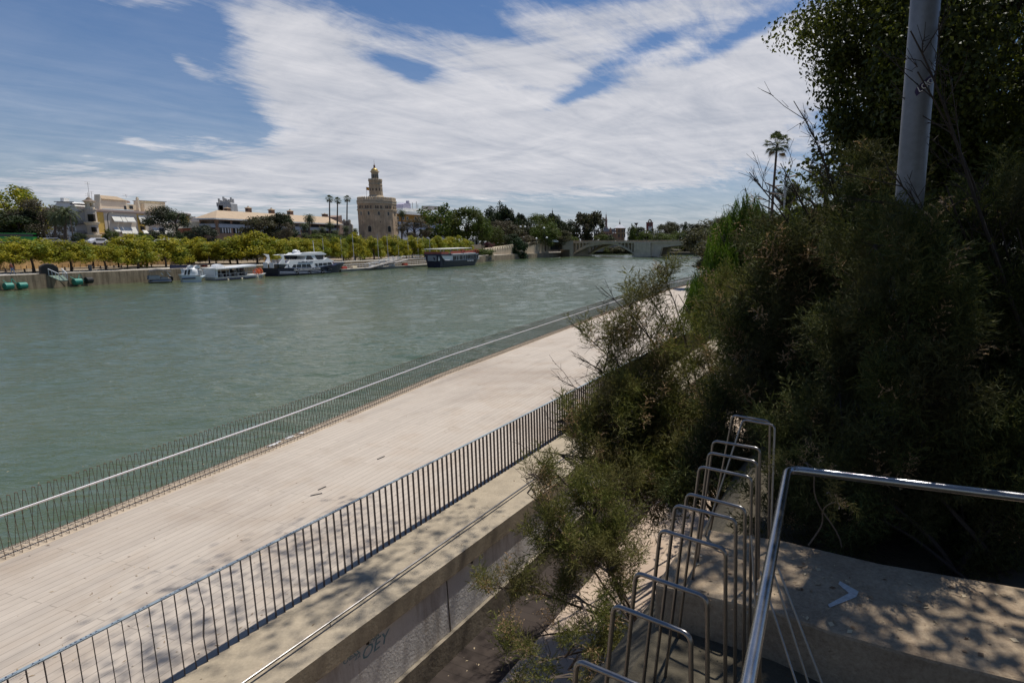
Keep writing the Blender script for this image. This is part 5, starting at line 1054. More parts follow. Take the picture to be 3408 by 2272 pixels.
mb=MB(); mb.tube([b0_,(b0_[0]-.3,b0_[1]+1.,.2)],.06,5); mb.tube([tuple(np.array(b0_)+e_*.6),(b0_[0]+.6,b0_[1]+1.,.1)],.06,5); mb.build('brace',M_dark,g2)
def drum(label,x,y,mat,r=.48,l=1.0,cat='fender'):
    (px,py)=cA(x,y); base=U(px,968-.058*px,0); q=Plane(wl[3],wl[4]); u,z=q.sz(px,py); c_=np.array(q.pt(u,z,-.55)); mb=MB(); e_=q.e*l/2; mb.tube([c_-e_,c_-e_*.9,c_+e_*.9,c_+e_],[r*.8,r,r,r*.8],12)
    tag(mb.build('quay_fender',mat,smooth=True),label,cat,'drum fenders hung on the quay wall')
drum('teal drum fender at the far left end of the quay wall',80,722,M_teal); drum('teal drum fender right of the leftmost one',275,715,M_teal); drum('teal drum fender right of the short gangway',1045,660,M_teal,.5,1.1); drum('black tyre fender right of the short gangway',1205,640,M_blk,.5,.9)
mb=MB(); q=Plane(wl[3],wl[4])
for x0,y0,x1,y1 in ((30,640,80,690),(150,620,140,720),(160,620,230,720),(970,590,1040,640),(1100,560,1060,640),(1110,560,1150,650)): a=q.pt(*q.sz(*cA(x0,y0)),-.1); b_=q.pt(*q.sz(*cA(x1,y1)),-.5); mb.tube([a,b_],.05,4)
tag(mb.build('fender_ropes',M_teal,kind='stuff'),'green stained ropes holding the drum fenders','rope')
# ================================================================== palms and trees behind the street trees
palm('fan_palm','tall fan palm, left of the three beside the tower',*cI(1298,425),225,ST,40/2.613*225/FP*1.05,'fan',.28,'three tall fan palms left of the stone tower',bpx=1100)
palm('fan_palm','tall fan palm, middle of the three beside the tower',*cI(1368,440),228,ST,38/2.613*228/FP*1.05,'fan',.28,'three tall fan palms left of the stone tower',bpx=1124)
palm('fan_palm','tall fan palm, right of the three and nearest the tower',*cI(1452,425),232,ST,38/2.613*232/FP*1.05,'fan',.28,'three tall fan palms left of the stone tower',bpx=1156)
gd='date palms in the gardens before the brick building and tower'
for x,y,d,r_,l in ((1122,590,205,62,'tallest date palm before the right half of the brick building'),(1082,660,195,50,'date palm below and left of the tallest one'),(1300,650,200,48,'date palm under the left fan palm'),(1175,712,190,42,'low date palm right of the two before the brick building'),(1235,690,192,42,'low date palm between two groups before the brick building'),(1350,715,195,42,'low date palm under the middle fan palm'),(1440,680,205,42,'date palm just left of the stone tower'),(1520,700,200,40,'date palm whose fronds touch the stone tower'),(765,715,180,48,'low date palm before the dark trees by the brick building'),(1080,740,185,40,'lowest date palm, low over the street trees'),(1928,545,238,46,'date palm right of the stone tower before the ochre hotel')):
    palm('date_palm',l,*cI(x,y),d,ST,r_/2.613*d/FP*1.1,'date',.3,gd)
palm('date_palm','date palm showing only its crown above the big tree at the left edge',*cJ(385,200),175,ST,190/5.227*175/FP*.95,'date',.3)
palm('date_palm','large date palm with orange fruit stalks before the white house',*cJ(1140,590),152,ST,300/5.227*152/FP*.95,'date',.32,bpx=218)
palm('date_palm','darker date palm half hidden behind the large one before the white house',*cJ(985,650),158,ST,230/5.227*158/FP*.9,'date',.3,bpx=182)
palm('fan_palm','very thin leaning palm right of the large date palm',*cJ(1215,620),150,ST,.5,'fan',.13,bpx=246)
T=tree
T('plane_tree','huge spreading green tree at the left edge above the green bus','tree',38,190,636,790,165,ST,L_jac,'round',9000,.05,0)
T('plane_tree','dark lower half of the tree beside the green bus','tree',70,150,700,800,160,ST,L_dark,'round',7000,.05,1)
T('bare_tree','brownish sparse tree left of the date palms','tree',150,125,668,805,162,ST,L_brown,'open',8000,.035,2)
T('shrub','dark round bush at the foot of the corner turret','bush',268,34,776,812,150,ST,L_dark,'round',3000,.08,1)
T('small_tree','small green tree before the left end of the yellow facade','tree',375,42,766,812,150,ST,L_mid,'round',3500,.08,0)
T('small_tree','small tree before the middle of the yellow facade','tree',484,36,776,812,152,ST,L_mid,'open',3500,.07,1)
T('shrub','dark clipped bush left of the umbrella pine trunk','bush',525,60,770,810,155,ST,L_dark,'round',3500,.08,2)
T('shrub','dark bush right of the umbrella pine trunk','bush',583,44,768,808,156,ST,L_dark,'round',3500,.08,0)
T('umbrella_pine','umbrella pine with broad dark crown before the yellow building','tree',562,108,690,762,168,ST,L_dark,'pine',9000,.045,0,tpx=598)
T('small_tree','grey-green round tree between the umbrella pine and the brick building','tree',680,74,752,812,165,ST,pm and leafm('grey_leaf',(.035,.045,.03),(.075,.085,.055),None,.2),'round',5000,.07,1)
T('shrub','low dark shrub under the orange house','bush',625,40,770,812,165,ST,L_dark,'round',3000,.08,1)
T('garden_tree','broad olive-green tree before the middle of the brick building','tree',868,110,722,800,178,ST,L_olive,'round',8000,.05,1)
T('garden_tree','tall dark conifer-like tree before the brick building','tree',935,90,713,795,182,ST,L_dark,'tall',8000,.05,2)
T('garden_tree','low dark tree between the olive-green tree and the date palms','tree',960,60,745,800,175,ST,L_brown,'open',5000,.05,0)
T('shrub','dark shrubs behind the street trees left of the tower','bush',1085,110,778,815,185,ST,L_mid,'round',4500,.06,1)
T('shrub','dark shrubs at the foot of the palms by the tower','bush',1160,70,776,815,195,ST,L_dark,'round',4500,.06,2)
T('bare_tree','sparse grey-brown tree between the hotel and the great ficus','tree',1378,90,728,792,225,ST,L_brown,'open',7000,.04,1)
T('ficus_tree','great dense green tree, left lobe, right of the hotel','tree',1470,120,690,795,235,ST,L_mid,'round',9000,.05,0)
T('ficus_tree','great dense green tree, middle lobe behind the restaurant boat','tree',1555,110,695,800,240,ST,L_mid,'round',9000,.05,1)
T('ficus_tree','great dense green tree, lower right lobe above the arched hut','tree',1605,70,722,800,238,ST,L_mid,'round',7000,.05,2)
gp_='parkland trees behind the ramp and the bridge'
L=[(1625,60,700,800,300,L_dark,'round','dark tree just right of the great green tree'),(1660,60,686,800,310,L_dark,'round','tall dark tree with rounded top left of the first spire'),(1690,60,697,800,305,L_dark,'tall','dark tree with broken top left of the first spire'),(1680,90,738,800,290,L_brown,'open','brown sparse tree under the tall dark ones'),(1648,50,755,820,270,L_mid,'round','light green tree above the pink bush'),(1735,34,716,800,320,L_dark,'tall','narrow dark tree left of the park gap'),(1715,80,752,812,280,L_olive,'open','grey-green tree above the ramp head'),(1765,70,735,810,300,L_dark,'round','dark tree behind the white lamp globes'),(1800,70,716,805,320,L_mid,'round','broad green tree below the thin spire'),(1842,60,718,800,330,L_dark,'tall','dark tree right of the thin spire'),(1815,80,745,806,290,L_mid,'round','bright lower tree behind the underpass'),(1870,50,735,800,340,L_dark,'open','loose dark tree above the bridge end'),(1893,40,738,800,345,L_dark,'round','small dark tree left of the eucalyptus pair'),(1860,70,770,808,300,L_olive,'round','low olive tree over the bridge parapet start'),(1940,56,714,802,350,L_olive,'tall','left eucalyptus of the pair before the palace'),(1978,58,710,802,352,L_olive,'tall','right and taller eucalyptus of the pair before the palace'),(2022,40,784,802,340,L_dark,'round','dark round tree before the palace wing'),(2000,40,782,802,335,L_mid,'round','low bright tree left of the palace wing tree'),(2104,26,752,800,400,L_mid,'round','green tree right of the palace pavilion'),(2124,44,762,800,440,L_dark,'round','dark tree under the stadium light'),(2145,46,770,800,390,L_mid,'round','low tree between the floodlight and the clock tower'),(2125,40,757,790,440,L_dark,'open','feathery tree left of the clock tower'),(2180,60,765,802,400,L_dark,'round','dark tree at the foot of the clock tower'),(2215,50,749,800,430,L_olive,'round','rounded tree right of the clock tower'),(2240,50,741,800,440,L_olive,'round','tallest tree right of the clock tower'),(2283,44,743,800,440,L_dark,'open','umbrella topped tree far right over the bridge'),(2262,60,770,802,400,L_mid,'round','lower green tree behind the right span'),(2310,50,748,800,450,L_dark,'open','dark open tree at the right end of the skyline'),(2340,60,750,802,430,L_olive,'round','grey-green tree touching the right bank foliage'),(2210,70,778,803,380,L_mid,'round','low tree over the middle of the bridge'),(2320,80,775,803,380,L_dark,'round','low dark tree over the right part of the bridge'),(2380,70,760,806,420,L_mid,'round','tree behind the weeping foliage'),(1700,46,780,815,265,L_dark,'round','low dark shrub tree left of the lamp globes'),(1745,60,785,812,270,L_brown,'open','low brown tree above the parked cars'),(1900,40,786,806,320,L_mid,'round','low green tree at the bridge head')]
for px,w_,top,bot,d,mt,kd,lb in L: T('park_tree',lb,'tree',px,w_*1.15,top,bot+6,d,3.,mt,kd,4200,.085 if kd!='open' else .06,None,kd!='round' or w_>40,gp_)
for x_,w_,t_,b_,l_ in ((2010,50,822,846,'bright green bush on the bank seen through the arch, left one'),(2060,60,820,844,'pale reedy bush seen through the middle of the arch'),(2100,40,826,845,'dark bush on the bank seen near the pier'),(2240,70,815,840,'bush on the bank seen under the right span'),(2300,60,812,840,'dark bush at the water under the right span')): T('bank_bush',l_,'bush',x_,w_,t_,b_,395,1.4,L_mid if x_ in(2010,2240) else L_olive,'round',4000,.08,None,False,'bushes on the bank beyond the bridge')
T('quay_bush','dense dark green ivy-like bush hanging over the stone quay edge','bush',1720,62,793,863,262,1.,L_ivy,'round',9000,.06,1,False)
T('flowering_bush','rounded pink flowering bush on the lawn behind the ramp','bush',1626,34,806,824,240,3,leafm('pink_flower',(.10,.03,.05),(.28,.07,.12),(.04,.06,.02),.2),'round',3000,.08,0,False)
# ================================================================== stone quay, ramp and underpass
lp=thing('arched_kiosk','small white kiosk with two dark arches under the great tree','kiosk',XY(1582,238))
Kp=Plane(XY(1568,238),XY(1592,240)); mb=MB(); Kp.ext(mb,[cD(1305,225),cD(1310,140),cD(1390,105),cD(1470,150),cD(1478,235)],0,4); mb.build('wall',M_white,lp)
for x in (1325,1400): mb=MB(); Kp.ext(mb,[cD(x,235),cD(x,155),cD(x+25,130),cD(x+50,155),cD(x+50,235)],-.1,.1); mb.build('arch_opening',M_win,lp)
rp=thing('stone_ramp_wall','pale stone ramp with pillared balustrade climbing to the bridge','wall',XY(1700,262))
R1=Plane(XY(1600,232),XY(1828,300))
mb=MB(); R1.ext(mb,[(1608,855),(1608,838),(1700,822),(1820,806),(1826,806),(1826,838),(1826,856)],0,9); mb.build('wall',pm('ramp_stone',(.52,.42,.29),.2,.5,.9,0,.3,.04,streak=.25),rp)
for k in range(27):
    x=1608+k*8.1; y=np.interp(x,[1608,1700,1826],[838,822,806]); mb=MB(); R1.ext(mb,[(x,y+1),(x,y-8),(x+2.2,y-8.3),(x+2.2,y+1)],-.15,.35); mb.build('pillar',M_cream,rp)
mb=MB(); R1.ext(mb,[(1608,y_) for y_ in ()]+[(1608,832),(1608,830.5),(1700,814.5),(1826,798.5),(1826,800),(1700,816)],-.05,.25); R1.ext(mb,[(1608,835.5),(1608,834.8),(1700,818.8),(1826,802.8),(1826,803.6),(1700,819.6)],0,.2); mb.build('balustrade_rail',M_cream,rp)
Qp=Plane(wl3[1],wl3[2]); Q0=Plane(wl3[0],wl3[1])
T('hedge','low clipped green hedge on the stone quay corner','hedge',1605,70,828,848,225,2,L_mid,'round',4000,.07,0,False)
mb=MB(); Q0.ext(mb,[cD(1690,590),cD(1690,510),cD(1720,465),cD(1765,450),cD(1810,465),cD(1830,510),cD(1830,590)],-.12,.1); ar=thing('quay_arch','low arched opening in the stone quay wall right of the restaurant boat','arch',(*Q0.pt(0,0)[:2],0)); mb.build('surround',M_stone,ar)
mb=MB(); Q0.ext(mb,[cD(1712,580),cD(1712,535),cD(1760,525),cD(1760,580)],-.2,.1); mb.build('opening',M_win,ar)
und=thing('underpass','dark road underpass with pale lintel beneath the bridge head','underpass',XY(1850,300))
UP=Plane(XY(1826,298),XY(1908,308))
mb=MB(); UP.ext(mb,[(1826,831),(1826,800),(1908,800),(1908,856),(1896,856),(1896,831),(1872,831),(1872,812),(1832,812),(1832,831)],0,8); mb.build('portal',pm('portal_concrete',(.40,.34,.25),.2,.5,.9,0,.2,.03,streak=.3),und)
mb=MB(); UP.ext(mb,[(1832,832),(1832,813),(1872,813),(1872,832)],2,2.3); mb.build('dark_mouth',M_win,und)
mb=MB(); UP.ext(mb,[(1824,812),(1824,807),(1876,807),(1876,812)],-.5,.2); mb.build('lintel',M_pale,und)
# ================================================================== bridge
BA=XY(1900,318); Bp=Plane(BA,XY(2440,262))
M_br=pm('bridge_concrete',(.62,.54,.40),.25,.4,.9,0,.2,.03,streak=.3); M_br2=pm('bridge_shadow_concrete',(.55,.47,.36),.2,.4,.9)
br=thing('arch_bridge','grey concrete road bridge with shallow open-spandrel arches over the river','bridge',(*BA,0))
bz=lambda y:Bp.sz(2113,cF(0,y)[1])[1]
zd0,zd1=bz(575),bz(566)
mb=MB(); a=Bp.sz(1896,812)[0]; e_=Bp.sz(2560,812)[0]; Bp.rect(mb,a,e_,bz(580),bz(560),-.9,17); mb.build('deck',M_br,br)
mb=MB(); Bp.rect(mb,a,e_,bz(560),bz(552),-.9,-.6); Bp.rect(mb,a,e_,bz(537),bz(530),-.95,-.55); u=a
while u<e_: Bp.rect(mb,u,u+.55,bz(552),bz(537),-.85,-.62); u+=.85
mb.build('parapet',pm('parapet_concrete',(.52,.40,.28),.3,.6,.9),br)
mb=MB(); Bp.ext(mb,[cF(120,825),cF(120,575),cF(150,575),cF(150,825)],-.6,16); mb.build('abutment',M_br,br); mb=MB(); Bp.ext(mb,[cF(1255,825),cF(1258,578),cF(1545,578),cF(1555,825)],-1.6,16); Bp.ext(mb,[cF(1240,828),cF(1240,790),cF(1560,790),cF(1560,828)],-2.2,16); mb.build('pier',M_br,br)
mb=MB(); Bp.ext(mb,[cF(1555,825),cF(1548,578),cF(2352,578),cF(2352,602),cF(2150,612),cF(1900,640),cF(1730,665),cF(1680,825)],-.4,1.2); Bp.ext(mb,[cF(1555,825),cF(1548,578),cF(2900,578),cF(2900,602),cF(2150,612),cF(1900,640),cF(1730,665),cF(1680,825)],8,9); Bp.ext(mb,[cF(2352,578),cF(2352,602),cF(2600,612),cF(2900,640),cF(2900,578)],-.4,1.2); mb.build('right_span',M_br2,br)
lo=[(160,790),(250,730),(400,660),(560,620),(700,603),(820,603),(950,625),(1080,685),(1180,745),(1255,805)]
hi=[(160,760),(230,700),(330,640),(420,600),(480,580),(760,578),(930,580),(1000,610),(1100,665),(1200,730),(1255,770)]
for o in (-.4,13):
    mb=MB(); Bp.ext(mb,[cF(*q) for q in lo]+[cF(*q) for q in hi[::-1]],o,o+2.2); mb.build('arch_rib',M_br,br)
cols=[(165,205,760,0),(220,262,720,0),(280,322,680,0),(340,380,640,0),(395,440,618,0),(955,1000,612,1),(1018,1062,640,1),(1080,1130,672,1),(1145,1192,706,1),(1210,1256,740,1)]
for x0,x1,yb_,rgt in cols: # gaps between the spandrel columns read dark
    pass
for x,yb_ in ((208,720),(268,690),(328,645),(386,612),(448,590),(948,600),(1008,625),(1070,655),(1136,690),(1200,728)):
    mb=MB(); Bp.ext(mb,[cF(x-7,yb_+15),cF(x-7,595),cF(x-16,580),cF(x+16,580),cF(x+7,595),cF(x+7,yb_+15)],-.5,2.0); mb.build('spandrel_column',M_br,br); mb=MB(); Bp.ext(mb,[cF(x-7,yb_+15),cF(x-7,582),cF(x+7,582),cF(x+7,yb_+15)],12.5,14); mb.build('spandrel_column',M_br,br)
# lamp posts and traffic on the bridge
gl='globe lamp posts standing along the bridge'
names=['leftmost','second','third','fourth','fifth','sixth','seventh','eighth','ninth','tenth','eleventh']
mb=MB(); mb.tube([(0,0,0),(0,0,4.6)],[.10,.06],6); mb.tube([(-.6,0,4.4),(0,0,4.5),(.6,0,4.4)],.05,4); base=None
for i,(x,y) in enumerate([(97,455),(167,450),(310,450),(428,455),(566,445),(836,445),(1118,435),(1410,435),(1650,435),(2000,430),(2250,432)]):
    u,z=Bp.sz(*cF(x,y)); p=Bp.pt(u,0,2 if i%2 else -.3); t=thing('bridge_lamp','%s globe lamp post from the left on the bridge'%names[i],'street lamp',(p[0],p[1],bz(562)),gl)
    if base is None:
        po_=mb.build('post',M_dark,t,world=False); m2=MB()
        for sx_ in (-.6,.6): m2.lathe([(.05,4.35),(.26,4.5),(.3,4.7),(.2,4.92),(.03,4.98)],(sx_,0,0),8)
        gl_=m2.build('globe',pm('white_globe',(.8,.8,.8),.02,1,.3),t,world=False,smooth=True); base=(po_,gl_)
    else:
        for q in base: c=q.copy(); C.objects.link(c); c.parent=t
# ramp side lamps
for x,y,yb_,l in ((497,660,785,'dark lamp post on the stone quay left of the underpass'),(815,650,775,'dark lamp post on the stone quay beside the underpass')):
    b_=U(*cE(x,yb_),2.1); t_=D(*cE(x,y),b_[1]); mb=MB(); mb.lathe([(.35,2.1),(.3,2.9),(.1,3.1),(.07,t_[2]-1.2),(.2,t_[2]-1.1),(.32,t_[2]-.4),(.1,t_[2])],(b_[0],b_[1],0),8); tag(mb.build('quay_lamp',M_dark),l,'street lamp')
gw='white globe lamps on the park road'
for i,(x,y,l) in enumerate([(432,562,'white globe lamp left of the white road sign'),(640,582,'low white globe lamp above the parked cars'),(817,568,'white globe lamp above the white van'),(372,382,'high white lamp head before the dark tree, left one'),(447,383,'high white lamp head before the dark tree, right one'),(770,403,'high white lamp head below the thin spire')]):
    t_=D(*cE(x,y),275); mb=MB(); mb.tube([(t_[0],t_[1],3.5),(t_[0],t_[1],t_[2])],.07,5); t=thing('park_lamp',l,'street lamp',(t_[0],t_[1],3.5),gw); mb.build('post',M_dark,t); mb=MB(); mb.lathe([(.1,-.35),(.5,-.15),(.52,.15),(.1,.4)],t_,8); mb.build('globe',pm('white_globe',(1,1,1)),t)
# ================================================================== palace, spires, clock tower, floodlight
M_rose=pm('rose_palace_wall',(.40,.215,.13),.2,.3,.85); M_slate=pm('slate_roof',(.26,.25,.26),.3,.6,.6); M_ochre=pm('ochre_trim',(.45,.30,.16),.2,1,.8)
Pl=Plane(XY(1990,420),XY(2085,420)); pal=thing('palace','rose and ochre palace with slate roof and square corner pavilion beyond the bridge','palace',(*XY(2040,420),2))
mb=MB(); Pl.ext(mb,[cF(620,540),cF(640,375),cF(930,385),cF(930,540)],2,14); mb.build('wing',M_rose,pal)
mb=MB(); Pl.ext(mb,[cF(640,380),cF(690,330),cF(880,325),cF(930,385)],2,14); Pl.ext(mb,[cF(675,325),cF(712,285),cF(775,325)],4,10); mb.build('wing_roof',M_slate,pal)
mb=MB(); Pl.ext(mb,[cF(905,560),cF(905,318),cF(1075,318),cF(1060,560)],0,30); pv=mb.build('pavilion',M_rose,pal)
a=Pl.sz(*cF(870,318)); b_=Pl.sz(*cF(1088,318)); ap=Pl.sz(*cF(980,232)); cx_=(a[0]+b_[0])/2; hw=(b_[0]-a[0])/2
mb=MB(); v=[Pl.pt(a[0],a[1],-2),Pl.pt(b_[0],a[1],-2),Pl.pt(b_[0],a[1],32),Pl.pt(a[0],a[1],32),Pl.pt(cx_,ap[1],13)]; mb.add(v,[(0,1,4),(1,2,4),(2,3,4),(3,0,4),(3,2,1,0)]); mb.build('roof',pm('pale_slate',(.44,.44,.46),.3,.8,.5),pv)
mb=MB(); mb.lathe([(.9,-.8),(.45,.2),(.6,.6),(.35,1.0),(.15,1.6),(.04,3.3)],Pl.pt(cx_,ap[1],13),8); mb.build('finial',M_dark,pv)
for x in (925,990,1035): 
    mb=MB(); Pl.ext(mb,[cF(x,545),cF(x,325),cF(x+12,325),cF(x+12,545)],-.6,.1); mb.build('pilaster',M_ochre,pv)
for x in (945,1010,1048): wpx(Pl,'window',[(x+6,340,x+28,388),(x+6,420,x+28,480)],pv,conv=cF,t0=-.4)
mb=MB()
for y in (312,398,410): Pl.ext(mb,[cF(900,y+8),cF(900,y),cF(1080,y),cF(1080,y+8)],-1.2,.1)
mb.build('cornice',M_ochre,pv)
for x in (690,740,790,840): wpx(Pl,'window',[(x,405,x+22,440)],pal,conv=cF,t0=1.7,t1=2.1)
mb=MB(); Pl.ext(mb,[cF(790,380),cF(790,335),cF(812,300),cF(832,335),cF(832,380)],1.5,4); mb.build('dormer',M_rose,pal)
def spire(label,px,pts,d,mat):
    x,y=XY(px,d); t=thing('church_spire',label,'spire',(x,y,2)); prof=[(r_/FP*d,D(px,yy,d)[2]) for r_,yy in pts]; mb=MB(); mb.lathe(prof,(x,y,0),8); mb.build('shaft',mat,t); return t
M_sp=pm('spire_brick',(.22,.13,.10),.25,1,.8)
spire('tall dark red ornate spire left of the palace pavilion',2017.5,[(6,790),(5.5,757),(3.6,752),(3.8,735),(4.8,733),(3,729),(2.2,723),(1.4,720),(1.6,716),(.3,712),(.15,705)],520,M_sp)
spire('thin dark spire rising above the park trees',1840.5,[(4,790),(3,718),(2.2,712),(1.5,708),(1.9,703),(.5,700),(.2,692)],520,M_dark)
ct=thing('clock_tower','dark red and white tower with an open arch at its top, far beyond the bridge','tower',(*XY(2163,560),2))
Kt=Plane(XY(2150,560),XY(2176,560)); 
mb=MB(); Kt.ext(mb,[cF(1455,560),cF(1455,215),cF(1568,215),cF(1562,560)],0,9); mb.build('shaft',pm('tower_red',(.20,.055,.045),.2,.5,.8),ct)
mb=MB(); Kt.ext(mb,[cF(1487,560),cF(1487,285),cF(1545,285),cF(1545,560)],-.4,.1); mb.build('white_panel',M_white,ct)
mb=MB(); Kt.ext(mb,[cF(1450,222),cF(1450,212),cF(1572,212),cF(1572,222)],-1,9.5); Kt.ext(mb,[cF(1475,212),cF(1490,175),cF(1500,160),cF(1508,158),cF(1508,178),cF(1500,190),cF(1502,205),cF(1520,205)],1,6); Kt.ext(mb,[cF(1520,205),cF(1528,200),cF(1532,190),cF(1525,178),cF(1508,176),cF(1508,158),cF(1530,160),cF(1545,180),cF(1558,212),cF(1520,212)],1,6); mb.build('bell_gable',pm('gable_buff',(.33,.27,.22),.2,1,.8),ct)
mb=MB(); Kt.ext(mb,[cF(1505,310),cF(1505,288),cF(1528,288),cF(1528,310)],-.6,-.3); Kt.ext(mb,[cF(1497,262),cF(1497,238),cF(1533,238),cF(1533,262)],-.3,.1); mb.build('window',M_win,ct)
fl_=thing('floodlight_mast','dark floodlight mast with funnel head above the trees','lamp mast',(*XY(2117,480),2)); mb=MB(); x,y=XY(2117,480); mb.lathe([(.55,2),(.4,D(2117,757,480)[2]),(.5,D(2117,750,480)[2]),(1.7,D(2117,743,480)[2]),(1.75,D(2117,742,480)[2])],(x,y,0),8); mb.build('mast',M_dark,fl_)
# ================================================================== vehicles, umbrellas, bus, signs
def car(label,px,py,d,z,mat,rz,L_=4.3,kind='car'):
    p=D(px,py,d); t=thing('parked_'+kind,label,kind,(p[0],p[1],z),'vehicles on the upper street' ,rz=rz)
    mb=MB(); h=1.45 if kind=='car' else 2.2; pr=[(-L_/2,.3),(-L_/2,.85),(-L_*.36,.95),(-L_*.2,h),(L_*.2,h),(L_*.33,.98),(L_/2,.85),(L_/2,.3)] if kind=='car' else [(-L_/2,.35),(-L_/2,h-.15),(-L_/2+.2,h),(L_*.3,h),(L_*.4,1.2),(L_/2,1.0),(L_/2,.35)]
    n=len(pr); w_=.85; mb.add([(x,-w_,q) for x,q in pr]+[(x,w_,q) for x,q in pr],[tuple(range(n)),tuple(range(n,2*n))[::-1]]+[((i+1)%n,i,n+i,n+(i+1)%n) for i in range(n)]); mb.build('body',mat,t,world=False,bev=.08)
    mb=MB(); 
    for s_ in(-1,1): mb.box((0 if kind=='car' else L_*.22,s_*.86,h-.3),(L_*.42 if kind=='car' else L_*.25,.02,.34))
    mb.box((L_*.29,0,h-.28),(.03,1.4,.4),ry=.6); mb.build('window',M_glass,t,world=False)
    for sx_ in (-1,1):
        for s_ in (-1,1): mb=MB(); mb.tube([(sx_*L_*.3,s_*.72,.32),(sx_*L_*.3,s_*.9,.32)],.32,12); mb.build('wheel',M_blk,t,world=False)
    return t
cw=pm('white_car_paint',(.7,.7,.71),.03,1,.25); cs_=pm('silver_car_paint',(.35,.36,.38),.03,1,.25,.5); cd=pm('dark_car_paint',(.04,.045,.06),.03,1,.25)
car('white car passing the corner of the yellow building',328,815,132,ST+.35,cw,1.3); car('silver car left of the date palm trunks',172,813,128,ST+.35,cs_,1.3)
car('white van above the head of the stone ramp',1822,803,300,7.2,cw,1.0,5,'van'); 
for x,l,m_ in ((1795,'white car left of the van above the ramp',cw),(1783,'dark car in the queue above the ramp',cd),(1772,'dark car farther left in the queue above the ramp',cd),(1834,'silver car just right of the van',cs_),(1662,'white car half hidden behind the quay bush',cw),(1845,'white car on the bridge approach',cw)): car(l,x,803,292,7.1 if x>1700 else 6.2,m_,1.0)
bus=thing('green_bus','bright green double-deck bus partly hidden behind the left trees','bus',(*XY(60,150),ST)); Bq=Plane(XY(-80,150),XY(112,155))
mb=MB(); Bq.ext(mb,[(-80,805),(-80,786),(110,788),(110,805)],0,2.5); Bq.ext(mb,[(-80,777),(-80,774.5),(108,776),(108,779)],0,2.5); bb=mb.build('body',pm('bus_green',(.02,.30,.05),.05,1,.3),bus)
mb=MB(); Bq.ext(mb,[(-80,786),(-80,777),(109,779),(109,788)],.1,2.4); mb.build('upper_windows',M_glass,bus)
sgn=D(*cH(523,1022),150); mb=MB(); sg=thing('round_sign','round blue and white traffic sign at the foot of the yellow building','sign',(sgn[0],sgn[1],ST)); mb.tube([(sgn[0],sgn[1],ST),(sgn[0],sgn[1],sgn[2])],.05,5); mb.build('post',M_grey,sg)
mb=MB(); mb.tube([(sgn[0],sgn[1]-.1,sgn[2]),(sgn[0],sgn[1]-.14,sgn[2])],.42,14); mb.tube([(sgn[0],sgn[1]-.15,sgn[2]),(sgn[0],sgn[1]-.16,sgn[2])],.3,14); mb.build('disc',pm('sign_blue',(.03,.06,.25),.05,1,.4),sg)
for x0,x1,y,l in ((1320,1480,1035,'left white cafe parasol under the yellow building'),(1480,1760,1000,'big white cafe parasol under the umbrella pine'),(270,405,1030,'white awning kiosk canopy under the corner turret'),(640,790,1022,'white cafe parasol left of the umbrella pine')):
    a=D(*cH(x0,y+35),154); b_=D(*cH(x1,y+35),154); t=thing('cafe_parasol',l,'parasol',((a[0]+b_[0])/2,154,ST),'white canopies along the street'); w_=b_[0]-a[0]; c_=((a[0]+b_[0])/2,154.); z1=D(*cH(x0,y),154)[2]
    mb=MB(); mb.add([(c_[0]-w_/2,c_[1]-2,a[2]),(c_[0]+w_/2,c_[1]-2,a[2]),(c_[0]+w_/2,c_[1]+2,a[2]),(c_[0]-w_/2,c_[1]+2,a[2]),(c_[0],c_[1],z1)],[(0,1,4),(1,2,4),(2,3,4),(3,0,4)]); mb.build('canopy',M_white,t)
    mb=MB(); mb.tube([(c_[0],c_[1],ST),(c_[0],c_[1],z1)],.06,5); mb.build('pole',M_dark,t)
# street lamp with curved arm and traffic light before the yellow building
a=[cH(625,1080),cH(585,860),cH(560,640),cH(572,575),cH(615,562)]; d=158; mb=MB(); q=[D(*p_,d) for p_ in a]; sl_=thing('curved_street_lamp','tall street lamp with curved arm before the yellow wall','street lamp',(q[0][0],q[0][1],ST)); q[0][2]=ST
mb.tube([(q[0][0],d,ST)]+[tuple(x) for x in q[1:]],.09,6); mb.build('post',M_dark,sl_); mb=MB(); mb.box(tuple(q[-1]),(1.,.3,.16)); mb.build('lamp_head',M_cream,sl_)
q=[D(*cH(*p_),d) for p_ in ((1690,1010),(1675,930),(1650,885),(1590,870),(1490,885))]; tl=thing('traffic_light','overhead traffic light on a curved arm under the umbrella pine','traffic light',(q[0][0],q[0][1],ST)); mb=MB(); mb.tube([(q[0][0],d,ST)]+[tuple(x) for x in q],.08,6); mb.build('arm',M_dark,tl)
for x in (1492,1535): p_=D(*cH(x,885),d); mb=MB(); mb.box(tuple(p_),(.5,.4,1.6)); mb.build('signal_head',M_blk,tl)
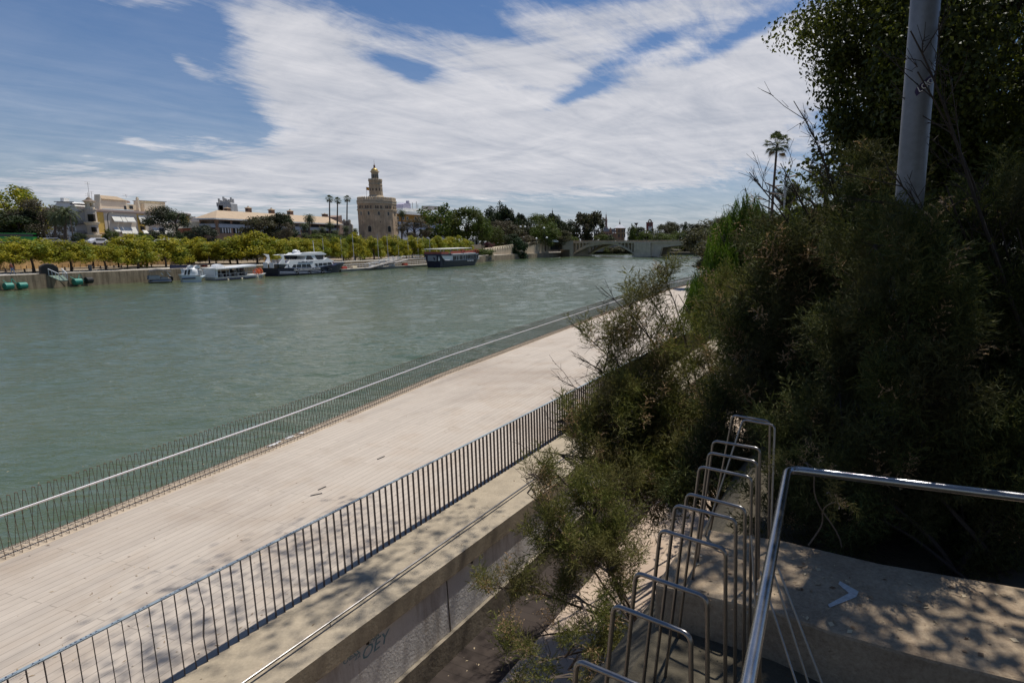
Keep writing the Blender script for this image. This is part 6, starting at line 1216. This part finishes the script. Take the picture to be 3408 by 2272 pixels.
# ================================================================== near bank planting
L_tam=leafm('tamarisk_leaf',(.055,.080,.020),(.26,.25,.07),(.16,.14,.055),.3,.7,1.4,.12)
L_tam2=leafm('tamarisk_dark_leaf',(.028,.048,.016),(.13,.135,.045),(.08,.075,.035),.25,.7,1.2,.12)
L_seed=leafm('dry_plume',(.28,.18,.10),(.55,.38,.22),None,.25)
L_pep=leafm('weeping_leaf',(.07,.14,.014),(.20,.30,.035),(.08,.14,.016),.45,.6,.8)
L_broad=leafm('broad_leaf',(.030,.045,.010),(.135,.15,.022),(.065,.075,.016),.45,.5,.6,.3)
M_twig=pm('twig_bark',(.045,.033,.025),.4,12,.9); M_twig2=pm('pale_twig',(.17,.13,.10),.3,12,.9)
def template(seed,kind='tam'):
    g=np.random.default_rng(seed); T_=[]
    def blade(p,d,l,w_):
        d=d/np.linalg.norm(d); s_=np.cross(d,g.normal(size=3)); s_/=np.linalg.norm(s_); T_.append([p-s_*w_,p+s_*w_,p+d*l])
    nT={'tam':17,'seed':12,'weep':11}[kind]
    ax=[np.array([.10*math.sin(2.2*t),.08*t*t,t-.05*t*t]) for t in np.linspace(0,1,9)]
    for a,b_ in zip(ax,ax[1:]): s_=np.array([.006,0,0]); T_.append([a-s_,a+s_,b_]); T_.append([a-s_[[1,0,2]],a+s_[[1,0,2]],b_])
    for i in range(nT):
        t=.12+.86*i/nT; k=min(7,int(t*8)); p=ax[k]+(ax[k+1]-ax[k])*(t*8-k); a=i*2.4+g.uniform(-.4,.4)
        if kind=='tam': d=np.array([math.cos(a)*.75,math.sin(a)*.75,.75]); L_=.36*(1-.55*t)+.08; nb=7; bl,bw=.14,.011
        elif kind=='seed': d=np.array([math.cos(a)*.8,math.sin(a)*.8,.6]); L_=.30*(1-.5*t)+.06; nb=8; bl,bw=.06,.022
        else: d=np.array([math.cos(a)*.25,math.sin(a)*.25,.9]); L_=.3; nb=8; bl,bw=.15,.010
        d/=np.linalg.norm(d); q=p.copy(); 
        for j in range(nb):
            f=(j+1)/nb; e_=p+d*L_*f+np.array([0,0,-.05*f*f]); 
            if j%3==0: s_=np.array([.0035,.0035,0]); T_.append([q-s_,q+s_,e_+(e_-q)*1.5])
            q=e_; dd=d+g.normal(size=3)*(.55 if kind!='weep' else .3); blade(e_,dd,bl*g.uniform(.6,1.2),bw*g.uniform(.7,1.3))
    return np.array(T_).reshape(-1,3)
TPL={k:[template(s_,k) for s_ in (1,2,3,4)] for k in ('tam','seed','weep')}
def scatter(P,Dr,sc_,kind,seed=0):
    g=np.random.default_rng(seed); n=len(P); Dr=Dr/np.linalg.norm(Dr,axis=1)[:,None]; a=g.normal(size=(n,3)); X_=np.cross(a,Dr); X_/=np.linalg.norm(X_,axis=1)[:,None]; Y_=np.cross(Dr,X_)
    M=np.stack([X_,Y_,Dr],2)*sc_[:,None,None]; out=[]
    for i in range(4):
        m=np.arange(n)%4==i
        if m.any(): out.append((np.einsum('nij,vj->nvi',M[m],TPL[kind][i])+P[m][:,None,:]).reshape(-1,3))
    return np.concatenate(out)
def bush(name,label,base,stems,fills,mat=L_tam,up=(.0,.0,1.),kind='tam',cat='shrub',seedfrac=.10,scl=(.32,.62),sr=.02,seed=1,twigmat=M_twig,limbs=.12,group=None):
    """stems: [(px,py,d) tips]; fills: [(px,py,d, rx px, ry px, rd m, count)] clouds of branchlets"""
    g=np.random.default_rng(seed); base=np.array(base,float); t=thing(name,label,cat,tuple(base),group); mb=MB(); SP=[]
    for k,q in enumerate(stems):
        tip=D(*q[:3]); b0=base+g.normal(size=3)*[.12,.12,.0]; mid=b0*.55+tip*.45+np.array([0,0,.22*abs(tip[2]-b0[2])+.1])+g.normal(size=3)*.12; pts=[]
        for i in range(15):
            f=i/14; p=(1-f)**2*b0+2*f*(1-f)*mid+f*f*tip+np.array([math.sin(f*9+k),math.cos(f*7+k),0])*.03; pts.append(p)
        r=sr*g.uniform(.7,1.2); mb.tube(pts,[r*(1-.85*i/14)+.002 for i in range(15)],6); SP+=pts[4:]
        if len(q)>3: # bare, twiggy tip
            for i in range(7,14):
                for j in range(q[3]):
                    dr=(pts[i+1]-pts[i]); dr/=np.linalg.norm(dr); dr=dr+g.normal(size=3)*.5; l=g.uniform(.1,.4); p=pts[i]; e_=p+dr*l; mb.tube([p,p+dr*l*.5+g.normal(size=3)*.02,e_],[.006,.0045,.002],3); SP.append(e_)
                    for _ in range(5):
                        f=g.uniform(.3,1); a=p+(e_-p)*f; mb.tube([a,a+(dr+g.normal(size=3)*.8)*.07],[.0035,.002],3)
    SP=np.array(SP); PP=[];DD=[]
    for (px,py,d,rx,ry,rd,n) in fills:
        c_=D(px,py,d); S_=np.array([rx*d/FP,rd,ry*d/FP])
        if kind=='weep':
            u=g.normal(size=(n,3)); u/=np.linalg.norm(u,axis=1)[:,None]; u*=g.uniform(0,1,size=(n,1))**.38; PP.append(c_+u*S_); DD.append(np.array([0,0,-1.])+g.normal(size=(n,3))*.16); continue
        m_=max(2,n//7)
        for k in range(m_):      # side branches, each a plume of branchlets growing towards its tip
            u=g.normal(size=3); u/=np.linalg.norm(u); e1=c_+u*S_*g.uniform(.55,1.12); q=c_+(u*.15+g.normal(size=3)*.22-np.array([0,0,.35]))*S_
            if np.linalg.norm(e1-q)<.03: continue
            ax=(e1-q)/np.linalg.norm(e1-q); w_=ax*1.1+np.array(up)*.75+u*.2
            f=np.sort(g.uniform(.05,1,size=7)); P_=q+(e1-q)*f[:,None]+g.normal(size=(7,3))*.035; P_[:,2]+=.06*f*f
            PP.append(P_); DD.append(w_+g.normal(size=(7,3))*.38)
            if k%2==0: mb.tube([q,(q+e1)/2+np.array([0,0,.02]),e1],[.0055,.004,.0015],4)
    PP=np.concatenate(PP); DD=np.concatenate(DD); n=len(PP)
    for i in np.nonzero(g.random(n)<limbs)[0]:
        q=SP[np.argmin(((SP-PP[i])**2).sum(1))]; m_=(q+PP[i])/2+np.array([0,0,.05]); dl=np.linalg.norm(q-PP[i])
        if dl<2.2: mb.tube([q,m_,PP[i]],[.010,.007,.003],4)
    mb.build('stems',twigmat,t)
    s_=g.uniform(*scl,size=n); sm=g.random(n)<seedfrac
    V=scatter(PP[~sm],DD[~sm],s_[~sm],kind,seed)-base; npmesh('foliage',V,np.arange(len(V)).reshape(-1,3),[mat],t)
    if sm.any(): V=scatter(PP[sm],DD[sm],s_[sm]*.8,'seed',seed+1)-base; npmesh('dry_plumes',V,np.arange(len(V)).reshape(-1,3),[L_seed],t)
    return t
def gp2(s_,t): x=OP[0]+math.sin(R(OH))*s_+math.cos(R(OH))*t; y=OP[1]+math.cos(R(OH))*s_-math.sin(R(OH))*t; return (x,y,hgt(x,y)-.05)
# A: the shrub reaching out over the railing, twiggy tips against the deck
bush('tamarisk_shrub','feathery tamarisk shrub reaching over the railing with bare dark tips against the deck',gp2(7.4,2.9),
 [(2190,885,9.2,2),(2150,965,9.0,2),(2005,955,9.0,3),(1895,1065,9.4,3),(1925,1190,8.6,3),(1850,1260,8.8,2),(2090,1020,9,2),(2260,980,9.5,1),(2330,1050,10,1),(1830,1420,8.2,2),(1790,1500,8.0,1),(1960,1330,8.4),(2120,1200,8.8),(2230,1150,9.2)],
 [(2180,945,9.2,40,50,.25,16),(2120,1010,9,50,45,.3,16),(2010,1160,9,75,65,.4,30),(2160,1130,9,130,100,.6,84),(2120,1290,8.8,165,100,.8,170),(2040,1370,8.6,145,75,.7,105),(1930,1440,8.3,95,65,.5,42),(2090,1480,8.5,200,125,.8,250),(2260,1350,9,150,190,.8,230),(2230,1560,8.4,180,150,.8,215),(2000,1570,7.8,90,75,.5,60),(2170,1640,8.0,150,80,.6,110),(2330,1180,9.6,70,90,.5,60)],seed=11,limbs=.4,seedfrac=.16,sr=.028)
# B: lower shrub over the path
bush('tamarisk_shrub','lower tamarisk shrub with pale twigs hanging over the paved path',gp2(2.6,3.0),
 [(1600,1960,5.6,1),(1760,1640,6.4,2),(1850,1560,6.6,2),(1830,1800,6,1),(1660,2150,5.2,1),(1900,2000,5.4),(1950,1750,6.2),(2020,1900,5.6),(1800,2200,4.9,1)],
 [(1800,1640,6.4,75,75,.3,42),(1850,1740,6.2,70,110,.35,75),(1910,1830,6.0,75,120,.35,75),(2010,1640,6.6,90,70,.35,60),(1640,1965,5.6,55,40,.2,14),(1700,2040,5.5,60,40,.25,14),(1980,1700,6.4,90,120,.4,100),(1860,2010,5.6,70,80,.3,38),(1960,2090,5.3,90,110,.35,60),(2060,1900,5.8,90,160,.4,100),(1760,2160,5.1,70,60,.25,24),(1700,2235,4.9,60,40,.2,16),(1960,2240,4.9,90,60,.3,32)],seed=12,twigmat=M_twig2,scl=(.24,.42),limbs=.3,seedfrac=.16)
# C: middle mass
bush('tamarisk_shrub','tall tamarisk with tan flower plumes left of the grey pole',gp2(6.4,5.4),
 [(2640,335,7.5,3),(2700,420,7.5,2),(2500,575,7.6,3),(2600,545,7.6,3),(2900,560,7.4,1),(2560,740,8,1),(2740,650,7.8,1),(2850,620,7.5,1),(2450,800,8.2),(2420,950,8.2),(2500,1100,8),(2720,760,7.6)],
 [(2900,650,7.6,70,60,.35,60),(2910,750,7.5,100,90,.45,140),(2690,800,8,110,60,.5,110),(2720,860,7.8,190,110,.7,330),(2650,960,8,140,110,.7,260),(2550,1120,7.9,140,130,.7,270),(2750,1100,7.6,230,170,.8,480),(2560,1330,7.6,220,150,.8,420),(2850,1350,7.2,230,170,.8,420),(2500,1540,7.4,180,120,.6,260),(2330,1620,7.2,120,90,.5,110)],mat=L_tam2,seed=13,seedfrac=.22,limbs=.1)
# D: right mass in front of the pole base
bush('tamarisk_shrub','dense dark tamarisk at the right edge behind the tube handrail',gp2(2.2,6.9),
 [(3030,100,4.7,2),(3060,240,4.6,2),(2960,560,4.6,2),(3150,620,4.7,1),(3300,640,4.8),(3380,760,4.6),(2900,900,5,1),(3000,800,4.8,1),(3200,900,4.8),(2800,1300,5.2),(3400,1100,4.6)],
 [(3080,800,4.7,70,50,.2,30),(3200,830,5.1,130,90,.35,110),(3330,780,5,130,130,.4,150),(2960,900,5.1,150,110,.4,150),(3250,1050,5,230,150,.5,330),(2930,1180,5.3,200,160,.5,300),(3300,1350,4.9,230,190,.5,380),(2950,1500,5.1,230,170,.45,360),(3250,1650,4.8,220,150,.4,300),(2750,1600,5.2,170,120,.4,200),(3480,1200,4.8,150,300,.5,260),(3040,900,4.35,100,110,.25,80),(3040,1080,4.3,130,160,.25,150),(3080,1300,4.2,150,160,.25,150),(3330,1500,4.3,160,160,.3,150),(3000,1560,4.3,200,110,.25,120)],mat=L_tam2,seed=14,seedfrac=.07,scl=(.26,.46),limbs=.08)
bush('tamarisk_shrub','dark undergrowth tamarisk right behind the concrete block',gp2(1.2,6.2),
 [(2700,1500,4.7),(2900,1500,4.6),(3100,1600,4.4),(3300,1700,4.2),(2620,1600,4.8)],
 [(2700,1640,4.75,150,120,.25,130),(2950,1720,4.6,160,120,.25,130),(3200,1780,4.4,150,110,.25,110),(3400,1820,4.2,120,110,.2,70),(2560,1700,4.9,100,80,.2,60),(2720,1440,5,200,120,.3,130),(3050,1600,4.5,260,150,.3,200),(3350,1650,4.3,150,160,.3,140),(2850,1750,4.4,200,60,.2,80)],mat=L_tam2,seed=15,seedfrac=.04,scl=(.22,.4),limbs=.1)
# handful of sprigs caught on the handrail corner
bush('tamarisk_sprig','thin yellowish tamarisk sprig drooping over the handrail corner',(1.5,3.9,4.3),
 [(2790,1700,2.95),(2690,1540,3.0)],[(2690,1552,2.98,70,16,.06,16),(2760,1620,2.95,35,55,.05,12)],seed=16,sr=.004,scl=(.07,.15),seedfrac=.5,twigmat=M_twig2,limbs=0,up=(.5,0,-.5))
# weeping tree and greens further along the bank
bush('weeping_tree','bright green weeping tree with drooping strands beyond the tamarisks',(4.2,17.5,2.5),
 [(2480,625,17,1),(2440,690,17,1),(2395,760,16,1),(2560,700,17),(2350,900,15.5,1),(2620,760,17),(2500,800,17)],
 [(2485,660,17,45,35,.5,40),(2440,730,17,60,60,.7,90),(2400,830,16.5,60,90,.8,170),(2480,830,17,110,110,1.,340),(2590,800,17,90,90,1.,220),(2350,930,15.5,65,70,.7,170),(2450,960,16,110,90,.9,260),(2330,960,15,40,50,.5,50),(2560,930,17,110,90,.9,220)],mat=L_pep,kind='weep',seed=17,seedfrac=.03,scl=(.55,1.1),sr=.05,cat='tree',limbs=.04)
bush('bank_shrub','olive shrub with tan plumes at the end of the promenade',(4.5,13.5,1.),
 [(2300,900,14),(2350,1000,13)],[(2385,1000,14,50,60,.7,70),(2480,1060,13,90,90,.9,150)],seed=18,seedfrac=.15,scl=(.4,.7),limbs=.08)
for i,(px,py,d,rx,ry,l) in enumerate([(2330,800,60,60,35,'rounded grey-green shrub by the water past the end of the fence'),(2395,770,70,60,45,'grey-green shrub mass where the bridge meets the right bank'),(2450,790,48,80,60,'shrub mass behind the weeping tree'),(2370,850,38,60,45,'low shrub over the far end of the promenade'),(2520,760,60,90,60,'dark trees behind the weeping tree'),(2650,790,40,120,90,'dark green trees under the umbrella pines')]):
    T('bank_shrub' if i<4 else 'bank_tree',l,'shrub' if i<4 else 'tree',px,rx*2,py-ry,py+ry,d,2.2,[L_olive,L_olive,L_mid,L_olive,L_dark,L_mid][i],'round',7000,.05,i%3,i>3)
T('umbrella_pine','left umbrella pine beyond the street lamps on the near bank','tree',2625,92,612,690,62,4,L_dark,'pine',9000,.04,0)
T('umbrella_pine','right umbrella pine with flat crown above the tiled roof','tree',2738,150,570,650,60,4,L_dark,'pine',9000,.04,2)
T('bank_tree','rounded green tree right of the umbrella pines','tree',2870,130,610,720,50,4,L_mid,'round',8000,.05,1)
palm('fan_palm','tall fan palm with ragged skirt on the near bank, beside the street lamps',2586,484,52,4.2,46*52/FP*1.15,'fan',.12,bpx=2560)
# tiled house on the near bank
hp_=Plane(XY(2700,57),XY(2900,50)); hs=thing('tiled_house','pale house with yellowish tile roof and chimney behind the right shrubs','building',(*XY(2760,56),4.2))
mb=MB(); hp_.ext(mb,[(2715,790),(2715,697),(2860,697),(2860,790)],0,6); mb.build('wall',M_cream,hs)
mb=MB(); a=[hp_.pt(*hp_.sz(x,y),o) for x,y,o in ((2702,702,-.5),(2880,702,-.5),(2850,664,3),(2762,664,3))]; b_=[hp_.pt(*hp_.sz(2702,702),6.5),hp_.pt(*hp_.sz(2880,702),6.5)]; mb.add(a+[(x,y,z-.25) for x,y,z in a[:2]]+b_,[(0,1,2,3),(4,5,1,0),(3,2,7,6),(0,3,6),(1,7,2)]); mb.build('roof',M_tile,hs)
mb=MB(); hp_.ext(mb,[(2797,668),(2797,648),(2794,644),(2806,640),(2806,668)],2.4,3.2); mb.build('chimney',M_tile,hs)
# double-headed street lamps
def dlamp(label,px,top,d,yr,yl):
    b_=D(px,812,d); t=thing('double_street_lamp',label,'street lamp',(b_[0],b_[1],4.2),'double-headed street lamps on the near bank'); tp=D(px,top,d)
    mb=MB(); mb.tube([(b_[0],b_[1],4.2),(b_[0],b_[1],tp[2])],[.10,.07],8); mb.build('post',M_steel,t,smooth=True)
    for y,s_ in ((yr,1),(yl,-1)):
        z=D(px,y,d)[2]; mb=MB(); mb.tube([(b_[0],b_[1],z),(b_[0]+s_*.35,b_[1],z+.03)],.035,5)
        rings=[]; 
        for f,w_,h_ in ((0,.05,.05),(.12,.13,.12),(.4,.20,.16),(.75,.20,.15),(.95,.12,.08),(1,.03,.02)):
            x=b_[0]+s_*(.3+1.1*f); zz=z+.06+.16*math.sin(f*1.9); rings.append([(x,b_[1]+w_*math.cos(q),zz+h_*.5*math.sin(q)) for q in [k*math.pi/4 for k in range(8)]])
        mb.loft(rings); mb.build('lamp_head',M_grey,t,smooth=True)
dlamp('nearer double-headed steel street lamp beside the tall palm',2604,577,50,592,650); dlamp('second double-headed street lamp, left of the palm trunk',2554,614,64,624,668)
dlamp('third double-headed street lamp, small and low above the weeping tree',2430,722,118,727,745)
# near lamp pole with torn purple sticker
pp=D(3052,350,4.9); npole=thing('steel_pole','thick grey steel lamp pole rising out of the shrubs in front of the dark trees','pole',(pp[0],pp[1],3.9))
mb=MB(); mb.tube([(pp[0],pp[1],3.9),(pp[0],pp[1],15)],[.109,.107],32); mb.build('shaft',pm('galvanised_steel',(.22,.225,.235),.2,2.5,.45,.35,.05,.003,streak=.25),npole,smooth=True)
sa,sb=D(3066,300,4.78),D(3108,250,4.79); ex=(sb-sa); ex[1]=.055; ex/=np.linalg.norm(ex); ez=np.cross([0,-1,0],ex); ez=np.cross(ex,[0,1,0]); ez=ez if ez[2]>0 else -ez
def onpole(px,py,r=.1095):
    ry_=ray(px,py); o=np.array([0,0]); dx,dy=ry_[0],ry_[1]; a=dx*dx+dy*dy; b_=-2*(dx*pp[0]+dy*pp[1]); c_=pp[0]**2+pp[1]**2-r*r; t=(-b_-math.sqrt(max(0,b_*b_-4*a*c_)))/(2*a); return EY+ry_*t
n=10; vs=[]
for i in range(n+1):
    f=i/n; x=3044+56*f; yt=297-50*f+(8 if i==0 else 0); yb_=yt+28+5*f if i else yt+4; vs+=[tuple(onpole(x,yt)),tuple(onpole(x,yb_))]
mb=MB(); mb.add(vs,[(2*i,2*i+1,2*i+3,2*i+2) for i in range(n)]); st_=mb.build('sticker',pm('purple_sticker',(.035,.012,.06),.1,9,.5),npole)
for ch,x0 in zip('LOKO',(3058,3069,3080,3090)):
    y0=318-(x0-3044)*.83; a=onpole(x0,y0+2,.111); b_=onpole(x0+8,y0-5,.111); text(ch,'sticker_lettering',M_white,.062,a,b_-a,(0,0,1),npole,.0003,shear=-.1)
# broad-leaved tree filling the upper right, and an unseen tree whose canopy is extended over the terrace to shade it
def bigtree(name,label,base,blobs,mat,size,seed,cat='tree'):
    g=np.random.default_rng(seed); base=np.array(base,float); t=thing(name,label,cat,tuple(base)); VV=[];FF=[];o=0; mb=MB(); cs=[]
    for (c_,rad,n) in blobs:
        P_,Nn,cl,_=crown_pts('round',n,int(g.integers(999))); P_=P_*rad+np.array(c_); 
        V,F=leaves(P_,Nn,size,.62,.15,int(g.integers(999))); VV.append(V);FF.append(F+o);o+=len(V); cs.append(np.array(c_)); 
        for q in cl[:14]: 
            e_=q*rad*.9+np.array(c_); mb.tube([np.array(c_)-[0,0,rad[2]*.3],(np.array(c_)+e_)/2+[0,0,.1],e_],[.035,.02,.006],5)
    npmesh('crown',np.concatenate(VV)-base,np.concatenate(FF),[mat],t)
    top=np.mean(cs,axis=0); mb.tube([base,base*.6+top*.4+[.2,.1,0],top],[.28,.22,.12],10)
    for c_ in cs: mb.tube([base*.5+top*.5,(top+c_)/2-[0,0,.4],c_],[.14,.07,.02] if name!='unseen_shade_tree' else [.09,.03,.01],7)
    mb.build('trunk',M_twig,t); return t
B=lambda px,py,d,rx,rd,rz,n:(tuple(D(px,py,d)),np.array([rx,rd,rz]),n)
bigtree('broadleaf_tree','big dark broad-leaved tree filling the upper right corner behind the grey pole',(6.8,9.5,4.0),
 [B(2960,60,10.5,1.5,1.2,1.0,13300),B(2925,330,10,.78,.8,.95,7980),B(2960,250,10,1.0,1.,1.2,9880),B(3060,560,9.5,1.3,1.,1.1,11400),B(3230,250,9,1.4,1.2,1.5,15200),B(3330,600,9,1.2,1.2,1.3,12350),B(2930,520,10,.75,.8,.8,5700),B(3380,-50,9,1.6,1.4,1.4,12350),B(3100,-80,10,1.6,1.4,1.,11400),B(3300,950,9,1.4,1.2,1.3,9500)],L_broad,.036,21)
bigtree('broadleaf_tree','second dark broad-leaved tree deep in the shade at the right edge',(8.5,13.5,4.2),
 [B(2950,700,14,2.2,1.5,1.8,5000),B(3250,500,14,2.4,1.5,2.4,6000),B(3150,100,14,2.4,1.6,2.2,5500),B(3450,300,13,2.2,1.5,3.,6000),B(3300,900,13,2.4,1.5,2.2,6000),B(2850,950,13,1.6,1.4,1.2,3500),B(3100,1250,12,2.4,1.4,1.8,5000),B(2650,1150,12,1.5,1.3,1.1,3500)],L_broad,.07,22)
bigtree('unseen_shade_tree','unseen tall tree dappling the ledge, crown extended over and behind the camera to shade the foreground',(5.5,1.0,2.5),
 [((-.3,11.4,14.9),np.array([2.5,2.3,.9]),2000),((3.1,5.6,11.9),np.array([2.2,1.8,1.1]),5600),((3.6,3.2,10.6),np.array([1.5,1.3,1.2]),1700),((1.6,-1.6,10.2),np.array([3.2,2.4,1.4]),5500),((5.2,1.4,9.4),np.array([2.2,2.2,1.8]),6500),((-2.2,-3.2,10.8),np.array([2.8,2.5,1.4]),3500),((2.,-4.5,7.5),np.array([3.5,1.5,2.5]),6000)],L_broad,.06,23)  # blobs over and behind the camera are added to block sky light
